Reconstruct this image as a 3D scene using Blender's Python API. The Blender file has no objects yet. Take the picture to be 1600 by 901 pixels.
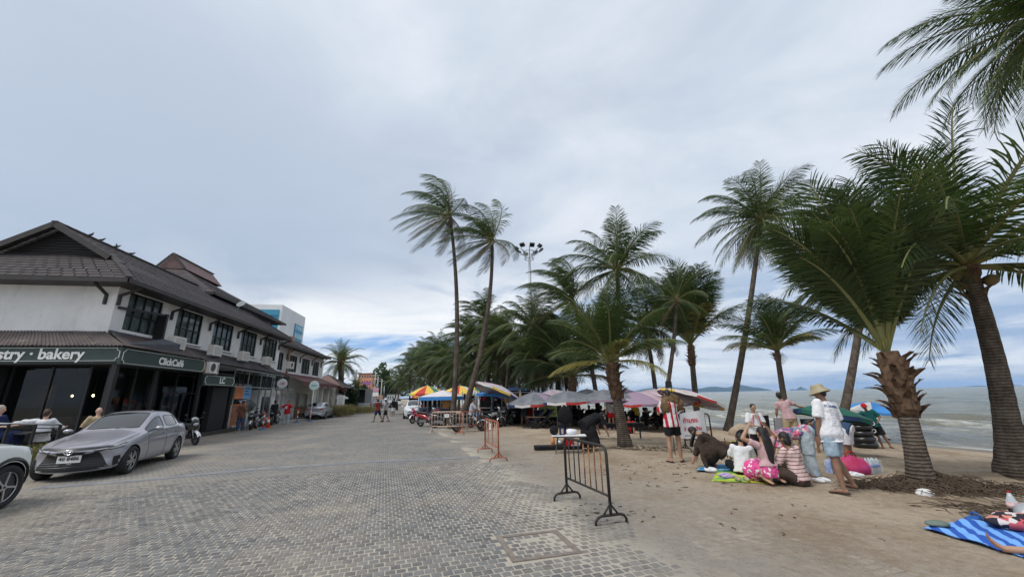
import bpy, bmesh, math, random
from math import sin, cos, pi, radians, sqrt, atan2, exp, tan, floor
from mathutils import Vector as V, Matrix, Euler, noise as NZ
from mathutils.bvhtree import BVHTree
R = random.Random(7)
S = bpy.context.scene
COL = S.collection
# ------------------------------------------------------------------ camera
F_PX, CXP, CYP, CAMH = 600.0, 800.0, 450.5, 1.65
PITCH, ROLL = radians(15.6), radians(1.16)
fw = V((0, cos(PITCH), sin(PITCH))); up0 = V((0, -sin(PITCH), cos(PITCH))); rt0 = V((1, 0, 0))
rt = rt0*cos(ROLL) - up0*sin(ROLL); up = up0*cos(ROLL) + rt0*sin(ROLL)
CAM = V((0, 0, CAMH))
cd = bpy.data.cameras.new('camera'); cam = bpy.data.objects.new('camera', cd); COL.objects.link(cam)
cd.sensor_width = 36; cd.lens = 36*F_PX/1600; cd.clip_start = .05; cd.clip_end = 60000
cam.matrix_world = Matrix(((rt.x, up.x, -fw.x, 0), (rt.y, up.y, -fw.y, 0), (rt.z, up.z, -fw.z, CAMH), (0, 0, 0, 1)))
S.camera = cam
S.view_settings.view_transform = 'Standard'; S.view_settings.look = 'None'
S.view_settings.exposure = 0.50; S.view_settings.gamma = 1.0
try: S.view_settings.use_curve_mapping = False
except Exception: pass
# ------------------------------------------------------------------ sky and sun
HAZE = 7e-5
SUN_EL, SUN_AZ = radians(56), radians(-122)      # azimuth from +y towards +x
w = bpy.data.worlds.new('World'); S.world = w; w.use_nodes = True
nt = w.node_tree; N = nt.nodes; Lk = nt.links; N.clear()
def nd(t, **k):
    n = N.new(t)
    for a, b in k.items():
        if a == 'i':
            for q, val in b.items(): n.inputs[q].default_value = val
        else: setattr(n, a, b)
    return n
def mth(op, a, b=None, c=None, clamp=False):
    n = N.new('ShaderNodeMath'); n.operation = op; n.use_clamp = clamp
    for k, x in enumerate((a, b, c)):
        if x is None: continue
        if isinstance(x, (int, float)): n.inputs[k].default_value = x
        else: Lk.new(x, n.inputs[k])
    return n.outputs[0]
def ramp(fac, pts):
    n = N.new('ShaderNodeValToRGB'); e = n.color_ramp.elements
    while len(e) < len(pts): e.new(.5)
    for k, (p_, c_) in enumerate(pts): e[k].position = p_; e[k].color = (c_[0], c_[1], c_[2], 1) if len(c_) > 1 else (c_[0],)*3 + (1,)
    Lk.new(fac, n.inputs[0]); return n.outputs[0]
def mixc(f, a, b, mode='MIX'):
    n = N.new('ShaderNodeMix'); n.data_type = 'RGBA'; n.blend_type = mode
    for k, x in ((0, f), (6, a), (7, b)):
        if isinstance(x, (int, float)): n.inputs[k].default_value = x
        elif isinstance(x, tuple): n.inputs[k].default_value = (*x, 1)
        else: Lk.new(x, n.inputs[k])
    return n.outputs[2]
def ray(x, y): return fw*F_PX + rt*(x-CXP) + up*(CYP-y)
def build_sky():
    sky = nd('ShaderNodeTexSky', sky_type='NISHITA', sun_disc=False, sun_elevation=SUN_EL, sun_rotation=SUN_AZ, dust_density=2.0, air_density=1.0)
    tc = nd('ShaderNodeTexCoord'); sep = nd('ShaderNodeSeparateXYZ'); Lk.new(tc.outputs['Generated'], sep.inputs[0])
    x, y, z = sep.outputs
    zz = mth('ADD', mth('MAXIMUM', z, 0.0), 0.10)
    cx = mth('DIVIDE', x, zz); cy = mth('DIVIDE', y, zz)
    cmb = nd('ShaderNodeCombineXYZ'); Lk.new(cx, cmb.inputs[0]); Lk.new(mth('MULTIPLY', cy, 1.15), cmb.inputs[1])
    def noise(scale, det, rough, off, dist=0.0, lac=2.0):
        m = nd('ShaderNodeMapping', i={'Location': off}); Lk.new(cmb.outputs[0], m.inputs[0])
        n = nd('ShaderNodeTexNoise', i={'Scale': scale, 'Detail': det, 'Roughness': rough, 'Distortion': dist}); Lk.new(m.outputs[0], n.inputs['Vector'])
        return n.outputs['Fac']
    big = noise(.42, 3, .5, (3.1, 1.7, 0), .3)
    med = noise(1.25, 7, .56, (7.3, 2.2, 4), .5)
    fine = noise(.62, 9, .6, (1.2, 9.4, 2), .9)
    # grey cloud sheet, light and heavy patches
    shade = mth('ADD', mth('MULTIPLY', big, .55), mth('MULTIPLY', med, .45))
    cloud = ramp(shade, [(.38, (.38, .45, .57)), (.46, (.50, .575, .68)), (.54, (.66, .71, .79)), (.62, (.82, .85, .89))])
    # towards the zenith the sheet is thinner and paler
    el = mth('MULTIPLY', z, 1.0, clamp=True)
    pale = ramp(el, [(0.0, (0,)), (.20, (.0,)), (.5, (.42,)), (1.0, (.6,))])
    wisp = noise(1.7, 9, .62, (4.4, 8.1, 1), .6); cloud = mixc(pale, cloud, ramp(mth('ADD', mth('MULTIPLY', wisp, .55), mth('MULTIPLY', big, .45)), [(.40, (.565, .63, .725)), (.50, (.68, .73, .80)), (.60, (.83, .86, .90))]))
    # low broken band: blue openings and bright streaks
    gap = mth('ADD', mth('MULTIPLY', fine, .7), mth('MULTIPLY', med, .3))
    lowm = ramp(z, [(0.0, (1,)), (.12, (1,)), (.24, (.55,)), (.34, (0,))])
    hole = ramp(gap, [(.50, (0,)), (.57, (1,))])
    bright = ramp(gap, [(.36, (0,)), (.47, (1,)), (.50, (1,)), (.55, (0,))])
    fsky = nd('ShaderNodeMix', data_type='RGBA', blend_type='MULTIPLY', i={0: 1.0, 7: (.085, .085, .085, 1)}); Lk.new(sky.outputs[0], fsky.inputs[6])
    skyc = mixc(.35, fsky.outputs[2], (.20, .40, .72))
    c1 = mixc(mth('MULTIPLY', bright, mth('MULTIPLY', lowm, .8)), cloud, (.86, .88, .89))
    c2 = mixc(mth('MULTIPLY', hole, mth('MULTIPLY', lowm, .9)), c1, skyc)
    # thin milky layer on the horizon
    hz = ramp(z, [(0.0, (.75,)), (.05, (.45,)), (.12, (.12,)), (.2, (0,))])
    c3 = mixc(hz, c2, (.74, .80, .85))
    below = ramp(z, [(0.0, (1,)), (.001, (0,))])
    def spot(px, py, w_, amt):
        d = ray(px, py).normalized(); n = nd('ShaderNodeVectorMath', operation='DOT_PRODUCT'); n.inputs[1].default_value = tuple(d); Lk.new(tc.outputs['Generated'], n.inputs[0])
        a = mth('MULTIPLY', mth('SUBTRACT', n.outputs['Value'], cos(radians(w_))), 1/(1-cos(radians(w_))), clamp=True); return mth('MULTIPLY', mth('MULTIPLY', a, mth('ADD', mth('MULTIPLY', mth('SUBTRACT', med, .5), 3.0), 1.0), clamp=True), amt)
    for px, py, w_, amt, colr in ((250, 320, 24, .95, (.36, .44, .56)), (-60, 240, 26, .6, (.44, .52, .64)), (560, 340, 18, .55, (.44, .52, .64)), (300, 120, 20, .35, (.50, .57, .67)), (1180, 470, 20, .5, (.46, .55, .68)), (1500, 500, 15, .90, (.28, .40, .60)), (1300, 520, 12, .55, (.32, .44, .64))):
        c3 = mixc(spot(px, py, w_, amt), c3, colr)
    def band(px, py, wx, wz, amt, colr, c3, thr=(.44, .56)):
        d = ray(px, py).normalized(); az0 = atan2(d.x, d.y); saz = mth('ARCTAN2', x, y); da = mth('DIVIDE', mth('SUBTRACT', saz, az0), radians(wx)); dz = mth('DIVIDE', mth('SUBTRACT', z, d.z), wz)
        g = mth('SUBTRACT', 1.0, mth('ADD', mth('MULTIPLY', da, da), mth('MULTIPLY', dz, dz)), clamp=True); k = ramp(fine, [(thr[0], (0,)), (thr[1], (1,))]); return mixc(mth('MULTIPLY', mth('MULTIPLY', g, k), amt), c3, colr)
    c3 = band(560, 505, 26, .085, 1.0, (.86, .885, .90), c3, (.30, .5)); c3 = band(610, 536, 16, .028, 1.0, (.22, .42, .74), c3, (.42, .56)); c3 = band(560, 560, 12, .02, .6, (.40, .58, .80), c3, (.35, .6))
    c3 = band(1350, 575, 34, .045, .9, (.80, .85, .88), c3, (.36, .56)); c3 = band(1530, 430, 14, .10, .5, (.62, .70, .79), c3)
    dim = mixc(1.0, c3, (.825, .822, .82), 'MULTIPLY'); c3 = dim
    bg = nd('ShaderNodeBackground', i={'Strength': 1.0}); Lk.new(c3, bg.inputs[0])
    out = nd('ShaderNodeOutputWorld'); Lk.new(bg.outputs[0], out.inputs[0])
build_sky()
sl = bpy.data.lights.new('sun', 'SUN'); sl.energy = 1.6; sl.angle = radians(24); sl.color = (1, .95, .88)
sun = bpy.data.objects.new('sun', sl); COL.objects.link(sun)
sd = V((sin(SUN_AZ)*cos(SUN_EL), cos(SUN_AZ)*cos(SUN_EL), sin(SUN_EL)))
sun.rotation_euler = sd.to_track_quat('Z', 'Y').to_euler()
# ------------------------------------------------------------------ pixel rays -> places (all built as true 3D points)
def G(x, y, z=0.0):
    d = ray(x, y); return CAM + d*((z-CAMH)/d.z)
def D(x, y, dep):
    d = ray(x, y); return CAM + d*(dep/d.y)
SH0 = V((19.6, 16.0)); SHN = V((-.953, -.304)); SHD = V((-.304, .953))
def inland(x, y): return (x-SH0.x)*SHN.x + (y-SH0.y)*SHN.y
PROF = [(-400, -60), (-60, -5), (-12, -1.5), (0, -.86), (3, -.70), (7, -.42), (10, -.27), (13, -.10), (16, 0), (17, .012), (18.2, .018), (19.4, .009), (22, -.0015), (900, -.0015)]
def terr(x, y):
    s = inland(x, y)
    for (a, za), (b, zb) in zip(PROF, PROF[1:]):
        if s <= b:
            z = za + (zb-za)*max(0, (s-a))/(b-a); break
    else: z = PROF[-1][1]
    if 1.5 < s < 18.0:
        k = min(1, (s-1.5)/2)*min(1, (18.0-s)/2.5)
        z += k*(.05*NZ.noise(V((x*.6, y*.6, 3))) + .022*NZ.noise(V((x*2.1, y*2.1, 7))))
        for (mx, my, mr, mh) in MOUNDS:
            d2 = ((x-mx)**2+(y-my)**2)/mr**2
            if d2 < 6: z += mh*exp(-d2*1.5)*(1+.5*NZ.noise(V((x*2.6, y*2.6, 1))))
    return z
MOUNDS = [(7.6, 7.7, .85, .16), (9.6, 8.2, 1.0, .14), (8.7, 7.6, 1.0, .07), (3.9, 13.6, .7, .09), (9.3, 19.0, 1.3, .25), (10.6, 17.6, .9, .22), (9.0, 10.6, 1.1, .12), (8.6, 13.2, 1.2, .2)]
def hit(x, y):
    z = 0.0
    for _ in range(12):
        q = G(x, y, z); z = .5*z+.5*terr(q.x, q.y) if _ > 2 else terr(q.x, q.y)
    q.z = terr(q.x, q.y); return q
# ------------------------------------------------------------------ materials
MATS = {}
def mat(name, c, rough=.7, metal=0.0, c2=None, sc=6.0, bump=0.0, bsc=None, spec=.5, emit=None, alpha=None, trans=None, coat=0.0, det=5.0, rng=(.35, .65)):
    if name in MATS: return MATS[name]
    global N, Lk
    m = bpy.data.materials.new(name); m.use_nodes = True; N = m.node_tree.nodes; Lk = m.node_tree.links
    b = N['Principled BSDF']; b.inputs['Base Color'].default_value = (*c, 1); b.inputs['Roughness'].default_value = rough; b.inputs['Metallic'].default_value = metal
    b.inputs['Specular IOR Level'].default_value = spec; b.inputs['Coat Weight'].default_value = coat
    tc = None
    if c2 or bump:
        tc = nd('ShaderNodeTexCoord'); nz = nd('ShaderNodeTexNoise', i={'Scale': sc, 'Detail': det, 'Roughness': .6}); Lk.new(tc.outputs['Object'], nz.inputs['Vector'])
    if c2:
        Lk.new(ramp(nz.outputs['Fac'], [(rng[0], c), (rng[1], c2)]), b.inputs['Base Color'])
        Lk.new(mth('MULTIPLY_ADD', nz.outputs['Fac'], .24, rough-.12, clamp=True), b.inputs['Roughness'])
    if bump:
        n2 = nd('ShaderNodeTexNoise', i={'Scale': bsc or sc*4, 'Detail': 4.0}); Lk.new(tc.outputs['Object'], n2.inputs['Vector'])
        bp = nd('ShaderNodeBump', i={'Strength': min(1, bump*1.0), 'Distance': .02}); Lk.new(n2.outputs['Fac'], bp.inputs['Height']); Lk.new(bp.outputs[0], b.inputs['Normal'])
    if emit: b.inputs['Emission Color'].default_value = (*emit[:3], 1); b.inputs['Emission Strength'].default_value = emit[3]
    if alpha is not None: b.inputs['Alpha'].default_value = alpha
    if trans: b.inputs['Transmission Weight'].default_value = trans
    MATS[name] = m; return m
def nodes_of(m):
    global N, Lk
    N = m.node_tree.nodes; Lk = m.node_tree.links; return N['Principled BSDF']
# ------------------------------------------------------------------ mesh builder
class MB:
    def __init__(s): s.v = []; s.f = []; s.m = []; s.mi = 0; s.sm = []; s.smooth = False
    def face(s, *idx): s.f.append(tuple(idx)); s.m.append(s.mi); s.sm.append(s.smooth)
    def add(s, pts): n = len(s.v); s.v.extend(tuple(p) for p in pts); return n
    def poly(s, pts): n = s.add(pts); s.face(*range(n, n+len(pts))); return s
    def box(s, c, d, rot=None, taper=1.0):
        hx, hy, hz = d[0]/2, d[1]/2, d[2]/2; P = []
        for z in (-1, 1):
            k = 1 if z < 0 else taper
            for x, y in ((-1, -1), (1, -1), (1, 1), (-1, 1)): P.append(V((x*hx*k, y*hy*k, z*hz)))
        if rot is not None:
            M = rot if isinstance(rot, Matrix) else Euler(rot).to_matrix(); P = [M @ p for p in P]
        n = s.add([p+V(c) for p in P])
        for a in ((0, 3, 2, 1), (4, 5, 6, 7), (0, 1, 5, 4), (1, 2, 6, 5), (2, 3, 7, 6), (3, 0, 4, 7)): s.face(*[n+i for i in a])
        return s
    def bar(s, a, b, w, h=None, upv=(0, 0, 1)):
        a = V(a); b = V(b); d = b-a; L = d.length; d = d.normalized(); x = d.cross(V(upv))
        if x.length < 1e-4: x = d.cross(V((1, 0, 0)))
        x.normalize(); z = x.cross(d); M = Matrix((x, d, z)).transposed()
        return s.box((a+b)/2, (w, L, h or w), M)
    def tube(s, pts, rad, n=8, caps=True, sx=1.0, close=False):
        pts = [V(p) for p in pts]; K = len(pts)
        if not isinstance(rad, (list, tuple)): rad = [rad]*K
        ref = None; base = []
        for i, p in enumerate(pts):
            t = (pts[min(i+1, K-1)]-pts[max(i-1, 0)]) if not close else (pts[(i+1) % K]-pts[i-1])
            t.normalize()
            if ref is None:
                ref = V((0, 0, 1)) if abs(t.z) < .9 else V((1, 0, 0))
            x = ref - t*ref.dot(t)
            if x.length < 1e-5: x = t.orthogonal()
            x.normalize(); y = t.cross(x); ref = x
            base.append(s.add([p+(x*cos(2*pi*k/n)*sx+y*sin(2*pi*k/n))*rad[i] for k in range(n)]))
        old = s.smooth; s.smooth = n > 5
        for i in range(K if close else K-1):
            a, b = base[i], base[(i+1) % K]
            for k in range(n): s.face(a+k, a+(k+1) % n, b+(k+1) % n, b+k)
        s.smooth = False
        if caps and not close:
            s.face(*[base[0]+k for k in reversed(range(n))]); s.face(*[base[-1]+k for k in range(n)])
        s.smooth = old; return s
    def cyl(s, a, b, r, r2=None, n=10): return s.tube([a, b], [r, r if r2 is None else r2], n)
    def ell(s, c, r, nu=12, nv=8, rot=None, zmin=-1.0, zmax=1.0):
        c = V(c); M = (rot if isinstance(rot, Matrix) else Euler(rot).to_matrix()) if rot is not None else None
        rows = []; old = s.smooth; s.smooth = True
        for j in range(nv+1):
            zz = zmin+(zmax-zmin)*(.5-.5*cos(pi*j/nv)) if zmin == -1 and zmax == 1 else zmin+(zmax-zmin)*j/nv
            q = sqrt(max(0, 1-zz*zz)); P = []
            for i in range(nu):
                p = V((r[0]*q*cos(2*pi*i/nu), r[1]*q*sin(2*pi*i/nu), r[2]*zz)); P.append((M @ p if M else p)+c)
            rows.append(s.add(P))
        for j in range(nv):
            for i in range(nu): s.face(rows[j]+i, rows[j]+(i+1) % nu, rows[j+1]+(i+1) % nu, rows[j+1]+i)
        if zmin > -1: s.smooth = False; s.face(*[rows[0]+k for k in reversed(range(nu))])
        if zmax < 1: s.smooth = False; s.face(*[rows[-1]+k for k in range(nu)])
        s.smooth = old; return s
    def grid(s, fn, nu, nv, wrap=False):
        rows = [s.add([fn(i/nu, j/nv) for i in range(nu if wrap else nu+1)]) for j in range(nv+1)]; W = nu if wrap else nu+1
        for j in range(nv):
            for i in range(nu): s.face(rows[j]+i, rows[j]+(i+1) % W if wrap else rows[j]+i+1, rows[j+1]+(i+1) % W if wrap else rows[j+1]+i+1, rows[j+1]+i)
        return s
    def prism(s, pts, d):
        d = V(d); n = len(pts); a = s.add(pts); b = s.add([V(p)+d for p in pts])
        s.face(*[a+k for k in reversed(range(n))]); s.face(*[b+k for k in range(n)])
        for k in range(n): s.face(a+k, a+(k+1) % n, b+(k+1) % n, b+k)
        return s
    def torus(s, c, axis, R_, r, n=20, m=8, sx=1.0):
        c = V(c); ax = V(axis).normalized(); x = ax.orthogonal().normalized(); y = ax.cross(x); rows = []; old = s.smooth; s.smooth = True
        for i in range(n):
            e = x*cos(2*pi*i/n)+y*sin(2*pi*i/n)
            rows.append(s.add([c+e*(R_+r*cos(2*pi*j/m))+ax*(r*sx*sin(2*pi*j/m)) for j in range(m)]))
        for i in range(n):
            a, b = rows[i], rows[(i+1) % n]
            for j in range(m): s.face(a+j, a+(j+1) % m, b+(j+1) % m, b+j)
        s.smooth = old; return s
    def mesh(s, name, mats):
        me = bpy.data.meshes.new(name); me.from_pydata(s.v, [], s.f)
        mats = mats if isinstance(mats, (list, tuple)) else [mats]
        for m in mats: me.materials.append(m)
        me.polygons.foreach_set('material_index', s.m); me.polygons.foreach_set('use_smooth', s.sm); me.update(); return me
    def build(s, name, mats, parent=None, loc=None, rot=None, fixn=False):
        me = s.mesh(name, mats)
        if fixn:
            bm = bmesh.new(); bm.from_mesh(me); bmesh.ops.recalc_face_normals(bm, faces=bm.faces); bm.to_mesh(me); bm.free()
        return ob(name, me, parent, loc, rot)
def ob(name, me, parent=None, loc=None, rot=None, scl=None, mt=None):
    o = bpy.data.objects.new(name, me); COL.objects.link(o)
    if parent is not None: o.parent = parent
    if loc is not None: o.location = loc
    if rot is not None: o.rotation_euler = rot
    if scl is not None: o.scale = scl if not isinstance(scl, (int, float)) else (scl,)*3
    if mt is not None:
        o.material_slots[0].link = 'OBJECT'; o.material_slots[0].material = mt
    return o
def tag(o, label=None, cat=None, group=None, kind=None):
    if label: o['label'] = label
    if cat: o['category'] = cat
    if group: o['group'] = group
    if kind: o['kind'] = kind
    return o
def thing(name, label, cat, loc=(0, 0, 0), rz=0.0, group=None):
    o = bpy.data.objects.new(name, None); COL.objects.link(o); o.location = loc; o.rotation_euler = (0, 0, rz); o.empty_display_size = .2
    return tag(o, label, cat, group)
def dup(o, loc=None, rz=None, label=None, group=None, parent=None, kids=None):
    kids = kids or KIDS(); c = o.copy(); COL.objects.link(c)
    if parent is not None: c.parent = parent; c.matrix_parent_inverse = o.matrix_parent_inverse.copy()
    for ch in kids.get(o, []): dup(ch, parent=c, kids=kids)
    if loc is not None: c.location = loc
    if rz is not None: c.rotation_euler = (0, 0, rz)
    if label: c['label'] = label
    if group: c['group'] = group
    return c
def KIDS():
    d = {}
    for o in COL.objects:
        if o.parent: d.setdefault(o.parent, []).append(o)
    return d
def text(name, s_, size, m, parent, M, ext=.006, off=0.0, align='CENTER', space=1.0, shear=0.0, lspace=1.0):
    c = bpy.data.curves.new(name, 'FONT'); c.body = s_; c.size = size; c.extrude = ext; c.offset = off; c.align_x = align; c.align_y = 'CENTER'
    c.space_character = space; c.shear = shear; c.space_line = lspace; c.resolution_u = 4
    o = bpy.data.objects.new(name, c); me = evalmesh(o)
    me.transform(M); me.materials.clear(); me.materials.append(m)
    return ob(name, me, parent)
def frame(o, x, y, z=None):
    x = V(x).normalized(); y = V(y).normalized(); z = V(z).normalized() if z else x.cross(y)
    return Matrix(((x.x, y.x, z.x, o[0]), (x.y, y.y, z.y, o[1]), (x.z, y.z, z.z, o[2]), (0, 0, 0, 1)))
TMPS = bpy.data.scenes.new('workbench')
def evalmesh(o, extra=()):
    for q in (o, *extra): TMPS.collection.objects.link(q)
    vl = TMPS.view_layers[0]; vl.update(); dg = vl.depsgraph; me = bpy.data.meshes.new_from_object(o.evaluated_get(dg), depsgraph=dg)
    for q in (o, *extra): TMPS.collection.objects.unlink(q)
    return me
# ================================================================== ground, road, sea, hills
def pos_nodes():
    g = nd('ShaderNodeNewGeometry'); return g.outputs['Position']
def dotp(p_, vec, const):
    n = nd('ShaderNodeVectorMath', operation='DOT_PRODUCT'); n.inputs[1].default_value = vec; Lk.new(p_, n.inputs[0]); return mth('ADD', n.outputs['Value'], const)
def nz_pos(p_, scale, det=5, rough=.6, stretch=None, dist=0.0):
    if stretch:
        m = nd('ShaderNodeMapping', i={'Rotation': (0, 0, stretch[0]), 'Scale': stretch[1]}); Lk.new(p_, m.inputs[0]); p_ = m.outputs[0]
    n = nd('ShaderNodeTexNoise', i={'Scale': scale, 'Detail': det, 'Roughness': rough, 'Distortion': dist}); Lk.new(p_, n.inputs['Vector']); return n.outputs['Fac']
SCONST = -(SH0.x*SHN.x+SH0.y*SHN.y)
SAND_A, SAND_B = (.29, .222, .155), (.47, .385, .29)
DUST = (.38, .315, .235)
def sand_material():
    m = mat('sand', SAND_A, rough=.95, spec=.15); b = nodes_of(m); P = pos_nodes(); s = dotp(P, (SHN.x, SHN.y, 0), SCONST)
    n1 = nz_pos(P, .7, 6); n2 = nz_pos(P, 9, 6, .7); n3 = nz_pos(P, 70, 3)
    c = ramp(mth('ADD', mth('MULTIPLY', n1, .6), mth('MULTIPLY', n2, .4)), [(.40, SAND_A), (.58, SAND_B)])
    speck = ramp(n3, [(.30, (.55,)), (.42, (1,))]); c = mixc(1.0, c, speck, 'MULTIPLY')
    # trampled sand over paving is greyer, wet sand near the water darker
    grey = ramp(mth('ADD', mth('MULTIPLY', s, 1/30), mth('MULTIPLY', mth('SUBTRACT', n1, .5), .16)), [(.57, (0,)), (.69, (1,))])
    bed = ramp(mth('MULTIPLY', s, .04), [(.815, (0,)), (.85, (1,))])
    c = mixc(mth('MULTIPLY', grey, .8), c, mixc(n2, (.20, .19, .172), (.36, .335, .295)))
    c = mixc(mth('MULTIPLY', bed, .85), c, (.54, .49, .41))
    damp = ramp(mth('ADD', s, mth('MULTIPLY', n1, 1.5)), [(0, (0,)), (1, (1,))])
    wet = mth('SUBTRACT', 1.0, mth('MULTIPLY', mth('SUBTRACT', mth('ADD', s, mth('MULTIPLY', n1, 1.0)), 1.6), .7, clamp=True), clamp=True)
    c = mixc(mth('MULTIPLY', wet, .75), c, (.125, .105, .082))
    Lk.new(c, b.inputs['Base Color']); Lk.new(mth('SUBTRACT', .95, mth('MULTIPLY', wet, .55)), b.inputs['Roughness'])
    v = nd('ShaderNodeTexVoronoi', i={'Scale': 3.2}); v.feature = 'SMOOTH_F1'; Lk.new(P, v.inputs['Vector'])
    h = mth('ADD', mth('ADD', mth('MULTIPLY', n2, .7), mth('MULTIPLY', n3, .25)), mth('MULTIPLY', v.outputs['Distance'], .5))
    bp = nd('ShaderNodeBump', i={'Strength': 1.0, 'Distance': .08}); Lk.new(h, bp.inputs['Height']); Lk.new(bp.outputs[0], b.inputs['Normal'])
    return m
def axis(a, b, d0, grow, dmax):
    o = [a]; d = d0
    while o[-1] < b-1e-4: o.append(min(b, o[-1]+d)); d = min(dmax, d*grow)
    return o
def st(s, t): return SH0.x+SHN.x*s+SHD.x*t, SH0.y+SHN.y*s+SHD.y*t
def grid_sheet(name, ss, ts, zf, m, mo=None):
    mb = MB(); mb.smooth = True; rows = []
    for t in ts: rows.append(mb.add([(*st(s, t), zf(s, t)) for s in ss]))
    for j in range(len(ts)-1):
        for i in range(len(ss)-1): mb.face(rows[j]+i, rows[j]+i+1, rows[j+1]+i+1, rows[j+1]+i)
    return mb.build(name, m)
SAND = sand_material()
ss = [-x for x in reversed(axis(0.12, 400, .4, 1.35, 80))]+axis(0, 19.8, .12, 1, .12)+axis(19.95, 900, .15, 1.12, 120)
ts = [-x for x in reversed(axis(22, 400, 1, 1.4, 100))]+[-20+.16*k for k in range(250)]+axis(20.2, 4000, .25, 1.09, 260)
def zsheet(s, t):
    x, y = st(s, t); z = terr(x, y)
    if 16.8 < s < 21: z += .016*NZ.noise(V((x*1.3, y*1.3, 11)))+.008*NZ.noise(V((x*5, y*5, 2)))+.006*NZ.noise(V((x*14, y*14, 5)))
    if 2 < s < 17.5: z += .030*NZ.noise(V((x*3.1, y*3.1, 21)))*min(1, (17.5-s)/2)+.022*NZ.noise(V((x*6.5, y*6.5, 31)))*min(1, (17.5-s)/2)
    return min(z, .03) if s > 18.6 else z
ground = grid_sheet('ground', ss, ts, zsheet, SAND); tag(ground, kind='structure')
# ---- paving material shared by the far road sheet; near setts use a twin without the joints
RA = radians(-18.0); RD = V((sin(RA), cos(RA), 0)); RX = V((cos(RA), -sin(RA), 0))
def sett_color(P, rnd):
    n1 = nz_pos(P, .55, 5); n2 = nz_pos(P, 14, 6, .7)
    base = mixc(rnd, (.062, .065, .070), (.165, .167, .166))
    base = mixc(mth('MULTIPLY', n2, .5), base, (.235, .23, .22))
    s = dotp(P, (SHN.x, SHN.y, 0), SCONST)
    left = mth('MULTIPLY', mth('SUBTRACT', s, 26.5), .15, clamp=True)
    right = mth('MULTIPLY', mth('SUBTRACT', 22.2, s), .34, clamp=True)
    dust = mth('ADD', mth('MULTIPLY', mth('SUBTRACT', n1, .46), 3.2), mth('ADD', left, right))
    dust = mth('MULTIPLY', mth('ADD', dust, mth('MULTIPLY', mth('SUBTRACT', n2, .5), 1.6)), .50, clamp=True)
    return base, dust, n1, n2
def road_far():
    m = mat('paving', (.2, .2, .2), rough=.85, spec=.3); b = nodes_of(m); P = pos_nodes()
    mp = nd('ShaderNodeMapping', i={'Rotation': (0, 0, -(pi/2-RA-pi/2)*0+(-RA)*-1)}); mp.inputs['Rotation'].default_value = (0, 0, RA); Lk.new(P, mp.inputs[0])
    br = nd('ShaderNodeTexBrick', i={'Scale': 1.0, 'Color1': (0, 0, 0, 1), 'Color2': (1, 1, 1, 1), 'Mortar': (.5, .5, .5, 1), 'Mortar Size': .009, 'Mortar Smooth': .2, 'Brick Width': .107, 'Row Height': .11, 'Bias': 0.0})
    Lk.new(mp.outputs[0], br.inputs['Vector']); base, dust, n1, n2 = sett_color(P, mth('MULTIPLY', 1.0, br.outputs['Color']))
    jf = br.outputs['Fac']
    c = mixc(dust, base, DUST); c = mixc(mth('MULTIPLY', jf, .55), c, (.42, .39, .335)); Lk.new(c, b.inputs['Base Color'])
    h = mth('ADD', mth('MULTIPLY', jf, -1.0), mth('MULTIPLY', n2, .6)); bp = nd('ShaderNodeBump', i={'Strength': .7, 'Distance': .012}); Lk.new(h, bp.inputs['Height']); Lk.new(bp.outputs[0], b.inputs['Normal'])
    return m
def sett_mat():
    m = mat('granite_sett', (.15, .15, .15), rough=.8, spec=.35); b = nodes_of(m); P = pos_nodes()
    vc = nd('ShaderNodeTexWhiteNoise'); vc.noise_dimensions = '3D'
    sn = nd('ShaderNodeAttribute', attribute_name='tone'); oi = nd('ShaderNodeObjectInfo')
    rnd = mth('FRACT', mth('ADD', sn.outputs['Fac'], mth('MULTIPLY', oi.outputs['Random'], 1.0)))
    base, dust, n1, n2 = sett_color(P, rnd)
    Lk.new(mixc(dust, base, DUST), b.inputs['Base Color']); bp = nd('ShaderNodeBump', i={'Strength': .6, 'Distance': .01}); Lk.new(n2, bp.inputs['Height']); Lk.new(bp.outputs[0], b.inputs['Normal'])
    return m
PAV, SETT = road_far(), sett_mat()
ROADN = 10.6                                     # along-road distance where single setts give way to the sheet
KERB = [(-12.6, -6), (-12.8, 8), (-14.2, 14.2), (-16.2, 22.0), (-17.2, 28.0), (-19.2, 45.0), (-23.2, 59), (-31.0, 84), (-40, 112), (-57, 170), (-98, 300)]
def kerb_x(y):
    for (x0, y0), (x1, y1) in zip(KERB, KERB[1:]):
        if y <= y1: return x0+(x1-x0)*(y-y0)/(y1-y0)
    return KERB[-1][0]
mb = MB(); NR = 46; ya = axis(-8, 300, .8, 1.08, 8)
# far sheet: everything beyond ROADN along the road; near bed is the sandy ground itself
def road_pt(f, y, z=.0035):
    xl = kerb_x(y); xr = (SH0.x+(17.6-(y-SH0.y)*SHN.y)/SHN.x)
    return V((xl+(xr-xl)*f, y, z))
rows = []
start = []
for i in range(NR+1):                              # first row follows the sett edge line (perpendicular to the road)
    f = i/NR; y = 10.0
    for _ in range(8): q = road_pt(f, y); y += (ROADN-(q.x*RD.x+q.y*RD.y))/RD.y*.9
    start.append(y)
for j, yy in enumerate([0]+axis(.5, 290, .8, 1.08, 8)): rows.append(mb.add([road_pt(i/NR, start[i]+yy) for i in range(NR+1)]))
for j in range(len(rows)-1):
    for i in range(NR): mb.face(rows[j]+i, rows[j]+i+1, rows[j+1]+i+1, rows[j+1]+i)
road = mb.build('road', PAV); tag(road, kind='structure')
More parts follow.
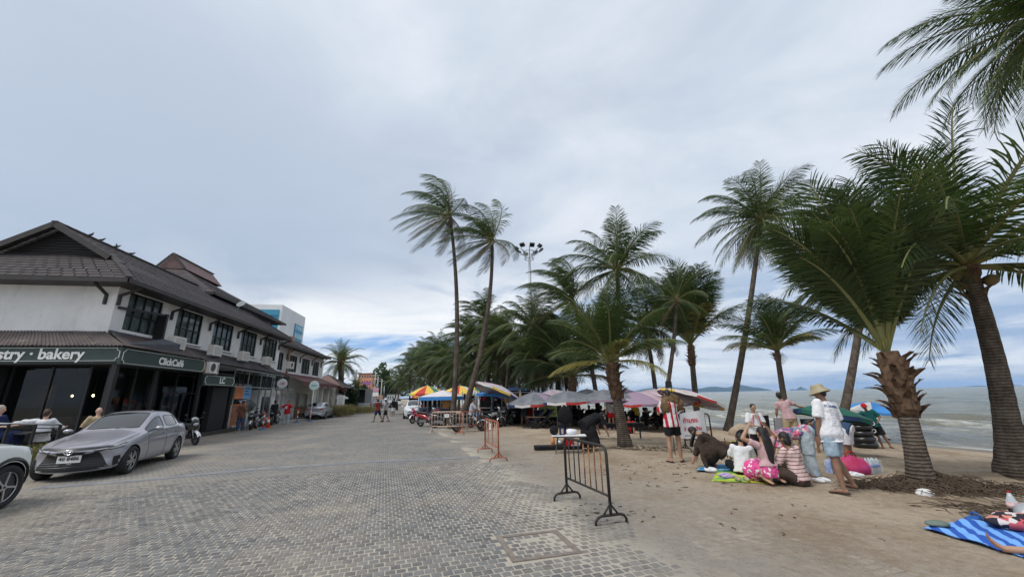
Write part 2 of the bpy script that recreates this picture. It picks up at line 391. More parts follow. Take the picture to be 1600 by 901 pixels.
# manhole corners
MH = [G(780, 840), G(862, 832), G(903, 860), G(812, 874)]; MHC = sum(MH, V())/4
mh_x = ((MH[1]-MH[0])+(MH[2]-MH[3])).normalized(); mh_y = V((-mh_x.y, mh_x.x, 0)); MHS = .70
def in_mh(p, s): d = p-MHC; return abs(d.dot(mh_x)) < s and abs(d.dot(mh_y)) < s
def sett_geo(mb, c, ex, ey, w, h, z0, z1, tw):
    b = .008; n = mb.add([c+ex*(sx*w/2)+ey*(sy*h/2)+V((0, 0, z0)) for sx, sy in ((-1, -1), (1, -1), (1, 1), (-1, 1))])
    m_ = mb.add([c+ex*(sx*w/2)+ey*(sy*h/2)+V((0, 0, z1-.0045)) for sx, sy in ((-1, -1), (1, -1), (1, 1), (-1, 1))])
    t = mb.add([c+ex*(sx*(w/2-b))+ey*(sy*(h/2-b))+V((0, 0, z1+tw*sx+tw*.6*sy)) for sx, sy in ((-1, -1), (1, -1), (1, 1), (-1, 1))])
    for k in range(4):
        l = (k+1) % 4; mb.face(n+k, n+l, m_+l, m_+k); mb.face(m_+k, m_+l, t+l, t+k)
    mb.face(t, t+1, t+2, t+3)
PW, PH = .107, .11
cells = []
for j in range(-20, int(ROADN/PH)+1):
    for i in range(-140, 70):
        a = (j+.5)*PH; b_ = (i+(.5 if j % 2 else 0))*PW
        c = RX*b_+RD*a
        if a > ROADN-.03: continue
        if c.y < 3.4 or c.x < kerb_x(c.y)+.1: continue
        s = inland(c.x, c.y)
        if s < 17.4: continue
        if c.x < -1.42*c.y-1.6 or c.x > 1.42*c.y+1.2: continue
        if in_mh(c, MHS/2+.075): continue
        cells.append((c.length, c))
cells.sort(key=lambda q: q[0])
sv = []
for k in range(6):
    m_ = MB(); sett_geo(m_, V(), RX, RD, PW-.013-R.random()*.005, PH-.015-R.random()*.006, -.03, .0038, (R.random()-.5)*.003); sv.append(m_.mesh('sett', SETT))
for d_, c in cells[:300]: ob('sett', R.choice(sv), road, (c.x, c.y, R.uniform(-.002, .002)), (0, 0, R.uniform(-.03, .03)))
mb = MB(); tone = []
for d_, c in cells[300:]:
    a = R.uniform(-.035, .035); ex = RX*cos(a)+RD*sin(a); ey = RD*cos(a)-RX*sin(a); n0 = len(mb.v)
    sett_geo(mb, c+V((R.uniform(-.002, .002), R.uniform(-.002, .002), R.uniform(-.003, .003))), ex, ey, PW-.010-R.random()*.006, PH-.016-R.random()*.006, -.03, .0038, (R.random()-.5)*.004)
    tone += [R.random()]*(len(mb.v)-n0)
o = mb.build('sett', SETT, road); at = o.data.attributes.new('tone', 'FLOAT', 'POINT'); at.data.foreach_set('value', tone); tag(o, kind='stuff')
# manhole
mh = thing('manhole_cover', 'square manhole cover filled with grey setts inside a brown rim, in the near paving', 'manhole', (MHC.x, MHC.y, 0), atan2(mh_x.y, mh_x.x))
rim = mat('rim_concrete', (.155, .125, .105), .9, c2=(.23, .20, .175), sc=12, bump=.3)
for k, (cx_, cy_, dx, dy) in enumerate(((0, -.36, .785, .065), (0, .36, .785, .065), (-.36, 0, .065, .655), (.36, 0, .065, .655))):
    MB().box((cx_, cy_, -.008), (dx, dy, .036)).build('rim', rim, mh)
MB().box((0, 0, -.035), (.66, .66, .03)).build('bed', mat('bed_dirt', (.10, .085, .07), .95, c2=(.25, .21, .17), sc=18), mh)
for j in range(6):
    for i in range(6):
        if (i, j) in ((3, 4), (2, 4)): continue
        x_ = (i-2.5+(.25 if j % 2 else -.25))*PW; y_ = (j-2.5)*PH
        if abs(x_) > .30: continue
        ob('sett', R.choice(sv), mh, (x_, y_, R.uniform(-.004, .0)), (0, 0, -RA-mh.rotation_euler.z+R.uniform(-.04, .04)+RA+mh.rotation_euler.z*0 - 0))
# worn concrete band across the road
bandm = mat('band_concrete', (.15, .16, .175), .85, c2=(.24, .24, .24), sc=3, bump=.2)
bp_ = [G(60, 762), G(200, 752), G(400, 733), G(560, 722), G(750, 714)]
for a, b in zip(bp_, bp_[1:]):
    d = (b-a); n_ = max(2, int(d.length/1.0)); side = V((-d.y, d.x, 0)).normalized()*.17
    for k in range(n_):
        p0 = a+d*(k/n_+.002); p1 = a+d*((k+1)/n_-.002); z = V((0, 0, .0105+R.uniform(0, .001)))
        m_ = MB().prism([p0-side+z-V((0, 0, .02)), p1-side+z-V((0, 0, .02)), p1+side+z-V((0, 0, .02)), p0+side+z-V((0, 0, .02))], (0, 0, .02)); m_.build('concrete_strip', bandm, road, fixn=True)
# pavement on the left and its kerb stones
kerbm = mat('kerb_concrete', (.30, .285, .26), .9, c2=(.42, .40, .36), sc=5, bump=.2)
pavm = mat('pavement_concrete', (.20, .19, .175), .9, c2=(.31, .29, .26), sc=2.5, bump=.2)
mb = MB(); ys = axis(-6, 290, 1.0, 1.05, 6); rws = [mb.add([(kerb_x(y)-.16, y, .115), (kerb_x(y)-6, y, .125), (kerb_x(y)-40, y, .13), (kerb_x(y)-160, y, .14)]) for y in ys]
for j in range(len(ys)-1):
    for i in range(3): mb.face(rws[j]+i, rws[j+1]+i, rws[j+1]+i+1, rws[j]+i+1)
pavement = mb.build('pavement', pavm); tag(pavement, kind='structure')
kerb = thing('kerb', None, None); kerb['kind'] = 'structure'
y = 4.0; km = None
while y < 150:
    L = 1.0 if y < 60 else 4.0
    a = V((kerb_x(y), y, 0)); b = V((kerb_x(y+L), y+L, 0)); d = b-a; h_ = .125+R.uniform(-.006, .006)
    MB().bar(a+d*.008+V((-.08, 0, h_/2-.02)), b-d*.008+V((-.08, 0, h_/2-.02)), .16, h_+.04).build('kerb_stone', kerbm, kerb); y += L
# sea
def sea_material():
    m = mat('sea_water', (.10, .12, .095), rough=.25, spec=.2); b = nodes_of(m); P = pos_nodes(); s = dotp(P, (SHN.x, SHN.y, 0), SCONST)
    w1 = nz_pos(P, .30, 6, .62, (radians(18), (1.0, .28, 1)), .6); w2 = nz_pos(P, 1.6, 5, .65, (radians(18), (1.0, .45, 1)), .8); w0 = nz_pos(P, .045, 4, .6, (radians(18), (1.0, .22, 1)))
    c = ramp(mth('ADD', mth('MULTIPLY', w1, .6), mth('MULTIPLY', w0, .4)), [(.36, (.075, .085, .050)), (.62, (.21, .215, .145))])
    c = mixc(ramp(mth('MULTIPLY', s, -.004), [(0, (.55,)), (.25, (0,))]), c, (.30, .27, .20))
    # surf: long broken lines of foam that thin out seaward
    near = mth('MULTIPLY', mth('ADD', s, 34), 1/34, clamp=True)
    f = mth('ADD', mth('MULTIPLY', w1, .75), mth('MULTIPLY', w2, .25))
    thr = mth('SUBTRACT', .635, mth('MULTIPLY', near, .15))
    foam = mth('MULTIPLY', mth('SUBTRACT', f, thr), 14, clamp=True)
    edge = mth('MULTIPLY', mth('SUBTRACT', mth('ADD', s, mth('MULTIPLY', w1, 2.2)), .55), 2.5, clamp=True)
    foam = mth('MAXIMUM', mth('MULTIPLY', foam, mth('ADD', .35, mth('MULTIPLY', near, .6))), mth('MULTIPLY', edge, .75))
    Lk.new(mixc(foam, c, (.70, .70, .66)), b.inputs['Base Color']); Lk.new(mth('MULTIPLY_ADD', foam, .5, .14), b.inputs['Roughness'])
    h = mth('ADD', mth('MULTIPLY', w1, 1.1), mth('MULTIPLY', w2, .35)); bp = nd('ShaderNodeBump', i={'Strength': 1.0, 'Distance': 1.8}); Lk.new(h, bp.inputs['Height']); Lk.new(bp.outputs[0], b.inputs['Normal'])
    return m
def sea_z(s, t):
    x, y = st(s, t); o_ = -s; k = min(1, max(0, (o_+.2)/5)); far = min(1, 160/max(1, o_))
    ph = o_*.62+1.6*NZ.noise(V((x*.05, y*.05, 0)))*3+t*.015
    wv = (max(0, sin(ph))**3)*.20*max(.15, min(1, 1.5+NZ.noise(V((x*.13, y*.05, 5)))*2.4)) if o_ < 60 else 0
    return -.86+k*(wv*1.3*(1 if o_ < 25 else max(0, 1-(o_-25)/35))+.20*NZ.noise(V((x*.35, y*.2, 1)))+.07*NZ.noise(V((x*1.0, y*.7, 4))))*far
ss = [-x for x in reversed(axis(-.8, 11800, .28, 1.028, 1500))]
ts = [-x for x in reversed(axis(12, 3000, 2, 1.3, 400))]+[-10+.35*k for k in range(170)]+axis(50, 11000, .5, 1.05, 1200)
sea = grid_sheet('sea', ss, ts, sea_z, sea_material()); tag(sea, kind='structure')
# hills across the bay: real terrain strips several kilometres out
hillm = mat('forested_hill', (.035, .055, .03), .95, c2=(.06, .08, .045), sc=.004)
def hill(x0, x1, dist, prof, depth=900, seed=0):
    mb = MB(); mb.smooth = True; n = 70
    def H(f):
        for (a, ha), (b, hb) in zip(prof, prof[1:]):
            if f <= b: k = (f-a)/(b-a); k = k*k*(3-2*k); return ha+(hb-ha)*k
        return 0
    A = D(x0, 612, dist); B = D(x1, 612, dist); rows = []
    for j in range(9):
        g = j/8; row = []
        for i in range(n+1):
            f = i/n; p = A.lerp(B, f); q = V((p.x, p.y, 0)); q += q.normalized()*depth*(g-.5)
            row.append((q.x, q.y, -3+(H(f)*dist/F_PX*1.04)*max(0, sin(pi*g))**.8*(1+.16*NZ.noise(V((f*14+seed, g*3, seed)))+.07*NZ.noise(V((f*50+seed, g*5, seed))))))
        rows.append(mb.add(row))
    for j in range(8):
        for i in range(n): mb.face(rows[j]+i, rows[j]+i+1, rows[j+1]+i+1, rows[j+1]+i)
    o = mb.build('hill', hillm); tag(o, kind='structure'); return o
hill(760, 852, 5200, [(0, 0), (.2, 9), (.42, 19), (.58, 16), (.8, 8), (1, 0)], 700, 1)
hill(985, 1215, 7600, [(0, 3), (.1, 6), (.22, 9), (.32, 7), (.45, 5), (.58, 8), (.66, 6), (.75, 9.5), (.86, 5), (1, 0)], 1000, 4)
hill(1232, 1266, 8600, [(0, 0), (.2, 2), (.35, 1.5), (.6, 5), (.8, 2), (1, 0)], 700, 7)
hill(1345, 1392, 9000, [(0, 0), (.35, 3.6), (.6, 1.5), (.8, 2), (1, 0)], 700, 9)
hill(1500, 1600, 9000, [(0, 0), (.3, 1.6), (.5, .8), (.8, 2.2), (1, 1)], 700, 12)
# ================================================================== buildings on the left
BA = radians(-9.5); U3 = V((sin(BA), cos(BA), 0)); V3 = V((-cos(BA), sin(BA), 0)); BO = V((-14.47, 14.24, 0))
def LP(u, v, z): return BO+U3*u+V3*v+V((0, 0, z))
BM = Matrix(((U3.x, V3.x, 0, BO.x), (U3.y, V3.y, 0, BO.y), (0, 0, 1, 0), (0, 0, 0, 1)))    # local (u,v,z) -> world; left-handed is avoided by building in world
def bthing(name, label, cat, group=None): return thing(name, label, cat, (0, 0, 0), 0, group)
def lbox(mb, u0, u1, v0, v1, z0, z1):
    P = [LP(u, v, z) for z in (z0, z1) for u, v in ((u0, v0), (u1, v0), (u1, v1), (u0, v1))]; n = mb.add(P)
    for a in ((0, 1, 2, 3), (4, 7, 6, 5), (0, 4, 5, 1), (1, 5, 6, 2), (2, 6, 7, 3), (3, 7, 4, 0)): mb.face(*[n+i for i in a])
    return mb
def lbar(mb, a, b, w, h=None): return mb.bar(LP(*a), LP(*b), w, h)
def wall_mat():
    m = mat('painted_plaster', (.74, .74, .72), rough=.85, spec=.2); b = nodes_of(m); P = pos_nodes()
    n = nz_pos(P, .8, 6, .65); st_ = nz_pos(P, 2.2, 6, .7, (0, (1, 1, .22))); z = nd('ShaderNodeSeparateXYZ'); Lk.new(P, z.inputs[0])
    c = ramp(n, [(.35, (.70, .705, .70)), (.6, (.80, .80, .79))])
    c = mixc(mth('MULTIPLY', ramp(st_, [(.56, (0,)), (.76, (1,))]), .5), c, (.42, .37, .30)); Lk.new(c, b.inputs['Base Color'])
    bp = nd('ShaderNodeBump', i={'Strength': .25, 'Distance': .02}); Lk.new(nz_pos(P, 14, 5), bp.inputs['Height']); Lk.new(bp.outputs[0], b.inputs['Normal']); return m
WALL = wall_mat()
def tile_mat():
    m = mat('brown_roof_tile', (.10, .085, .08), rough=.75, spec=.3); b = nodes_of(m); P = pos_nodes(); oi = nd('ShaderNodeAttribute', attribute_name='tone')
    n = nz_pos(P, 1.1, 6, .65); n2 = nz_pos(P, 12, 4)
    c = ramp(mth('ADD', mth('MULTIPLY', n, .6), mth('MULTIPLY', mth('ADD', oi.outputs['Fac'], n2), .22)), [(.30, (.046, .040, .042)), (.52, (.074, .064, .067)), (.70, (.108, .094, .097))]); Lk.new(c, b.inputs['Base Color'])
    bp = nd('ShaderNodeBump', i={'Strength': .3, 'Distance': .01}); Lk.new(n2, bp.inputs['Height']); Lk.new(bp.outputs[0], b.inputs['Normal']); return m
TILE = tile_mat()
DARK = mat('dark_timber', (.028, .024, .022), .6, c2=(.05, .043, .04), sc=4)
BLACK = mat('black_metal', (.012, .012, .013), .45)
GLASSD = mat('window_glass', (.035, .045, .05), .04, spec=.8, coat=.6)
CURT = mat('curtain_cloth', (.50, .53, .52), .9, c2=(.66, .68, .66), sc=7)
GREEN = mat('sign_green', (.030, .052, .045), .5, c2=(.042, .068, .058), sc=2)
WHITE = mat('white_paint', (.80, .80, .78), .5)
CREAM = mat('cream_plastic', (.66, .64, .58), .5, c2=(.74, .72, .67), sc=3)
GREY = mat('grey_metal', (.34, .35, .36), .45, .6)
TILES_LEFT = [300]
def slope(parent, A, B, C_, D_, course=.34, tw=.32, name='roof_tile', single=True):
    """tile courses on the quad A-B (eave) C-D (top), every course lapping the one below"""
    A, B, C_, D_ = map(V, (A, B, C_, D_)); nrm = (B-A).cross(D_-A).normalized()
    if nrm.z < 0: nrm = -nrm
    L = ((D_-A).length+(C_-B).length)/2; n = max(1, round(L/course)); allmb = MB(); tone = []
    for j in range(n):
        f0, f1 = j/n, min(1.0, (j+1.12)/n); a0, b0 = A.lerp(D_, f0), B.lerp(C_, f0); a1, b1 = A.lerp(D_, f1), B.lerp(C_, f1); W = (b0-a0).length
        k = max(1, round(W/tw))
        for i in range(k):
            g0, g1 = i/k+.004*(.3/tw), (i+1)/k-.004
            P = [a0.lerp(b0, g0), a0.lerp(b0, g1), a1.lerp(b1, g1), a1.lerp(b1, g0)]; lift = nrm*(.035+R.uniform(0, .006)); low = nrm*.012
            Q = [P[0]+lift, P[1]+lift, P[2]+low, P[3]+low]; S_ = [P[0], P[1]]
            tgt = allmb
            if single and TILES_LEFT[0] > 0: tgt = MB(); TILES_LEFT[0] -= 1
            q = tgt.add(Q+S_); tgt.face(q, q+1, q+2, q+3); tgt.face(q+4, q+5, q+1, q); tgt.face(q+4, q, q+3); tgt.face(q+5, q+2, q+1)
            if tgt is not allmb: tgt.build(name, TILE, parent)
            else: tone += [R.random()]*6
    if allmb.v:
        o = allmb.build(name, TILE, parent); at = o.data.attributes.new('tone', 'FLOAT', 'POINT'); at.data.foreach_set('value', tone); o['kind'] = 'stuff'
def window(parent, u0, u1, z0, z1, v, cols=4, curtain=True, hz=.42, fr=.05):
    """recessed framed window in the facade plane v (outer wall face)"""
    f = MB(); w = u1-u0; d = .05
    for a, b in ((u0, u0+fr), (u1-fr, u1)): lbox(f, a, b, v-.02, v+d, z0, z1)
    for a, b in ((z0, z0+fr), (z1-fr, z1)): lbox(f, u0+fr, u1-fr, v-.018, v+d-.002, a, b)
    zm = z0+(z1-z0)*hz
    xs = [u0+fr+(w-2*fr)*k/cols for k in range(cols+1)]
    if cols == 4: xs = [u0+fr, u0+w*.24, u0+w*.5, u0+w*.76, u1-fr]
    for x in xs[1:-1]: lbox(f, x-.025, x+.025, v-.012, v+d-.004, z0+fr, z1-fr)
    lbox(f, u0+fr, u1-fr, v-.008, v+d-.006, zm-.025, zm+.025)
    fo = f.build('window', BLACK, parent)
    for a, b in zip(xs, xs[1:]):
        for c0, c1 in ((z0+fr, zm-.025), (zm+.025, z1-fr)):
            MB().poly([LP(a+.01, v+.03, c0), LP(b-.01, v+.03, c0), LP(b-.01, v+.03, c1), LP(a+.01, v+.03, c1)]).build('pane', GLASSW, fo)
    if curtain:
        m = MB(); m.smooth = True; n = int(w/.05)
        openw = R.uniform(.25, .5)
        m.grid(lambda a, b: LP(u0+.05+(w-.1)*a, v+.10+.018*sin(a*w*30)+.008*sin(a*w*71), z0+.05+(z1-z0-.1)*b), n, 1); m.build('curtain', CURT, fo)
        R.random()
def glassw(name='window_pane', kr=.75):
    m = mat(name, (.03, .04, .045), .05, spec=.6); b = nodes_of(m); tr = nd('ShaderNodeBsdfTransparent', i={'Color': (.42, .47, .47, 1)}); gl = nd('ShaderNodeBsdfGlossy', i={'Roughness': .04, 'Color': (.8, .85, .9, 1)})
    fr = nd('ShaderNodeLayerWeight', i={'Blend': .5}); ms = nd('ShaderNodeMixShader'); Lk.new(mth('MULTIPLY_ADD', mth('POWER', fr.outputs['Facing'], 4.0), kr, .035, clamp=True), ms.inputs[0]); Lk.new(tr.outputs[0], ms.inputs[1]); Lk.new(gl.outputs[0], ms.inputs[2])
    Lk.new(ms.outputs[0], [n for n in N if n.type == 'OUTPUT_MATERIAL'][0].inputs[0]); return m
GLASSW = glassw(); GLASSS = glassw('shop_pane', .25)
# ---------------- cafe building
cafe = bthing('cafe_building', 'white two-storey building at left with brown hipped-gable roof above a dark green-signed cafe', 'building')
W0 = 1.4
def wallrun(parent, u0, u1, z0, z1, v, thick, holes, name='wall', m=None):
    """wall in the plane v with window openings [(ua,ub,za,zb)] left empty"""
    mb = MB(); x = u0
    for (a, b, c, d) in sorted(holes):
        if a > x: lbox(mb, x, a, v, v+thick, z0, z1)
        lbox(mb, a, b, v, v+thick, z0, c); lbox(mb, a, b, v, v+thick, d, z1); x = b
    if x < u1: lbox(mb, x, u1, v, v+thick, z0, z1)
    mb.build(name, m or WALL, parent); 
wins = [(1.62, 3.62), (4.70, 6.75), (7.82, 9.92), (10.93, 13.05), (14.1, 16.4)]
wallrun(cafe, 1.0, 17.0, 3.4, 6.62, W0, .22, [(a, b, 4.6, 6.2) for a, b in wins])
m_ = MB(); lbox(m_, 1.0, 1.22, W0+.22, 8.6, 3.4, 6.62); lbox(m_, 16.78, 17.0, W0+.22, 8.6, 3.4, 6.62); lbox(m_, 1.22, 16.78, 8.4, 8.6, 3.4, 6.62); m_.build('side_wall', WALL, cafe)
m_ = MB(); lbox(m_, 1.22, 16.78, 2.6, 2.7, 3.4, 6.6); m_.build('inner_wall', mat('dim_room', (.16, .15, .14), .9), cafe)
for i, (a, b) in enumerate(wins):
    window(cafe, a, b, 4.6, 6.2, W0+.06)
    if i: m_ = MB(); lbox(m_, a-.15, b+.15, W0-.10, W0-.003, 4.52, 4.59); m_.build('sill', WALL, cafe)
# projecting dark box frame over the first window
m_ = MB(); lbar(m_, (1.15, W0-.05, 5.42), (3.55, W0-.35, 5.55), .09, .09); lbox(m_, 3.35, 3.47, W0-.42, W0-.02, 4.3, 5.6); m_.build('steel_arm', BLACK, cafe)
# roof: eaves z 6.35, ridge 9.16, hip on the camera side with a small louvred gable above it
EZ, E0, EV0, EV1, RZ, RV, EU = 6.36, .15, .5, 9.5, 9.2, 5.0, 16.6
HU, HV0, HV1, HZ = 2.17, 2.87, 7.1, 7.93
roof = MB()
def lp(*a): return tuple(LP(*a))
n = roof.add([lp(E0, EV0, EZ-.12), lp(EU, EV0, EZ-.12), lp(EU, EV1, EZ-.12), lp(E0, EV1, EZ-.12)]); roof.face(n, n+1, n+2, n+3)
roof.poly([lp(E0, EV0, EZ-.02), lp(EU, EV0, EZ-.02), lp(EU-2.2, RV, RZ-.03), lp(HU, RV, RZ-.03), lp(HU, HV0, HZ-.02)])
roof.poly([lp(E0, EV1, EZ-.02), lp(E0, EV0, EZ-.02), lp(HU, HV0, HZ-.02), lp(HU, HV1, HZ-.02)])
roof.poly([lp(EU, EV1, EZ-.02), lp(E0, EV1, EZ-.02), lp(HU, HV1, HZ-.02), lp(HU, RV, RZ-.03), lp(EU-2.2, RV, RZ-.03)])
roof.poly([lp(EU, EV0, EZ-.02), lp(EU, EV1, EZ-.02), lp(EU-2.2, RV, RZ-.03)])
rf = roof.build('roof', DARK, cafe)
TILES_LEFT[0] = 300
slope(rf, LP(E0-.05, EV1, EZ), LP(E0-.05, EV0, EZ), LP(HU, HV0, HZ), LP(HU, HV1, HZ), tw=.45, course=.40)
slope(rf, LP(E0, EV0-.04, EZ), LP(EU, EV0-.04, EZ), LP(EU-1.15, HV0, HZ-.09), LP(HU, HV0, HZ-.05), tw=.45, course=.40)
slope(rf, LP(HU-.45, HV0, HZ-.05), LP(EU-1.1, HV0, HZ-.09), LP(EU-2.2, RV, RZ), LP(HU-.45, RV, RZ+.05), tw=.45, course=.40)
slope(rf, LP(HU-.45, HV1, HZ-.05), LP(EU-1.1, HV1, HZ-.09), LP(EU-2.2, RV, RZ), LP(HU-.45, RV, RZ+.05), tw=.45, course=.40)
slope(rf, LP(EU+.03, EV0, EZ), LP(EU+.03, EV1, EZ), LP(EU-2.2, RV+.02, RZ), LP(EU-2.2, RV-.02, RZ), tw=.45, course=.40)
m_ = MB()
for j in range(9):
    f = j/9; lv0 = HV0+.25+(RV-HV0-.25)*f; lv1 = HV1-.25-(HV1-.25-RV)*f; z = HZ+.02+(RZ-HZ-.15)*f
    s_ = MB(); lbar(s_, (HU-.03, lv0, z), (HU-.03, lv1, z), .10, .012); s_.build('louvre_slat', DARK, rf)
m_ = MB(); m_.poly([lp(HU+.05, HV0-.1, HZ), lp(HU+.05, HV1+.3, HZ-.1), lp(HU+.05, RV, RZ-.02)]); m_.build('gable_back', BLACK, rf)
q = MB()
for hv in (HV0, HV1): q.poly([lp(HU-.03, hv, HZ-.25), lp(HU-.03, RV, RZ-.12), lp(HU-.03, RV, RZ+.10), lp(HU-.03, hv, HZ+.03)])
q.build('rake_filler', DARK, rf)
for s_, nm in ((HV0-.25, 0), (HV1+.25, 1)):
    q = MB(); lbar(q, (HU-.42, s_, HZ-.20), (HU-.42, RV, RZ-.02), .14, .24); q.build('bargeboard', DARK, rf)
for a, b in (((E0-.04, EV0-.03, EZ+.05), (HU-.1, HV0-.05, HZ+.05)), ((HU-.5, RV, RZ+.07), (EU-2.2, RV, RZ+.07)), ((EU-2.2, RV, RZ+.06), (EU, EV0, EZ+.04))):
    n_ = max(3, int((V(b)-V(a)).length/.42))
    for k in range(n_):
        q = MB(); p0 = V(a).lerp(V(b), k/n_); p1 = V(a).lerp(V(b), (k+1.06)/n_); lbar(q, tuple(p0+V((0, 0, .01))), tuple(p1), .20, .07); q.build('ridge_tile', TILE, rf)
q = MB(); lbar(q, (E0-.02, EV0-.05, EZ-.06), (EU, EV0-.05, EZ-.06), .03, .18); lbar(q, (E0-.05, EV0, EZ-.06), (E0-.05, EV1, EZ-.06), .03, .18); q.build('fascia_board', DARK, rf)
# raking eave struts
for uu in (1.08, 4.22, 7.38, 10.45, 13.55, 16.7):
    q = MB(); lbar(q, (uu, W0-.06, 5.50), (uu, W0-.06, 5.92), .09, .09); lbar(q, (uu, W0-.06, 5.90), (uu, EV0+.12, 6.22), .08, .09); q.build('eave_bracket', DARK, cafe)
q = MB(); lbar(q, (1.02-.06, 1.75, 5.50), (1.02-.06, 1.75, 5.92), .09, .09); lbar(q, (.96, 1.75, 5.90), (.3, 1.75, 6.22), .08, .09); q.build('eave_bracket', DARK, cafe)
# lean-to roof over the cafe, corrugated brown sheets with rust
def sheet_mat():
    m = mat('rusty_brown_sheet', (.10, .075, .07), rough=.6, spec=.4); b = nodes_of(m); P = pos_nodes(); n = nz_pos(P, 1.6, 6, .7); n2 = nz_pos(P, 5, 5, .7, (0, (1, .3, 1)))
    c = ramp(n, [(.35, (.055, .042, .042)), (.65, (.11, .085, .082))]); c = mixc(mth('MULTIPLY', ramp(n2, [(.58, (0,)), (.70, (1,))]), .7), c, (.34, .28, .22)); Lk.new(c, b.inputs['Base Color']); return m
SHEET = sheet_mat()
def corrugated(parent, A, B, C_, D_, pitch=.13, amp=.022, per=.9, name='roof_sheet'):
    A, B, C_, D_ = map(V, (A, B, C_, D_)); nrm = (B-A).cross(D_-A).normalized(); nrm = nrm if nrm.z > 0 else -nrm; W = (B-A).length; k = max(1, round(W/per))
    for i in range(k):
        m = MB(); m.smooth = True; n = int(W/k/pitch*4); lift = .006*(i % 2)
        def fn(a, b, i=i): g = (i+a*1.02)/k; g = min(1, g); return A.lerp(B, g).lerp(D_.lerp(C_, g), b)+nrm*(amp*sin(2*pi*g*W/pitch)+lift)
        m.grid(fn, n, 2); m.build(name, SHEET, parent)
lean = bthing('lean_to_roof', 'rust-streaked brown corrugated lean-to roof over the cafe signs', 'roof')
corrugated(lean, LP(-.12, -.12, 3.72), LP(-.12, 8.5, 3.72), LP(.98, 8.5, 4.42), LP(1.0, 1.5, 4.42))
corrugated(lean, LP(-.12, -.12, 3.72), LP(5.1, -.12, 3.68), LP(5.1, 1.38, 4.46), LP(1.0, 1.38, 4.46))
q = MB(); q.poly([lp(1.0, 1.36, 4.48), lp(3.3, 1.36, 4.44), lp(3.2, .1, 3.78), lp(.1, .1, 3.80)]); q.poly([lp(.1, .1, 3.80), lp(3.2, .1, 3.78), lp(3.25, .12, 4.2), lp(2.6, .4, 4.35)]); q.build('tarpaulin', mat('dark_tarp', (.03, .035, .045), .5, c2=(.06, .065, .075), sc=3), lean)
lean2 = bthing('lean_to_roof', 'long dark tiled lean-to roof running under the upper windows beyond the cafe', 'roof')
slope(lean2, LP(5.15, 0.0, 3.60), LP(15.0, .25, 3.52), LP(15.0, 1.38, 4.25), LP(5.15, 1.38, 4.42), tw=.45, course=.36, single=False)
q = MB(); lbar(q, (5.15, .04, 3.50), (15.0, .29, 3.42), .04, .14); q.build('fascia_board', DARK, lean2)
q = MB(); q.poly([lp(5.15, .02, 3.57), lp(15.0, .27, 3.49), lp(15.0, 1.38, 4.22), lp(5.15, 1.38, 4.39)]); q.build('roof_deck', DARK, lean2)
# sign fascias
def sign_board(label, A, B, z0, z1, txt, size, off=.5, name='shop_sign', vz=0, fnt=.008):
    """A,B = (u,v) ends of the board's front face, seen with A on the left"""
    t = bthing(name, label, 'sign'); a = LP(A[0], A[1], 0); b = LP(B[0], B[1], 0); d = (b-a); L = d.length; d.normalize(); nrm = d.cross(V((0, 0, 1))); c = (a+b)/2
    MB().box(c-nrm*.06+V((0, 0, (z0+z1)/2)), (L, .10, z1-z0), Matrix((d, V((0, 0, 1)).cross(d), V((0, 0, 1)))).transposed()).build('board', GREEN, t)
    ln = MB(); e = .05; r = .11; zc0, zc1 = z0+e, z1-e; p = []
    for (sx, sz) in ((-1, -1), (1, -1), (1, 1), (-1, 1)):
        cx_, cz_ = sx*(L/2-e), (zc0 if sz < 0 else zc1); arc = []
        for k in range(5):
            an = k/4*pi/2
            arc.append((cx_-sx*r*cos(an), cz_-sz*r*sin(an)))
        if sx*sz < 0: arc = arc[::-1]
        if (sx, sz) in ((-1, -1),): arc = arc[::-1]
        p.append(arc)
    path = []
    corners = [(-1, -1), (1, -1), (1, 1), (-1, 1)]
    for k, (sx, sz) in enumerate(corners):
        cx_, cz_ = sx*(L/2-e), (zc0 if sz < 0 else zc1); A1 = (cx_, cz_-sz*r); A2 = (cx_-sx*r, cz_); mid = (cx_-sx*r*.75, cz_-sz*r*.75)
        path += [A1, mid, A2] if k in (0, 2) else [A2, mid, A1]
    W = [c+d*x+V((0, 0, z))+nrm*.003 for x, z in path]
    for k in range(len(W)): ln.bar(W[k], W[(k+1) % len(W)], .022, .012)
    ln.build('border_line', WHITE, t)
    text('lettering', txt, size, WHITE, t, frame(tuple(a.lerp(b, off)+nrm*.004+V((0, 0, (z0+z1)/2+vz))), d, V((0, 0, 1))), .004, fnt); return t
sign_board('long dark green sign reading "stry · bakery" on the camera side of the cafe', (0, 6.2), (0, .02), 3.13, 3.69, 'pastry · bakery', .52, .558, fnt=.014)
sign_board('dark green "Click Cafe" sign over the street front of the cafe', (.02, 0), (5.15, 0), 3.05, 3.67, 'ClickCafé', .40, .53, fnt=.014, vz=-.03)
sign_board('small dark green sign with white double-letter logo beside the air conditioner', (5.3, -.02), (8.1, -.02), 2.45, 2.98, 'LC', .42, .56, fnt=.014)
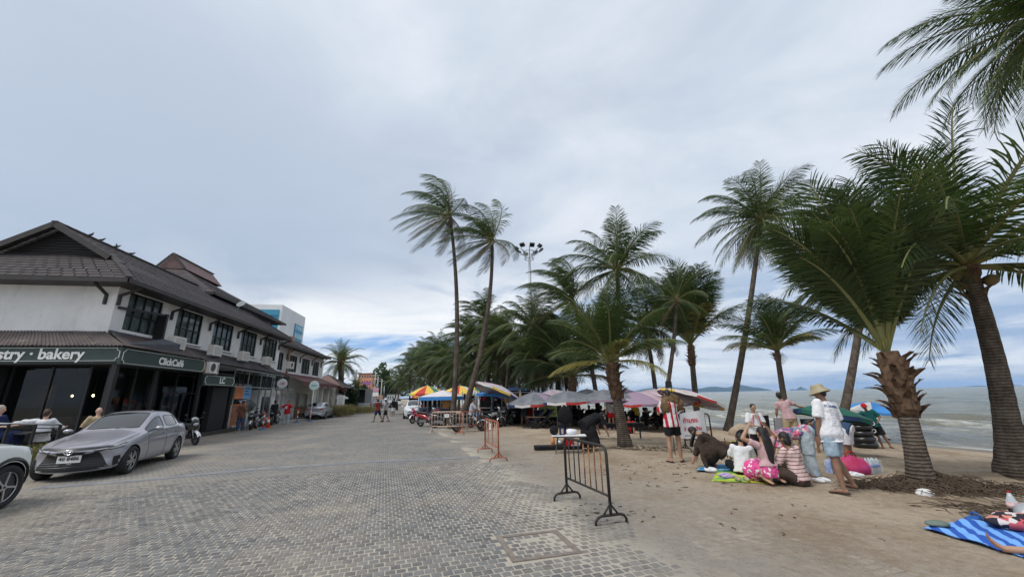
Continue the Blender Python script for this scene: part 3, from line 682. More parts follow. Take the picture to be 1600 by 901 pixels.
# air conditioners
def ac_unit():
    t = bthing('air_conditioner', '', 'air conditioner')
    MB().box((0, 0, .28), (.82, .30, .55)).build('casing', CREAM, t)
    f = MB(); f.torus((-.12, -.16, .29), (0, 1, 0), .20, .012, 20, 6)
    for r_ in (.15, .10, .05): f.torus((-.12, -.16, .29), (0, 1, 0), r_, .005, 16, 4)
    f.build('fan_grille', GREY, t); MB().cyl((-.12, -.152, .29), (-.12, -.156, .29), .19, n=20).build('fan_opening', BLACK, t)
    MB().box((.33, -.152, .28), (.10, .006, .42)).build('side_panel', GREY, t)
    for k in range(9): MB().box((-.02, .153, .08+k*.05), (.66, .006, .02)).build('vent_slot', GREY, t)
    for x in (-.3, .3): MB().box((x, 0, -.03), (.05, .34, .06)).build('foot', GREY, t)
    return t
ac0 = ac_unit(); q = LP(5.65, -.02, 3.04); ac0.location = q; ac0.rotation_euler = (0, 0, -radians(80.5)+pi+pi-pi*0-radians(0)); ac0.rotation_euler = (0, 0, atan2(U3.y, U3.x))
ac0['label'] = 'white air conditioner with round fan grille standing above the double-letter sign'; ac0['group'] = 'air conditioners along the white facade'
for (uu, w_, lab) in ((3.75, .6, 'air conditioner under the wall between the first and second upper window of the cafe'), (6.85, .6, 'air conditioner below the gap between the second and third upper window'), (9.95, .62, 'air conditioner below the gap between the third and fourth upper window'), (13.2, .62, 'air conditioner on the tiled lean-to, below the gap before the fifth window')):
    zz = 3.66+(w_+.1)/1.5*.72+.05; d_ = dup(ac0, LP(uu, w_, zz), atan2(U3.y, U3.x)+pi, lab)
d_ = dup(ac0, LP(18.2, .9, 4.15), atan2(U3.y, U3.x), 'air conditioner fixed at the corner where the second white building begins')
q = MB(); lbox(q, 5.12, 5.36, -.02, .25, 3.05, 3.5); box_ = q.build('meter_box', mat('rusty_box', (.20, .12, .09), .8, c2=(.32, .2, .15), sc=9)); tag(box_, 'rusty brown box between the cafe sign and the air conditioner', 'box')
# cafe ground floor: steel frame, dark glass, interior, lamps, deck rail
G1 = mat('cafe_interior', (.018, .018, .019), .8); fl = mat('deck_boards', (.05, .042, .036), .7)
shop = bthing('cafe_shopfront', 'black steel and glass shopfront of the cafe on the ground floor', 'shopfront')
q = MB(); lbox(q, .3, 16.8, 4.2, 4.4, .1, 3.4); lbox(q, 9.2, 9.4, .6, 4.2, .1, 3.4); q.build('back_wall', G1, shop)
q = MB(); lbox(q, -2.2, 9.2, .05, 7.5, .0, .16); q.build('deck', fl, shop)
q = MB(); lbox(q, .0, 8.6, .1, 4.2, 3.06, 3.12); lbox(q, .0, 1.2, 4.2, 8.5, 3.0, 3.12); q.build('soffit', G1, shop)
for (uu, vv, s_) in ((.05, .1, .16), (2.6, .4, .1), (5.2, .1, .12)): q = MB(); lbox(q, uu, uu+s_, vv, vv+s_, .1, 3.1); q.build('post', BLACK, shop)
for k in range(5): q = MB(); lbox(q, .9, .98, 1.5+k*1.25, 1.57+k*1.25, .16, 3.06); q.build('post', BLACK, shop)
for k in range(5): MB().poly([LP(.94, 1.57+k*1.25, .2), LP(.94, 2.75+k*1.25, .2), LP(.94, 2.75+k*1.25, 3.05), LP(.94, 1.57+k*1.25, 3.05)]).build('glass_pane', GLASSS, shop)
for k in range(6): q = MB(); lbox(q, 1.0+k*1.3, 1.06+k*1.3, .95, 1.02, .16, 3.06); q.build('post', BLACK, shop)
for k in range(6): MB().poly([LP(1.06+k*1.3, .98, .2), LP(2.3+k*1.3, .98, .2), LP(2.3+k*1.3, .98, 3.05), LP(1.06+k*1.3, .98, 3.05)]).build('glass_pane', GLASSS, shop)
q = MB(); lbox(q, 4.1, 6.9, .90, .96, 2.05, 2.13); lbox(q, 4.1, 4.18, .9, .96, .16, 2.05); lbox(q, 5.45, 5.53, .9, .96, .16, 2.05); lbox(q, 6.82, 6.9, .9, .96, .16, 2.05); q.build('door', BLACK, shop)
q = MB(); lbox(q, 6.9, 8.4, .35, .6, .0, 2.42); q.build('dark_panel', mat('charcoal_board', (.014, .014, .015), .7), shop)
q = MB(); lbox(q, 2.0, 3.6, 2.6, 3.2, .16, 1.2); lbox(q, 1.6, 1.8, 3.2, 6.0, .9, 2.4); q.build('counter', mat('counter_wood', (.09, .06, .045), .6), shop)
lampm = mat('warm_bulb', (1, .8, .5), .5, emit=(1.0, .72, .38, 9.0))
for k, (uu, vv, zz) in enumerate(((1.5, 2.4, 1.98), (1.5, 1.7, 1.98), (1.4, 3.2, 2.1))):
    t = bthing('pendant_lamp', ['glowing bulb behind the cafe glass, right one of the close pair', 'glowing bulb behind the cafe glass nearest the corner post', 'glowing bulb behind the cafe glass, left one of the close pair'][k], 'lamp', 'bulbs hanging in the cafe')
    q = MB().ell(LP(uu, vv, zz), (.035, .035, .045), 10, 6); q.build('bulb', lampm, t); MB().cyl(LP(uu, vv, zz+.04), LP(uu, vv, 3.05), .006, n=5).build('flex', BLACK, t)
# ---------------- second hipped roof standing behind the cafe
def hip_roof(parent, u0, u1, v0, v1, ez, rz, gu, gv0, gv1, gz, rv, eu, tiles=True, gable=True):
    q = MB(); q.poly([lp(u0, v0, ez-.1), lp(u1, v0, ez-.1), lp(u1, v1, ez-.1), lp(u0, v1, ez-.1)])
    q.poly([lp(u0, v0, ez), lp(u1, v0, ez), lp(eu, rv, rz), lp(gu, rv, rz), lp(gu, gv0, gz)]); q.poly([lp(u0, v1, ez), lp(u0, v0, ez), lp(gu, gv0, gz), lp(gu, gv1, gz)])
    q.poly([lp(u1, v1, ez), lp(u0, v1, ez), lp(gu, gv1, gz), lp(gu, rv, rz), lp(eu, rv, rz)]); q.poly([lp(u1, v0, ez), lp(u1, v1, ez), lp(eu, rv, rz)])
    q.poly([lp(gu, gv0, gz), lp(gu, gv1, gz), lp(gu, rv, rz)])
    r_ = q.build('roof', DARK, parent); e = .03
    slope(r_, LP(u0, v1, ez+e), LP(u0, v0, ez+e), LP(gu, gv0, gz+e), LP(gu, gv1, gz+e), tw=.5, course=.42, single=False)
    slope(r_, LP(u0, v0, ez+e), LP(u1, v0, ez+e), LP(eu, rv, rz+e), LP(gu, gv0, gz+e), tw=.5, course=.42, single=False)
    q = MB(); lbar(q, (u0, v0-.03, ez-.05), (u1, v0-.03, ez-.05), .03, .2); lbar(q, (u0-.03, v0, ez-.05), (u0-.03, v1, ez-.05), .03, .2); q.build('fascia_board', DARK, r_)
    return r_
back = bthing('roofed_building', 'building behind the cafe with a grey hip roof and a small red-brown gable on top', 'building')
q = MB(); lbox(q, 12, 22, 4.5, 11, 0, 8.6); q.build('wall', WALL, back)
rb = hip_roof(back, 11.0, 22.8, 3.5, 12.3, 8.65, 11.05, 13.5, 7.3, 8.6, 11.0, 7.9, 20.2, gable=False)
rdm = mat('red_brown_tile', (.13, .075, .07), .7, c2=(.19, .12, .11), sc=4)
q = MB(); q.prism([lp(13.3, 7.0, 10.95), lp(13.3, 8.8, 10.95), lp(13.3, 7.9, 12.0)], U3*4.8); q.build('small_gable', [rdm], rb)
q = MB(); lbar(q, (13.2, 6.95, 10.95), (13.2, 7.9, 12.05), .08, .14); lbar(q, (13.2, 8.85, 10.95), (13.2, 7.9, 12.05), .08, .14); lbar(q, (13.2, 7.9, 12.06), (18.2, 7.9, 12.06), .16, .06); q.build('bargeboard', DARK, rb)
dish = bthing('satellite_dish', 'white satellite dish standing on the grey roof behind the cafe', 'satellite dish')
q = MB(); c0 = Matrix.Rotation(radians(55), 3, 'X'); q.ell(LP(13.2, 2.9, 8.40), (.30, .30, .09), 16, 6, c0, -1, 0); q.build('dish', mat('dish_grey', (.20, .23, .25), .7), dish); q = MB(); lbar(q, (13.2, 3.1, 7.7), (13.2, 2.95, 8.4), .05); q.build('mast', GREY, dish)
# ---------------- second white building
b2 = bthing('white_building', 'second white two-storey building with tall black windows above a maroon awning', 'building')
V2 = 2.2
w2 = [(18.1, 20.0, 4.15, 5.6), (21.2, 23.2, 4.15, 5.6), (24.45, 26.7, 4.15, 5.62), (27.7, 29.7, 4.15, 5.62)]
wallrun(b2, 17.3, 31.2, 3.0, 6.3, V2, .2, w2)
q = MB(); lbox(q, 17.3, 17.5, V2+.2, 9, 0, 6.3); lbox(q, 31.0, 31.2, V2+.2, 9, 0, 6.3); lbox(q, 17.5, 31, 3.4, 3.5, 0, 6.2); q.build('side_wall', WALL, b2)
for a, b, c, d in w2: window(b2, a, b, c, d, V2+.06, cols=3)
for uu in (17.6, 20.6, 23.8, 27.2, 30.2): q = MB(); lbar(q, (uu, V2-.06, 5.1), (uu, V2-.06, 5.6), .09); lbar(q, (uu, V2-.06, 5.58), (uu, 1.55, 6.05), .08); q.build('eave_bracket', DARK, b2)
hip_roof(b2, 16.6, 31.0, 1.4, 9.6, 6.18, 8.3, 18.5, 4.5, 6.5, 7.9, 5.5, 28.6)
q = MB()
for k in range(22): lbar(q, (18.5+k*.5, 5.5, 8.3), (18.5+k*.5, 5.5, 8.45+.05*(k % 3)), .02)
q.build('ridge_spike', DARK, b2)
# ground floor of the second building: piers and openings
gf = mat('cream_plaster', (.62, .60, .52), .85, c2=(.72, .70, .62), sc=1.5)
wallrun(b2, 17.3, 23.8, .1, 3.0, V2-.05, .2, [(18.2, 18.8, .1, 2.2), (19.5, 20.0, 1.2, 2.3), (20.6, 21.0, .6, 2.2), (21.4, 21.8, .6, 2.2), (22.2, 22.6, .6, 2.2)], 'lower_wall')
wallrun(b2, 23.8, 31.2, .1, 3.0, V2+.3, .2, [(24.6, 25.8, .1, 2.3), (26.6, 28.2, .9, 2.3), (29, 30.2, .1, 2.3)], 'lower_wall', gf)
for uu in (23.9, 26.2, 28.4, 30.6): q = MB(); lbox(q, uu-.14, uu+.14, .5, .78, .1, 3.1); q.build('column', gf, b2)
q = MB(); lbar(q, (20.3, 1.9, 3.0), (20.3, 1.9, 6.9), .16); lbox(q, 20.0, 20.6, 1.7, 2.1, 6.7, 7.1); q.build('chimney', mat('rusty_flue', (.28, .19, .14), .8, c2=(.38, .28, .22), sc=6), b2)
aw = bthing('awning', 'maroon sloping awning over the entrance of the second white building', 'awning')
mar = mat('maroon_sheet', (.10, .030, .026), .55, c2=(.14, .045, .04), sc=2)
for k in range(10):
    q = MB(); u_ = 19.3+k*1.05; q.prism([lp(u_, .1, 3.12), lp(u_+1.03, .1, 3.12), lp(u_+1.03, V2-.1, 3.92), lp(u_, V2-.1, 3.92)], (0, 0, .04+.008*(k % 2))); q.build('awning_panel', mar, aw, fixn=True)
q = MB(); lbox(q, 19.3, 29.8, .06, .1, 2.86, 3.12); q.build('valance', mar, aw)
q = MB(); lbar(q, (29.8, .1, 3.1), (31.8, -.3, 2.5), .5, .05); q.build('end_flap', mar, aw)
# clutter hung at the corner of the second building: pipes, cables, frames
pip = bthing('wall_pipes', 'tangle of grey pipes and cable brackets on the corner wall before the maroon awning', 'pipes')
for k in range(7):
    uu = 17.2+k*.55; q = MB(); lbar(q, (uu, V2-.35+.06*k, .3), (uu, V2-.35+.06*k, 2.6+R.uniform(0, 1.8)), .07 if k % 2 else .12); q.build('pipe', [BLACK, GREY, WHITE][k % 3], pip)
for k in range(4): q = MB(); lbar(q, (16.9, V2-.3, 2.4+k*.45), (20.3, V2-.25, 2.5+k*.4), .04); q.build('bracket', BLACK, pip)
# ---------------- street front between the cafe and the second building
sf = bthing('dark_shopfront', 'dark glazed shopfront with steel fascia beyond the double-letter sign', 'shopfront')
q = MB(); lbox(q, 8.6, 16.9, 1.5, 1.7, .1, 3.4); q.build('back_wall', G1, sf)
for k in range(15): q = MB(); lbox(q, 8.3+k*.56, 8.34+k*.56, .12, .16, 2.5, 3.42); q.build('mullion', GREY if k % 3 == 0 else BLACK, sf)
for k in range(14): MB().poly([LP(8.34+k*.56, .15, 2.55), LP(8.86+k*.56, .15, 2.55), LP(8.86+k*.56, .15, 3.4), LP(8.34+k*.56, .15, 3.4)]).build('glass_pane', GLASSS, sf)
q = MB(); lbar(q, (8.2, .05, 2.48), (16.9, .05, 2.46), .06, .06); lbar(q, (8.2, .05, 3.42), (16.9, .2, 3.40), .06, .05); q.build('steel_rail', GREY, sf)
for k in range(4): q = MB(); lbox(q, 12.2+k*.9, 12.26+k*.9, .35, .42, .1, 2.45); q.build('post', GREY, sf)
booth = bthing('booth', 'small white booth with a dark window and flat overhanging top, behind parked scooters', 'booth')
q = MB(); lbox(q, 11.7, 14.3, -.2, .0, .1, 1.9); lbox(q, 11.7, 11.9, 0, 1.3, .1, 1.9); lbox(q, 14.1, 14.3, 0, 1.3, .1, 1.9); q.build('wall', WHITE, booth)
q = MB(); lbox(q, 11.55, 14.5, -.32, 1.4, 1.9, 2.12); q.build('roof', WHITE, booth); q = MB(); lbox(q, 11.95, 13.2, -.23, -.203, .75, 1.72); q.build('window', mat('dark_screen', (.02, .022, .03), .2), booth); booth.location = U3*1.4+V3*.85; booth.scale = (1, 1, 1.12)
# food kiosk with orange and blue banner
kq = bthing('food_kiosk', 'street food kiosk with white canopy, orange and pale blue banner and a glass hood', 'kiosk')
org = mat('orange_banner', (.62, .17, .06), .7, c2=(.75, .30, .14), sc=9); blu = mat('pale_blue_banner', (.22, .47, .80), .7); 
q = MB(); q.prism([lp(8.9, -.25, 2.25), lp(10.9, -.25, 2.25), lp(10.9, .95, 2.35), lp(8.9, .95, 2.35)], (0, 0, .07)); q.build('canopy', WHITE, kq, fixn=True)
q = MB(); lbox(q, 8.9, 9.9, -.30, -.27, 1.55, 2.25); q.build('orange_banner', org, kq)
q = MB(); lbox(q, 9.9, 10.9, -.30, -.27, 1.55, 2.25); q.build('blue_banner', blu, kq)
q = MB()
for k in range(3): lbox(q, 10.1, 10.1+[.55, .4, .6][k], -.304, -.301, 2.08-k*.16, 2.13-k*.16)
q.build('lettering', mat('navy_print', (.03, .06, .22), .6), kq)
q = MB(); q.poly([lp(9.0, -.35, 1.5), lp(10.9, -.35, 1.5), lp(10.9, -.75, 1.2), lp(9.0, -.75, 1.2)]); q.poly([lp(9.0, -.75, 1.2), lp(10.9, -.75, 1.2), lp(10.9, -.4, .85), lp(9.0, -.4, .85)]); q.build('glass_hood', GLASSW, kq)
q = MB(); lbox(q, 9.2, 10.9, -.3, .5, .15, .85); q.build('counter', WHITE, kq)
for a, b in ((8.92, -.25), (10.86, -.25), (8.92, .9), (10.86, .9)): q = MB(); lbox(q, a, a+.04, b, b+.04, .1, 2.27); q.build('post', WHITE, kq)
for k, (c_, n_) in enumerate(((org, 'orange_sign'), (WHITE, 'menu_sign'))):
    q = MB(); lbox(q, 8.75, 8.78, -.95+k*.75-.15, -.35+k*.65, .25, 1.3 if k == 0 else 1.25); q.build(n_, c_, kq)
q = MB()
for k in range(6): lbox(q, 8.744, 8.748, -.85, -.45, .4+k*.14, .45+k*.14); lbox(q, 8.744, 8.748, -.25, .12, .35+k*.14, .39+k*.14)
q.build('printed_lines', mat('grey_print', (.25, .25, .25), .7), kq); kq.location = U3*.95+V3*1.0; kq.scale = (1, 1, 1.16)
# round sign on pole, oval sign, menu board, parasol by the restaurant
def round_sign(label, px, py, dep, rad, m, txt, name='round_sign', oval=1.0, tm=None):
    c = D(px, py, dep); t = thing(name, label, 'sign', (c.x, c.y, .1)); h = c.z-.1; vd = V((-c.x, -c.y, 0)).normalized(); rx = V((-vd.y, vd.x, 0))
    q = MB(); q.tube([V((0, 0, h))-vd*.03, V((0, 0, h))+vd*.03], rad, 24, True, 1.0); q.build('sign_disc', m, t)
    q = MB(); q.torus((0, 0, h), vd, rad, .025, 24, 6); q.build('sign_rim', WHITE, t)
    rr = random.Random(len(label)); q = MB(); x = -rad*.55
    while x < rad*.5: w_ = rad*rr.uniform(.06, .14); hh = rad*rr.uniform(.12, .34); q.poly([V((0, 0, h+z_))+rx*x_+vd*.045 for x_, z_ in ((x, -hh), (x+w_, -hh), (x+w_*1.2, hh), (x+w_*.2, hh))]); x += w_+rad*.06
    q.build('lettering', tm or WHITE, t)
    if oval: MB().cyl((0, 0, 0), (0, 0, h-rad), .03, n=8).build('pole', WHITE, t)
    else: MB().bar((0, 0, h), (-1.0, .15, h+.35), .03).build('bracket', BLACK, t)
    return t
teal = mat('teal_print', (.08, .35, .36), .6)
round_sign('round pale teal and white sign on a tall white pole before the maroon awning', 491, 602, 32, .34, mat('pale_teal', (.62, .78, .76), .5), 'cafe', tm=teal)
ov = round_sign('round sign with red and blue lettering hanging over the pavement by the dark shopfront', 441, 599, 26, .27, mat('sign_grey', (.45, .47, .50), .5), 'BAR', oval=0, tm=mat('red_print', (.5, .06, .05), .6))
mbd = thing('menu_board', 'upright white menu board with red foot, at the planter beyond the silver car', 'sign board', D(531, 641, 42)); R0 = radians(20)
MB().box((0, 0, .95), (.75, .05, 1.15), (0, 0, R0)).build('panel', WHITE, mbd); MB().box((0, 0, .2), (.5, .3, .36), (0, 0, R0)).build('foot', mat('orange_plastic', (.70, .12, .04), .5), mbd)
q = MB()
for k in range(5): q.box((-.03*sin(R0), -.03, 1.35-k*.18), (.45, .008, .05), (0, 0, R0))
q.build('printed_lines', mat('grey_print', (.25, .25, .25), .7), mbd)
# restaurant terrace beyond, low brown roofs
r3 = bthing('restaurant_building', 'low restaurant with brown tiled pavilion roofs beyond the maroon awning', 'building')
q = MB(); lbox(q, 32.5, 44, 1.5, 9, .1, 3.0); q.build('wall', gf, r3)
for (a, b, c, d, z0, z1) in ((31.5, 36.5, -.2, 5, 2.9, 4.6), (36.5, 42, 0, 6, 2.7, 4.4)):
    q = MB(); mu, mv = (a+b)/2, (c+d)/2; q.poly([lp(a, c, z0), lp(b, c, z0), lp(mu, mv, z1)]); q.poly([lp(a, d, z0), lp(a, c, z0), lp(mu, mv, z1)]); q.poly([lp(b, c, z0), lp(b, d, z0), lp(mu, mv, z1)]); q.build('roof', rdm, r3)
    slope(r3, LP(a, c, z0+.02), LP(b, c, z0+.02), LP(mu+.1, mv, z1), LP(mu-.1, mv, z1), tw=.5, course=.5, single=False, name='roof_tile')
q = MB(); lbox(q, 33, 43, 9, 18, .1, 6.3); q.build('upper_wall', WALL, r3)
hip_roof(r3, 32, 44, 8, 19, 6.3, 8.9, 34.5, 12.5, 14.5, 8.6, 13.5, 41.5)
par = thing('parasol', 'white square parasol over the restaurant terrace', 'parasol', (*D(525, 640, 47).xy, .1)); par.scale = (.66, .66, .86)
MB().cyl((0, 0, 0), (0, 0, 2.6), .03).build('pole', GREY, par); q = MB()
for k in range(4): a = [(-1, -1), (1, -1), (1, 1), (-1, 1)]; q.poly([(a[k][0]*1.4, a[k][1]*1.4, 2.05), (a[(k+1) % 4][0]*1.4, a[(k+1) % 4][1]*1.4, 2.05), (0, 0, 2.65)]); q.poly([(a[k][0]*1.4, a[k][1]*1.4, 2.05), (a[(k+1) % 4][0]*1.4, a[(k+1) % 4][1]*1.4, 2.05), (a[(k+1) % 4][0]*1.4, a[(k+1) % 4][1]*1.4, 1.85), (a[k][0]*1.4, a[k][1]*1.4, 1.85)])
q.build('canopy', WHITE, par)
# ---------------- blue and white tower block behind
bb = thing('apartment_block', 'white block with bright blue wall and blue glazed corner rising behind the brown roofs', 'building')
c = D(442, 476, 52); bl = mat('blue_wall', (.015, .20, .36), .5, c2=(.03, .26, .43), sc=.6)
def blk(mb, du0, du1, dv0, dv1, z0, z1):
    base = V((c.x, c.y, 0)); P = [base+U3*u+V3*v+V((0, 0, z)) for z in (z0, z1) for u, v in ((du0, dv0), (du1, dv0), (du1, dv1), (du0, dv1))]; n = mb.add(P)
    for a in ((0, 1, 2, 3), (4, 7, 6, 5), (0, 4, 5, 1), (1, 5, 6, 2), (2, 6, 7, 3), (3, 7, 4, 0)): mb.face(*[n+i for i in a])
H_ = c.z
q = MB(); blk(q, 0, 9, 0, 12, 0, H_); q.build('wall', mat('block_white', (.66, .67, .68), .7, c2=(.76, .77, .78), sc=.3), bb)
q = MB(); blk(q, -.05, -.004, .3, 11.6, 0, H_-.7); q.build('blue_wall', bl, bb)
q = MB(); blk(q, -.10, -.06, .3, 11.6, H_-1.5, H_-.75); q.build('ledge', mat('light_blue_band', (.05, .28, .42), .5), bb)
for zt in (H_-1.7, H_-4.6):
    f_ = MB(); blk(f_, 5.0, 8.3, -.10, -.004, zt-2.5, zt); fo = f_.build('window', bl, bb)
    for k in range(4):
        for l in range(2): q = MB(); blk(q, 5.12+k*.8, 5.8+k*.8, -.13, -.104, zt-2.4+l*1.25+.3, zt-1.35+l*1.2); q.build('pane', mat('blue_glass', (.10, .30, .42), .15, c2=(.25, .50, .60), sc=1.2), fo)
# ---------------- far street: houses, poles, signs
def far_house(label, px0, px1, pytop, dep, m, depth=12, rows=0, cols=0, roofm=None, name='far_building'):
    a = D(px0, 600, dep); b = D(px1, 600, dep); zt = D(px0, pytop, dep).z; t = thing(name, label, 'building', (0, 0, 0)); a.z = b.z = 0; d = (b-a); L = d.length; d.normalize(); n = V((-d.y, d.x, 0))
    if n.y < 0: n = -n
    q = MB(); c_ = (a+b)/2+n*depth/2; q.box((c_.x, c_.y, zt/2), (L, depth, zt), Matrix((d, n, V((0, 0, 1)))).transposed()); q.build('wall', m, t)
    q = MB(); c2 = c_; q.box((c2.x, c2.y, zt+.15), (L+.6, depth+.6, .3), Matrix((d, n, V((0, 0, 1)))).transposed()); q.build('roof', roofm or DARK, t)
    for j in range(rows):
        for i in range(cols):
            p = a+d*(L*(i+.5)/cols)-n*.06+V((0, 0, zt*(j+.55)/(rows+.2)+.4)); q = MB(); q.box(p, (L/cols*.5, .1, zt/rows*.42), Matrix((d, n, V((0, 0, 1)))).transposed()); q.build('window', GLASSD, t)
    return t
orm = mat('orange_plaster', (.60, .24, .12), .8, c2=(.66, .33, .20), sc=.3); pale = mat('pale_render', (.52, .52, .50), .8, c2=(.62, .61, .58), sc=.5)
far_house('orange terracotta-coloured block of flats far down the street', 559, 580, 584, 170, orm, 14, 5, 5)
far_house('lower orange wing stepping down beside the far orange block', 580, 586, 596, 172, orm, 12, 3, 2)
far_house('pale house under trees at the far end of the street', 600, 612, 612, 220, pale, 14, 2, 3)
far_house('white shed roof at the very end of the road by the palms', 606, 617, 616, 150, pale, 8, 1, 3)
far_house('grey low shop behind the parked pickup', 552, 566, 612, 95, pale, 8, 1, 3)
POLE = mat('concrete_pole', (.42, .41, .39), .85)
for k, (px, dep, top, lab) in enumerate(((557, 70, 577, 'concrete power pole nearest the pickup with the black box body'), (587, 92, 582, 'tall concrete power pole right of the orange block'), (591, 104, 588, 'second concrete power pole right of the orange block'), (597, 125, 592, 'third power pole down the street'), (601, 150, 597, 'fourth power pole down the street, thin and pale'), (606, 185, 601, 'farthest power pole at the end of the street'))):
    q_ = D(px, top, dep); t = thing('power_pole', lab, 'power pole', (q_.x, q_.y, 0), 0, 'power poles along the far street')
    MB().tube([(0, 0, 0), (0, 0, q_.z)], [.22, .13], 8).build('pole', POLE, t); MB().box((0, 0, q_.z-.6), (2.0, .12, .12)).build('crossarm', POLE, t)
    if k < 3: MB().box((0, -.3, q_.z-2.2), (.5, .4, .8)).build('transformer', GREY, t)
wire = MB(); pts = [D(557, 579, 70), D(587, 584, 92), D(597, 594, 125), D(606, 603, 185)]
for dz in (0, .35):
    for a, b in zip(pts, pts[1:]): wire.tube([a.lerp(b, k/6)-V((0, 0, dz+1.2*4*(k/6)*(1-k/6)*.5)) for k in range(7)], .025, 4)
tag(wire.build('overhead_cable', BLACK), 'pair of overhead cables sagging between the street power poles', 'cable')
sg = thing('billboard', 'stacked pink and white signs on a post beyond the black box truck', 'sign', D(585, 622, 80).to_tuple()); z0 = D(585, 632, 80).z; sg.location.z = 0
for k, (dz, m_) in enumerate(((3.4, mat('pink_sign', (.62, .32, .40), .6)), (2.5, WHITE), (4.6, mat('purple_sign', (.35, .12, .35), .6)))): MB().box((-.6*(k == 2)*3, 0, dz), (1.5, .12, .75 if k < 2 else .8)).build('sign_panel', m_, sg)
MB().cyl((0, 0.1, 0), (0, .1, 4.0), .07).build('post', GREY, sg)
# ================================================================== palms and trees
def leaf_mat(name, c1, c2, tr):
    m = mat(name, c1, rough=.5, spec=.35); b = nodes_of(m); oi = nd('ShaderNodeObjectInfo'); P = pos_nodes(); n = nz_pos(P, .9, 3)
    f = mth('ADD', mth('MULTIPLY', oi.outputs['Random'], .6), mth('MULTIPLY', n, .4)); c = ramp(f, [(.15, c1), (.85, c2)]); Lk.new(c, b.inputs['Base Color'])
    t = nd('ShaderNodeBsdfTranslucent'); Lk.new(mixc(1.0, c, tr, 'MULTIPLY'), t.inputs[0]); ms = nd('ShaderNodeMixShader', i={0: .28}); Lk.new(b.outputs[0], ms.inputs[1]); Lk.new(t.outputs[0], ms.inputs[2])
    Lk.new(ms.outputs[0], [q for q in N if q.type == 'OUTPUT_MATERIAL'][0].inputs[0]); return m
FG = leaf_mat('palm_leaf', (.018, .040, .013), (.088, .122, .040), (1.4, 1.5, .8))
FY = leaf_mat('palm_leaf_yellowing', (.19, .19, .045), (.30, .25, .07), (1.3, 1.2, .7))
FD = leaf_mat('palm_leaf_dry', (.13, .085, .05), (.22, .16, .11), (1.1, 1, .9))
STEM = mat('palm_stem', (.13, .15, .05), .5, c2=(.22, .21, .08), sc=2)
def frond_mesh(style, az, el, seed):
    rr = random.Random(seed); L = 1.0
    P = dict(tall=(.95, .16, .17, (-.16, .03, 0), 66, .255, .13), wind=(.85, .55, .5, (-.80, .12, .02), 60, .27, .12), young=(.62, .10, .14, (-.12, .02, 0), 74, .275, .20), date=(1.1, .05, .05, (-.02, 0, 0), 50, .17, .08), mass=(1.15, .2, .2, (-.32, .05, 0), 40, .28, .10))[style]
    droop, lw, wv, W, npair, LL, t0 = P; W = V(W); n = 14
    d = V((cos(az)*cos(el), sin(az)*cos(el), sin(el))); p = V(); pts = [p.copy()]; ds = [d.copy()]
    for i in range(n):
        t = (i+1)/n; d = d+V((0, 0, -droop*.20*t**1.2))+W*(.20*t); d.normalize(); p = p+d*(L/n); pts.append(p.copy()); ds.append(d.copy())
    mb = MB(); mb.tube(pts, [(.021 if style == 'young' else .0155)*(1-.9*(i/n)**.8)+.0012 for i in range(n+1)], 5, False); mb.mi = 0
    for f in range(len(mb.f)): mb.m[f] = 1
    up_ = V((0, 0, 1)); roll = rr.uniform(-.35, .35)
    for s in (-1, 1):
        for k in range(npair):
            t = t0+(1-t0)*(k+rr.uniform(.2, .8))/npair; x = t*n; i = min(n-1, int(x)); q = pts[i].lerp(pts[i+1], x-i); T = ds[i].lerp(ds[i+1], x-i).normalized()
            side = T.cross(up_); side = side.normalized() if side.length > .05 else T.orthogonal().normalized()
            side = Matrix.Rotation(roll+s*.12, 3, T) @ side; nrm = side.cross(T).normalized()
            if rr.random() < .04: continue
            a = radians(62-34*t)+rr.uniform(-.13, .13); D0 = (side*s*sin(a)+T*cos(a)+nrm*rr.uniform(.02, .28)).normalized()
            prof = (.42+1.5*min(1, (t-t0)/.30)*.42)*(1 if t < .6 else 1-.62*((t-.6)/.4)**1.3); ll = LL*prof*rr.uniform(.85, 1.1); w = (.0125 if style != 'mass' else .021)*(1-.35*t)
            grav = (.55 if style != 'date' else .15)+lw*.6+rr.uniform(-.12, .2); wd = T*(w/2); pp = q.copy(); D1 = D0.copy(); row = [pp-wd*.55, pp+wd*.55]
            for seg, (fr, ww) in enumerate(((.40, 1.0), (.36, .72), (.24, 0))):
                D1 = (D1+V((0, 0, -grav*fr*1.1))+W*(.5+lw)*fr*1.3).normalized(); pp = pp+D1*(ll*fr)
                row += [pp-wd*ww, pp+wd*ww] if ww else [pp]
            b = mb.add(row); mb.face(b, b+1, b+3, b+2); mb.face(b+2, b+3, b+5, b+4); mb.face(b+4, b+5, b+6)
    return mb.mesh('frond', [FG, STEM])
POOL = {}
NAZ = dict(tall=10, wind=8, young=8, date=8, mass=8); ELS = dict(tall=(78, 56, 34, 12, -12, -42), wind=(75, 45, 15, -25), young=(84, 68, 50, 28, 5), date=(80, 55, 30, 5, -25), mass=(76, 48, 20, -10, -45))
def frond(style, az, el):
    n = NAZ[style]; a = int(round(az/(2*pi)*n)) % n; e = min(range(len(ELS[style])), key=lambda k: abs(ELS[style][k]-degrees_(el))); k = (style, a, e)
    if k not in POOL: POOL[k] = frond_mesh(style, a*2*pi/n, radians(ELS[style][e]), hash((a, e, len(style))) % 9999)
    return POOL[k]
def degrees_(x): return x*180/pi
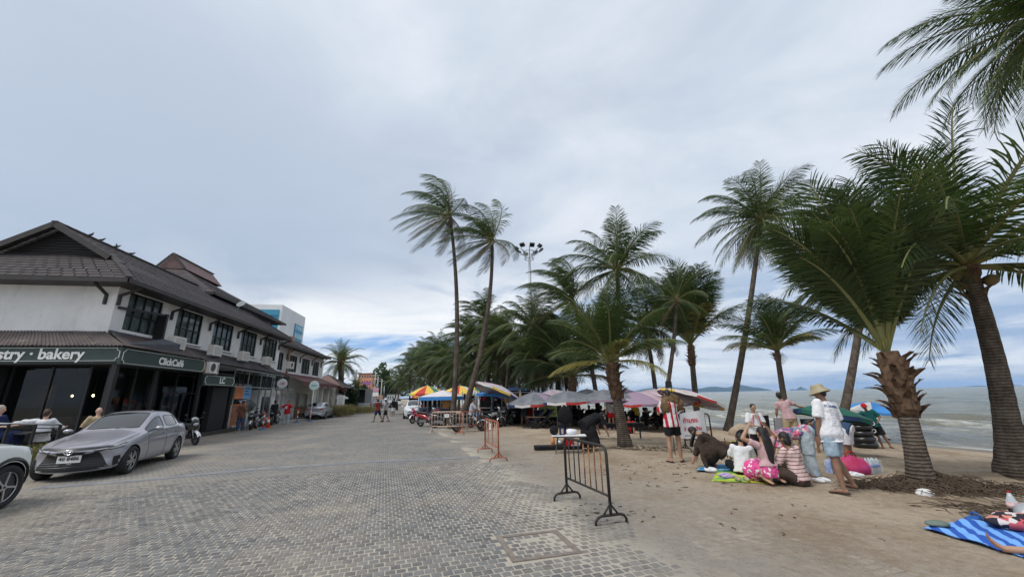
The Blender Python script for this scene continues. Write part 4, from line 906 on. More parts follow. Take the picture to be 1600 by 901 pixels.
def trunk_mat():
    m = mat('palm_trunk', (.12, .10, .085), rough=.9, spec=.2); b = nodes_of(m); tc = nd('ShaderNodeTexCoord'); P = tc.outputs['Object']
    n = nz_pos(P, 5, 6, .7, (0, (1, 1, .6))); w = nd('ShaderNodeTexWave', i={'Scale': 5.2, 'Distortion': 3.0, 'Detail': 3.0, 'Detail Scale': 2.0}); w.bands_direction = 'Z'; Lk.new(P, w.inputs['Vector'])
    c = ramp(mth('ADD', mth('MULTIPLY', n, .82), mth('MULTIPLY', w.outputs['Fac'], .18)), [(.32, (.042, .033, .026)), (.5, (.095, .076, .060)), (.72, (.19, .16, .135))]); Lk.new(c, b.inputs['Base Color'])
    bp = nd('ShaderNodeBump', i={'Strength': .7, 'Distance': .02}); Lk.new(mth('ADD', n, w.outputs['Fac']), bp.inputs['Height']); Lk.new(bp.outputs[0], b.inputs['Normal']); return m
TRUNK = trunk_mat(); BOOT = mat('leaf_base_fibre', (.060, .032, .018), .9, c2=(.17, .105, .060), sc=7, bump=.4)
NUT = mat('coconut_husk', (.12, .11, .04), .6, c2=(.2, .13, .05), sc=5)
def boot_mesh(k):
    rr = random.Random(k); mb = MB(); L = .26+.12*rr.random(); w = .17
    def fn(a, b):
        x = (a-.5)*w*(1-.75*b)*(1+.15*sin(b*9+k)); return V((x, .03+.02*b+.10*b*b*(1+.9*rr.random())-.10*(2*a-1)**2*(1-b), L*b-.06*b*b*b))
    mb.grid(fn, 3, 4); mb.grid(lambda a, b: fn(1-a, b)+V((0, .022*(1-b)+.004, 0)), 3, 4); return mb.mesh('leaf_base', BOOT)
BOOTS = [boot_mesh(k) for k in range(4)]
nut = MB().ell((0, 0, 0), (.11, .11, .14), 8, 6).mesh('coconut', NUT)
def palm(label, base, crown, r0, r1, nf, Lf, style='tall', bow=0.0, yellow=0, dead=0, boots=0, nuts=0, elo=-38, ehi=84, group='coconut palms along the beach', azc=None, grey=False, ring=.13, name='coconut_palm', bx=0.0, bootlen=1.1, aft=0.0):
    base = V(base); crown = V(crown); t = thing(name, label, 'palm tree', tuple(base), 0, group); c = crown-base; H_ = c.length
    mid = c*.5+V((-bow, bx, 0)); n = max(10, int(H_/ring)); pts = []; rad = []
    for i in range(n+1):
        f = i/n; q = mid*(2*f*(1-f))+c*(f*f); q.z = c.z*f if f > 0 else -.25; pts.append(q)
        r = r0+(r1-r0)*f**.7; r *= 1+.45*exp(-f*H_/.35)*(1 if r0 > .13 else .5); r *= 1+(.014 if i % 2 else -.012)+.03*NZ.noise(V((i*.7, base.x, base.y))); rad.append(r)
    MB().tube(pts, rad, 12 if r0 > .1 else 8).build('trunk', TRUNK, t)
    top = pts[-1]; axis_ = (pts[-1]-pts[-2]).normalized(); rr = random.Random(int(abs(base.x*37+base.y*91)*10)+nf)
    if style in ('tall', 'wind', 'date'): MB().ell(top+axis_*.02, (r1*1.5, r1*1.5, r1*3.0), 8, 6).build('crownshaft', BOOT, t)
    for k in range(nf):
        f = (k+.5)/nf; az = k*2.39996+rr.uniform(-.25, .25); el = radians(ehi+(elo-ehi)*f**.9+rr.uniform(-6, 6)); s = Lf*(.86+.22*sin(pi*min(1, f*1.3)))*rr.uniform(.9, 1.08)
        if style == 'wind': az = pi+((az-pi+pi) % (2*pi)-pi)*.72
        if azc is not None and rr.random() < .25: az = azc+rr.uniform(-.8, .8)
        m = frond(style, az % (2*pi), el); o = ob('frond', m, t, top+axis_*(.12*(1-f)*(1 if style != 'young' else 1.6)), (rr.uniform(-.07, .07), rr.uniform(-.07, .07), rr.uniform(-.2, .2)), s)
        if k >= nf-dead: o.material_slots[0].link = 'OBJECT'; o.material_slots[0].material = FD
        elif k >= nf-dead-yellow: o.material_slots[0].link = 'OBJECT'; o.material_slots[0].material = FY
    if boots > 12 and style == 'young': j0 = int(max(1, n-1-bootlen/H_*n)); MB().tube(pts[j0:], [rad[j]*(1.02+.38*sin(pi*min(1, (j-j0)/(n-j0)*.8+.05))) for j in range(j0, n+1)], 14).build('fibre_sheath', BOOT, t)
    for k in range(boots):
        f = k/boots; j = int(max(0, min(n-1, n-1-(bootlen*(1-f))/H_*n))); q = pts[j]; a = k*2.39996; rb = rad[j]*(1.15 if boots > 12 and style == 'young' else .9)
        ob('leaf_base', rr.choice(BOOTS), t, q+V((cos(a)*rb, sin(a)*rb, 0)), (rr.uniform(-.25, .45), rr.uniform(-.5, .5), a-pi/2), rr.uniform(.8, 1.15)*(1 if r0 > .13 else .8))
    for k in range(nuts):
        a = rr.uniform(0, 2*pi); ob('coconut', nut, t, top+V((cos(a)*(r1+.13), sin(a)*(r1+.13), -.12-rr.random()*.25)), (rr.random(), rr.random(), 0))
    return t
def GP(px, py): return hit(px, py)
# nearest palms on the right
b = GP(1585, 742); palm('large leaning coconut palm at the right edge, thickest trunk, rooted in sand', b, D(1512, 418, b.y-.1), .22, .13, 40, 3.7, 'tall', bow=-.25, yellow=2, elo=-22, ehi=88, nuts=3, boots=10, bootlen=.5, azc=pi)
b = GP(1440, 752); palm('young shaggy coconut palm with brown leaf bases, leaning left behind the white lid', b, D(1386, 550, b.y+.2), .155, .14, 36, 3.2, 'young', bow=-.12, boots=40, yellow=0, dead=0, elo=60, ehi=89, bootlen=1.0, azc=pi*.9)
b = GP(1235, 680); palm('slim coconut palm behind the seated picnic group, crown low and bright green', b, D(1214, 548, b.y), .17, .13, 30, 3.2, 'young', bow=.05, boots=10, yellow=3, elo=8, dead=1, bootlen=.35)
b = GP(1137, 673); palm('tallest coconut palm of the right-hand group, round crown with hanging dry fronds', b, D(1188, 345, b.y+.3), .21, .13, 54, 4.3, 'tall', bow=-.35, dead=6, yellow=1, nuts=9, elo=-72)
b = GP(1309, 690); palm('tall coconut palm rising directly behind the man in the bucket hat', b, D(1352, 440, b.y), .21, .13, 24, 2.8, 'tall', bow=-.2, yellow=1, elo=-45)
b = GP(1091, 666); palm('shaggy young coconut palm behind the red-lettered banner, fronds held upright', b, D(1079, 538, b.y), .23, .18, 42, 5.7, 'young', boots=44, yellow=1, dead=0, elo=48, ehi=86, bootlen=1.4)
b = GP(1030, 670); palm('thin curved coconut palm leaning right, left of the shaggy palm with the banner', b, D(1057, 470, b.y+.4), .15, .10, 18, 2.6, 'tall', bow=-.35, dead=1)
b = GP(977, 696); palm('shaggy coconut palm in the middle of the sand with yellow fronds drooping to the right', b, D(954, 566, b.y+.1), .19, .14, 32, 2.6, 'young', boots=34, yellow=4, elo=16, ehi=84, bootlen=1.0)
b = GP(899, 662); palm('shaggy coconut palm left of the yellow-fronded one, beside the low black table', b, D(893, 588, b.y+.1), .21, .18, 28, 4.6, 'young', boots=30, yellow=2, elo=8, ehi=86, bootlen=1.3)
b = D(948, 640, 23); b.z = terr(b.x, b.y); palm('tall coconut palm with a round starburst crown behind the yellow-fronded palm', b, D(964, 422, 23.5), .22, .13, 34, 4.2, 'tall', bow=-.5, nuts=4, elo=-40)
b = D(935, 640, 26); b.z = terr(b.x, b.y); palm('coconut palm with a lopsided windblown crown left of the starburst palm', b, D(894, 468, 26), .18, .11, 26, 3.9, 'wind', bow=-.6, elo=-30, dead=2)
b = D(1606, 690, 10.5); b.z = terr(b.x, b.y); palm('tall coconut palm at the upper right corner, only its fronds in the picture', b, D(1640, 25, 8.9), .24, .14, 60, 3.5, 'tall', bow=.1, elo=-55, azc=pi)
# the windblown pair by the road
b = D(706, 646, 22); b.z = 0; palm('left and taller palm of the windblown pair by the scooters, crown streaming left', b, D(703, 338, 22.4), .18, .09, 25, 3.4, 'wind', bow=-.75, dead=5, elo=-60, ehi=72, group='windblown pair of tall palms')
b = D(716, 648, 21.5); b.z = 0; palm('right palm of the windblown pair, its trunk curving up to the right beside its neighbour', b, D(769, 377, 22), .18, .09, 25, 3.2, 'wind', bow=-1.0, dead=4, elo=-55, ehi=78, group='windblown pair of tall palms')
# palms farther along the beach
far = [(628, 588, 95, 3.6), (641, 573, 85, 4.2), (653, 563, 76, 4.2), (668, 556, 68, 4.4), (684, 548, 62, 4.2), (699, 563, 56, 3.8), (720, 562, 50, 3.8), (738, 524, 44, 3.8), (758, 499, 40, 3.9), (776, 548, 37, 3.4), (797, 526, 34, 3.6), (828, 512, 30, 3.6), (850, 548, 33, 3.2), (833, 560, 28, 2.9), (873, 528, 29, 3.4), (868, 578, 36, 2.8), (745, 577, 43, 3.2), (808, 578, 39, 3.0), (766, 565, 52, 4.0), (686, 582, 76, 4.2), (657, 590, 86, 4.2), (708, 588, 62, 3.8), (783, 590, 47, 3.2), (852, 528, 40, 3.4), (731, 592, 55, 3.6), (640, 598, 92, 3.8), (672, 597, 80, 3.8), (622, 596, 99, 3.8), (676, 570, 66, 4.2), (694, 572, 60, 4.0), (714, 578, 54, 4.0), (748, 545, 46, 4.0), (768, 530, 43, 4.0), (788, 566, 40, 3.8), (818, 556, 42, 3.8), (842, 582, 44, 3.6), (880, 560, 31, 3.2), (1008, 512, 26, 3.2)]
desc = ['smallest and farthest of the palm row beside the road end', 'bushy palm near the far left end of the palm mass', 'palm in the far mass, left shoulder of the first hump', 'palm on the first hump of the far mass', 'palm at the top of the far mass beneath the small floodlight mast', 'mid-height palm just left of the windblown trunks', 'palm seen between the two windblown trunks', 'palm right of the windblown trunks, crown at mid height', 'tallest crown of the middle mass, standing above the others', 'low palm below the tallest middle crown', 'palm left of the big floodlight mast, leaning left', 'big bushy palm straight behind the floodlight mast', 'palm just right of the floodlight mast', 'low palm in front of the floodlight mast base', 'palm between the mast and the lopsided crown', 'low palm right of the mast above the grey parasols', 'low palm above the blue canopy', 'low palm above the tilted pink parasol', 'dense palm behind the middle mass', 'lower palm in the far mass', 'lower palm near the road end of the far mass', 'low palm behind the striped parasols', 'low dark palm above the right striped parasol', 'distant palm behind the mast top fronds', 'dark palm close behind the windblown trunks', 'low palm over the roof of the white car', 'low palm over the left striped parasol', 'very last palm at the road end', 'palm filling the far mass below its top', 'palm filling the far mass left of the trunks', 'palm just behind the windblown trunks', 'palm right of the trunks below the taller crown', 'palm beneath the tallest middle crown', 'palm between the blue tarpaulin and the mast', 'palm left behind the mast base', 'palm right behind the mast base', 'palm left of the shaggy trunk by the black table', 'dark crown between the yellow-fronded palm and the thin curved palm']
for (px, py, dep, Lf), ds_ in zip(far, desc):
    c = D(px, py, dep); b = V((c.x+R.uniform(-.8, .8), c.y+R.uniform(-.6, .6), 0)); b.z = terr(b.x, b.y)
    palm('green coconut palm, '+ds_, b, c, .17, .12, 40, Lf*.95, 'wind' if px in (797, 873, 738) else 'mass', bow=R.uniform(-.5, .5), elo=-58, yellow=R.choice((0, 0, 1, 2)), dead=1, group='coconut palms of the far mass', ring=.3)
# date palm and street trees on the left
b = D(533, 640, 50); b.z = .12; palm('round-headed date palm standing beyond the white building on the left of the street', b, D(533, 566, 50), .36, .34, 62, 3.4, 'date', elo=-50, group=None, name='date_palm', boots=26, bootlen=2.0)
b = D(556, 640, 62); b.z = .12; palm('small dark date palm half hidden behind the bushes left of the pickup', b, D(557, 604, 62), .3, .3, 36, 2.1, 'date', elo=-50, group=None, name='date_palm')
LEAF = leaf_mat('tree_leaf', (.022, .050, .018), (.070, .110, .038), (1.3, 1.5, .9))
def tree(label, base, h, rx, n=900, trunk_h=.35, leaf=.16, name='leafy_tree', cat='tree', group=None, m=None, sq=1.0):
    t = thing(name, label, cat, tuple(base), 0, group); rr = random.Random(int(base[0]*13+base[1]*7)); q = MB()
    if trunk_h > .05: q.tube([(0, 0, -.1), (.05*h, 0, h*trunk_h*.5), (0, .03*h, h*trunk_h*1.3)], [.05*rx+.05, .04*rx+.04, .02*rx+.02], 7)
    for k in range(6):
        a = k*1.05; q.tube([(0, 0, h*trunk_h), (cos(a)*rx*.35, sin(a)*rx*.35, h*(trunk_h+.22)), (cos(a)*rx*.6, sin(a)*rx*.6, h*(.55+.3*rr.random()))], [.03*rx+.02, .02*rx+.01, .01], 5, False)
    q.build('trunk', TRUNK, t); f = MB(); zc = h*(trunk_h+1)/2; rz = h*(1-trunk_h)/2*1.05
    cl = [(V((rr.gauss(0, .42), rr.gauss(0, .42), rr.gauss(0, .42))), rr.uniform(.28, .48)) for _ in range(13)]
    for _ in range(n):
        cc, cr = rr.choice(cl); d = V((rr.gauss(0, 1), rr.gauss(0, 1), rr.gauss(0, 1))).normalized()*cr*(.6+.5*rr.random()); p = cc+d
        if p.length > 1.05: p = p.normalized()*rr.uniform(.85, 1.1)
        p = V((p.x*rx, p.y*rx*sq, zc+p.z*rz)); a = V((rr.gauss(0, 1), rr.gauss(0, 1), rr.gauss(0, .6))).normalized(); bb_ = a.cross(V((rr.gauss(0, 1), rr.gauss(0, 1), rr.gauss(0, 1)))).normalized(); s = leaf*rr.uniform(.6, 1.3)
        i = f.add([p-a*s, p+bb_*s*.45, p+a*s, p-bb_*s*.45]); f.face(i, i+1, i+2, i+3)
    o = f.build('crown', m or LEAF, t); return t
tree('tall dark round tree right of the orange block at the far end of the street', (*D(595, 640, 130).xy, 0), 13, 3.4, 1800, leaf=.5)
tree('low green tree at the end of the road left of the far palms', (*D(603, 640, 160).xy, 0), 9.5, 6, 1400, leaf=.7)
tree('dark bushy tree between the date palm and the power pole', (*D(550, 640, 58).xy, 0), 3.9, 2.2, 2000, .1, leaf=.22)
tree('tall clipped green shrub column by the restaurant terrace', (*D(549, 640, 50).xy, 0), 3.6, .9, 1500, .03, leaf=.14, name='clipped_shrub', cat='shrub')
tree('distant tree mass closing the street above the parked cars', (*D(612, 640, 210).xy, 0), 10, 9, 1800, .1, leaf=.9)
tree('broad dark tree behind the orange block', (*D(572, 640, 215).xy, 0), 9, 8, 1500, .1, leaf=.9)
GRS = leaf_mat('dry_grass', (.10, .115, .035), (.26, .23, .10), (1.2, 1.2, .8))
def grass_clump(label, c, rx, ry, h, n, seed, m=None, rz=0, group=None):
    rr = random.Random(seed); q = MB()
    for _ in range(n):
        x, y = rr.uniform(-rx, rx), rr.uniform(-ry, ry); a = rr.uniform(0, 2*pi); d = V((cos(a), sin(a), 0)); w = V((-d.y, d.x, 0))*.014*rr.uniform(.6, 1.6); hh = h*rr.uniform(.5, 1.15); p0 = V((x, y, 0)); p1 = p0+d*hh*.25+V((0, 0, hh*.7)); p2 = p0+d*hh*.75+V((0, 0, hh*.8*rr.uniform(.6, 1.1)))
        i = q.add([p0-w, p0+w, p1-w*.8, p1+w*.8, p2]); q.face(i, i+1, i+3, i+2); q.face(i+2, i+3, i+4)
    o = q.build('ornamental_grass', m or GRS, None, tuple(c), (0, 0, rz)); return tag(o, label, 'plant', group)
grass_clump('long strap-leaved plants along the cafe deck rail in front of the seated customers', (-12.6, 10.3, .15), .45, 1.6, .65, 420, 1, rz=radians(10))
grass_clump('band of dry ornamental grass under the awning columns behind the silver parked car', (*D(512, 640, 40).xy, .12), 2.4, 1.0, 1.3, 1500, 3, rz=0)
grass_clump('low mounded grass bed between the silver car and the menu board', (*D(545, 640, 47).xy, .12), 3.2, 1.2, .9, 1500, 5)
# ================================================================== vehicles
TYRE = mat('tyre_rubber', (.018, .018, .019), .8); RIM = mat('alloy', (.55, .56, .58), .3, .85); RIMD = mat('dark_alloy', (.06, .06, .065), .35, .6)
CARGLASS = mat('car_glass', (.012, .015, .018), .06, spec=.7, coat=.5); LAMPG = mat('headlamp_glass', (.34, .37, .40), .12, spec=.8, coat=.6); LAMPR = mat('tail_lamp', (.35, .02, .015), .15, coat=1)
TRIM = mat('black_trim', (.010, .010, .011), .4); CHROME = mat('chrome', (.72, .73, .75), .12, 1.0); PLATE = mat('number_plate', (.78, .78, .76), .5); INK = mat('plate_ink', (.02, .02, .03), .6)
SILV = mat('silver_violet_paint', (.33, .325, .365), .38, .35, coat=1); SILV.node_tree.nodes['Principled BSDF'].inputs['Coat Roughness'].default_value = .05
SILV2 = mat('silver_paint', (.42, .44, .47), .32, .5, coat=1); WPAINT = mat('pearl_white_paint', (.76, .80, .77), .3, 0, coat=1); WPAINT2 = mat('white_car_paint', (.68, .71, .76), .35, 0, coat=1)
def wheel(parent, x, y, r, w, side, spokes=10, rim=None, face=None):
    """wheel standing in the local x-z plane, axle along y; side=+1 outer face towards +y"""
    t = MB(); prof = [(-.5, .80), (-.5, .93), (-.36, 1.0), (.36, 1.0), (.5, .93), (.5, .80), (.42, .70), (-.42, .70)]; n = 28; old = []
    t.smooth = True
    for k in range(n):
        a = 2*pi*k/n; old.append(t.add([(x+r*q*cos(a), y+w*p, r+r*q*sin(a)) for p, q in prof]))
    for k in range(n):
        for j in range(8): t.face(old[k]+j, old[k]+(j+1) % 8, old[(k+1) % n]+(j+1) % 8, old[(k+1) % n]+j)
    wo = t.build('wheel', TYRE, parent, fixn=True)
    q = MB(); yo = y+side*w*.38; q.torus((x, yo, r), (0, 1, 0), r*.69, r*.035, 28, 6); yb = y+side*w*.05; q.cyl((x, y-w*.3, r), (x, yb, r), r*.66, n=20)
    q.build('rim_dish', RIMD, wo); q = MB(); q.torus((x, yo, r), (0, 1, 0), r*.68, r*.03, 28, 6)
    for k in range(spokes):
        a = 2*pi*k/spokes; a2 = a+(.13 if k % 2 else -.13); q.bar((x+r*.10*cos(a), yo, r+r*.10*sin(a)), (x+r*.68*cos(a2), yo-side*.004, r+r*.68*sin(a2)), r*.085, .02, (0, 1, 0))
    q.cyl((x, yo-.01, r), (x, yo+side*.012, r), r*.13, n=12); q.build('rim', rim or RIM, wo)
    q = MB(); q.cyl((x, yo, r), (x, yo+side*.016, r), r*.06, n=10); q.build('hub_cap', TRIM, wo); return wo
def car_shell(st_, name='shell'):
    """st_: list of (x, zt, wt, zb, wb, zm, wm, zs, ws, zu, tag) half sections; returns evaluated faces with region ids"""
    NP = 11
    def sec(s):
        x, zt, wt, zb, wb, zm, wm, zs, ws, zu, dx = s
        P = [(0, zt), (wt*.55, zt-.012), (wt*.90, zt-.035), (wt, zt-.06)]
        P += [(wt+(wb-wt)*.16, zt-.06-(zt-.06-zb)*.14), (wb-(wb-wt)*.10, zb+(zt-.06-zb)*.08), (wb, zb), (wm, zm), (ws+.01, zs+.09), (ws-.03, zs), (0, zu)]
        cv = dx
        return [(x-cv*(p[0]/max(wm, .1))**2, p[0], p[1]) for p in P]
    full = []
    for s in st_:
        h = sec(s); full.append(h+[(a, -b, c) for a, b, c in reversed(h[1:-1])])
    W = len(full[0]); v = [p for r in full for p in r]; f = []; reg = []
    for i in range(len(full)-1):
        for k in range(W):
            k2 = (k+1) % W; f.append((i*W+k, i*W+k2, (i+1)*W+k2, (i+1)*W+k)); kk = k if k < NP-1 else W-1-k; reg.append((i, kk, 1 if k < NP-1 else -1))
    f.append(tuple(range(W))[::-1]); reg.append((-1, 0, 0)); f.append(tuple((len(full)-1)*W+k for k in range(W))); reg.append((-2, 0, 0))
    return v, f, reg
def car(label, loc, rz, paint, st_, glass, wheels, r, group=None, name='parked_car', cuts=None, level=2, detail=True, rimm=None, spokes=10, tw=.2, crease=()):
    t = thing(name, label, 'car', loc, rz, group); v, f, reg = car_shell(st_)
    me = bpy.data.meshes.new('b'); me.from_pydata(v, [], f)
    for k, m_ in enumerate((paint, CARGLASS, TRIM)): me.materials.append(m_)
    for p, (i, kk, s) in zip(me.polygons, reg):
        p.material_index = 1 if (i, kk) in glass or (i, kk, s) in glass else (2 if kk >= 9 and i >= 0 else 0); p.use_smooth = True
    o = bpy.data.objects.new('b', me); COL.objects.link(o); bm = bmesh.new(); bm.from_mesh(me); bmesh.ops.recalc_face_normals(bm, faces=bm.faces)
    cl = bm.edges.layers.float.new('crease_edge')
    for e in bm.edges:
        ms = {q.material_index for q in e.link_faces}
        if 1 in ms and len(ms) > 1: e[cl] = .35
    bm.to_mesh(me); bm.free(); md = o.modifiers.new('s', 'SUBSURF'); md.levels = md.render_levels = level
    cm = MB()
    for wx in wheels:
        for s in (-1, 1): cm.cyl((wx, s*(st_[len(st_)//2][6]-.30), r), (wx, s*1.3, r), r*1.13, n=32)
    co = cm.build('c', TRIM); bo = o.modifiers.new('b', 'BOOLEAN'); bo.operation = 'DIFFERENCE'; bo.object = co; bo.solver = 'EXACT'
    try: bo.material_mode = 'TRANSFER'
    except Exception: pass
    m2 = evalmesh(o, (co,)); bvh = BVHTree.FromPolygons([q.co for q in m2.vertices], [tuple(p.vertices) for p in m2.polygons])
    COL.objects.unlink(o); COL.objects.unlink(co)
    mats = [m.name if m else '' for m in m2.materials]
    groups = {}
    for p in m2.polygons: groups.setdefault(mats[p.material_index] if p.material_index < len(mats) else TRIM.name, []).append(p)
    for mn, nm in ((paint.name, 'body'), (CARGLASS.name, 'windows'), (TRIM.name, 'underbody')):
        ps = groups.get(mn, [])
        if not ps: continue
        idx = {}; q = MB()
        for p in ps:
            for i in p.vertices:
                if i not in idx: idx[i] = q.add([m2.vertices[i].co])
            q.f.append(tuple(idx[i] for i in p.vertices)); q.m.append(0); q.sm.append(nm != 'underbody')
        bo_ = q.build(nm, bpy.data.materials[mn], t)
    # seals where glass meets paint, shut lines where asked
    em = {}
    for p in m2.polygons:
        for e in p.edge_keys: em.setdefault(e, []).append(mats[p.material_index] if p.material_index < len(mats) else '')
    q = MB()
    for e, ms in em.items():
        if len(set(ms)) > 1 and CARGLASS.name in ms:
            a, b = m2.vertices[e[0]].co, m2.vertices[e[1]].co; q.bar(a, b, .014, .014)
    q.build('window_seal', TRIM, t)
    for wx in wheels:
        for s in (-1, 1): wheel(t, wx, s*(st_[len(st_)//2][6]-.02-tw/2), r, tw, s, spokes, rimm)
    return t, bvh
def patch(t, bvh, name, m, top, bot, nu, nv, axis, off=.006, thick=.0, mirror=False):
    """surface patch between two curves given as 2D points, dropped on the body along axis ('x' front, '-x' back, 'y' left, '-y' right)"""
    def lerpc(c, f):
        n = len(c)-1; i = min(n-1, int(f*n)); g = f*n-i; return [c[i][k]+(c[i+1][k]-c[i][k])*g for k in range(2)]
    def fn(a, b, sg=1):
        p, q = lerpc(top, a), lerpc(bot, a); h = [p[k]+(q[k]-p[k])*b for k in range(2)]
        if axis in ('x', '-x'): s = 1 if axis == 'x' else -1; o_, d = V((s*4, sg*h[0], h[1])), V((-s, 0, 0))
        else: s = 1 if axis == 'y' else -1; o_, d = V((h[0], s*3, h[1])), V((0, -s, 0))
        r_ = bvh.ray_cast(o_, d)
        if r_[0] is None: r_ = bvh.find_nearest(V((o_.x if axis not in ('x', '-x') else (2 if axis == 'x' else -2), h[0]*sg if axis in ('x', '-x') else s*.8, h[1])))
        nr = r_[1] if r_[1].dot(d) < 0 else -r_[1]
        return r_[0]+nr*off
    out = None
    for sg in ((1, -1) if mirror else (1,)):
        q = MB(); q.smooth = True; q.grid(lambda a, b: fn(a, b, sg), nu, nv); out = q.build(name, m, t)
    return out
def ringline(t, bvh, name, pts, axis, w=.007, m=None, closed=False, off=.001):
    P = []
    n = len(pts); segs = list(zip(pts, pts[1:]+([pts[0]] if closed else [])))[:n if closed else n-1]
    for a, b in segs:
        L = sqrt((b[0]-a[0])**2+(b[1]-a[1])**2); k = max(2, int(L/.06))
        for i in range(k): f = i/k; P.append((a[0]+(b[0]-a[0])*f, a[1]+(b[1]-a[1])*f))
    P.append(pts[0] if closed else pts[-1]); Q = []
    for h in P:
        s = 1 if axis[-1] == axis else -1
        if axis[-1] == 'x': o_, d = V((s*4, h[0], h[1])), V((-s, 0, 0))
        else: o_, d = V((h[0], s*3, h[1])), V((0, -s, 0))
        r_ = bvh.ray_cast(o_, d)
        if r_[0] is not None: Q.append(r_[0]+(r_[1] if r_[1].dot(d) < 0 else -r_[1])*off)
    if len(Q) > 1: MB().tube(Q, w, 4, False).build(name, m or TRIM, t)
# sedan profile, x forward; columns: x, z top, w top, z belt, w belt, z mid, w mid, z sill, w sill, z under, curve-back
SED = [(2.12, .62, .30, .60, .48, .48, .58, .28, .50, .22, .30), (2.06, .70, .42, .66, .62, .50, .74, .22, .64, .19, .34), (1.86, .77, .52, .73, .72, .56, .83, .19, .74, .18, .30),
       (1.55, .84, .58, .80, .76, .60, .855, .19, .79, .17, .16), (1.05, .92, .62, .87, .78, .62, .86, .19, .80, .17, .06), (.72, .985, .63, .90, .79, .62, .86, .18, .80, .17, .02),
       (.60, 1.03, .625, .915, .79, .62, .86, .18, .80, .17, .0), (.08, 1.34, .56, .93, .79, .62, .86, .18, .80, .17, 0), (-.10, 1.41, .545, .935, .79, .62, .86, .18, .80, .17, 0),
       (-.36, 1.455, .54, .94, .79, .62, .86, .18, .80, .17, 0), (-.46, 1.46, .54, .94, .79, .62, .86, .18, .80, .17, 0), (-.95, 1.455, .53, .955, .79, .63, .86, .18, .80, .17, 0), (-1.25, 1.42, .52, .965, .785, .64, .86, .18, .80, .17, 0),
       (-1.38, 1.395, .515, .97, .78, .64, .86, .18, .80, .17, 0), (-1.72, 1.22, .54, 1.0, .75, .66, .85, .19, .79, .18, 0), (-1.90, 1.12, .57, 1.01, .72, .67, .84, .20, .78, .20, -.02), (-2.05, 1.07, .57, 1.01, .68, .68, .82, .24, .75, .24, -.06), (-2.24, 1.02, .50, .97, .60, .64, .74, .30, .68, .30, -.14), (-2.28, .94, .46, .90, .56, .62, .68, .34, .60, .34, -.14)]
def glassset():
    g = set()
    for i in (6, 7): g |= {(i, 0), (i, 1)}                                     # windscreen
    for i in (6, 7, 8, 10, 11, 13): g |= {(i, 4)}                              # side glass
    for i in (13, 14): g |= {(i, 0), (i, 1)}                                   # rear screen
    return g
def sedan(label, loc, rz, paint, group=None, level=2, name='parked_car', rimm=None): return car(label, loc, rz, paint, SED, glassset(), (1.28, -1.34), .318, group, name, level=level, rimm=rimm)
# ---- the near violet-grey sedan
fwd = V((1.02, -2.6, 0)).normalized(); rgt = V((fwd.y, -fwd.x, 0)); cen = (G(195, 741)+G(272, 716))/2; cen = cen-V((-fwd.y, fwd.x, 0))*.80
if (cen+V((-fwd.y, fwd.x, 0))*.8-(G(195, 741)+G(272, 716))/2).length > .01: pass
hd = atan2(fwd.y, fwd.x)
near, bv = sedan('violet-grey sedan parked facing the camera in front of the cafe', (cen.x, cen.y, 0), hd, SILV, name='sedan')
patch(near, bv, 'upper_grille', TRIM, [(-.62, .705), (-.3, .70), (0, .695), (.3, .70), (.62, .705)], [(-.62, .675), (-.3, .655), (0, .645), (.3, .655), (.62, .675)], 16, 2, 'x', .004)
patch(near, bv, 'grille', TRIM, [(-.44, .60), (-.3, .615), (0, .62), (.3, .615), (.44, .60)], [(-.62, .27), (-.4, .25), (0, .245), (.4, .25), (.62, .27)], 18, 8, 'x', .005)
for k in range(7):
    z = .575-k*.045; wd_ = .44+.17*(k/7)
    ringline(near, bv, 'grille_slat', [(-wd_, z), (wd_, z)], 'x', .006, mat('grille_slat', (.05, .05, .055), .35), off=.012)
ringline(near, bv, 'front_lip', [(-.70, .24), (-.4, .215), (0, .21), (.4, .215), (.70, .24)], 'x', .016, SILV2, off=.008)
for s in (-1, 1):
    Tc, Bc = [(2.06, .42, .675), (1.93, .62, .72), (1.56, .84, .81)], [(2.08, .45, .615), (1.96, .66, .63), (1.63, .85, .715)]
    def hp(a, b, s=s):
        g = lambda c: [c[int(min(1, a*2 // 1))][k]+(c[int(min(1, a*2 // 1))+1][k]-c[int(min(1, a*2 // 1))][k])*(a*2-int(min(1, a*2 // 1))) for k in range(3)]
        p, q_ = g(Tc), g(Bc); h = [p[k]+(q_[k]-p[k])*b for k in range(3)]; r_ = bv.find_nearest(V((h[0], s*h[1], h[2]))); nr = r_[1]; nr = nr if nr.dot(V((1, s, 0))) > 0 else -nr; return r_[0]+nr*.008
    q = MB(); q.smooth = True; q.grid(hp, 12, 4); hl = q.build('headlight', LAMPG, near); q = MB(); q.tube([hp(k/12, 1.0) for k in range(13)], .008, 5); q.tube([hp(k/12, .0) for k in range(13)], .010, 5); q.build('headlight_edge', TRIM, hl); q = MB(); q.tube([hp(.35+k/12*.6, .45) for k in range(13)], .009, 5); q.build('light_strip', CHROME, hl)
patch(near, bv, 'fog_vent', TRIM, [(.66, .47), (.74, .49)], [(.66, .27), (.76, .31)], 3, 4, 'x', .006, mirror=True)
r_ = bv.ray_cast(V((4, 0, .44)), V((-1, 0, 0)))[0]
MB().box((r_.x+.025, 0, .475), (.02, .40, .15)).build('number_plate', PLATE, near)
text('plate_characters', '4ข 8486', .105, INK, near, frame((r_.x+.038, 0, .485), (0, 1, 0), (0, 0, 1)), .001, .003)
r2 = bv.ray_cast(V((4, 0, .64)), V((-1, 0, 0)))[0]; q = MB()
for (ry, rz_, cz) in ((.075, .05, 0), (.028, .048, 0), (.055, .018, .022)):
    P = [(r2.x+.02, ry*cos(2*pi*k/24), .63+cz+rz_*sin(2*pi*k/24)) for k in range(24)]; q.tube(P, .0065, 5, False, close=True)
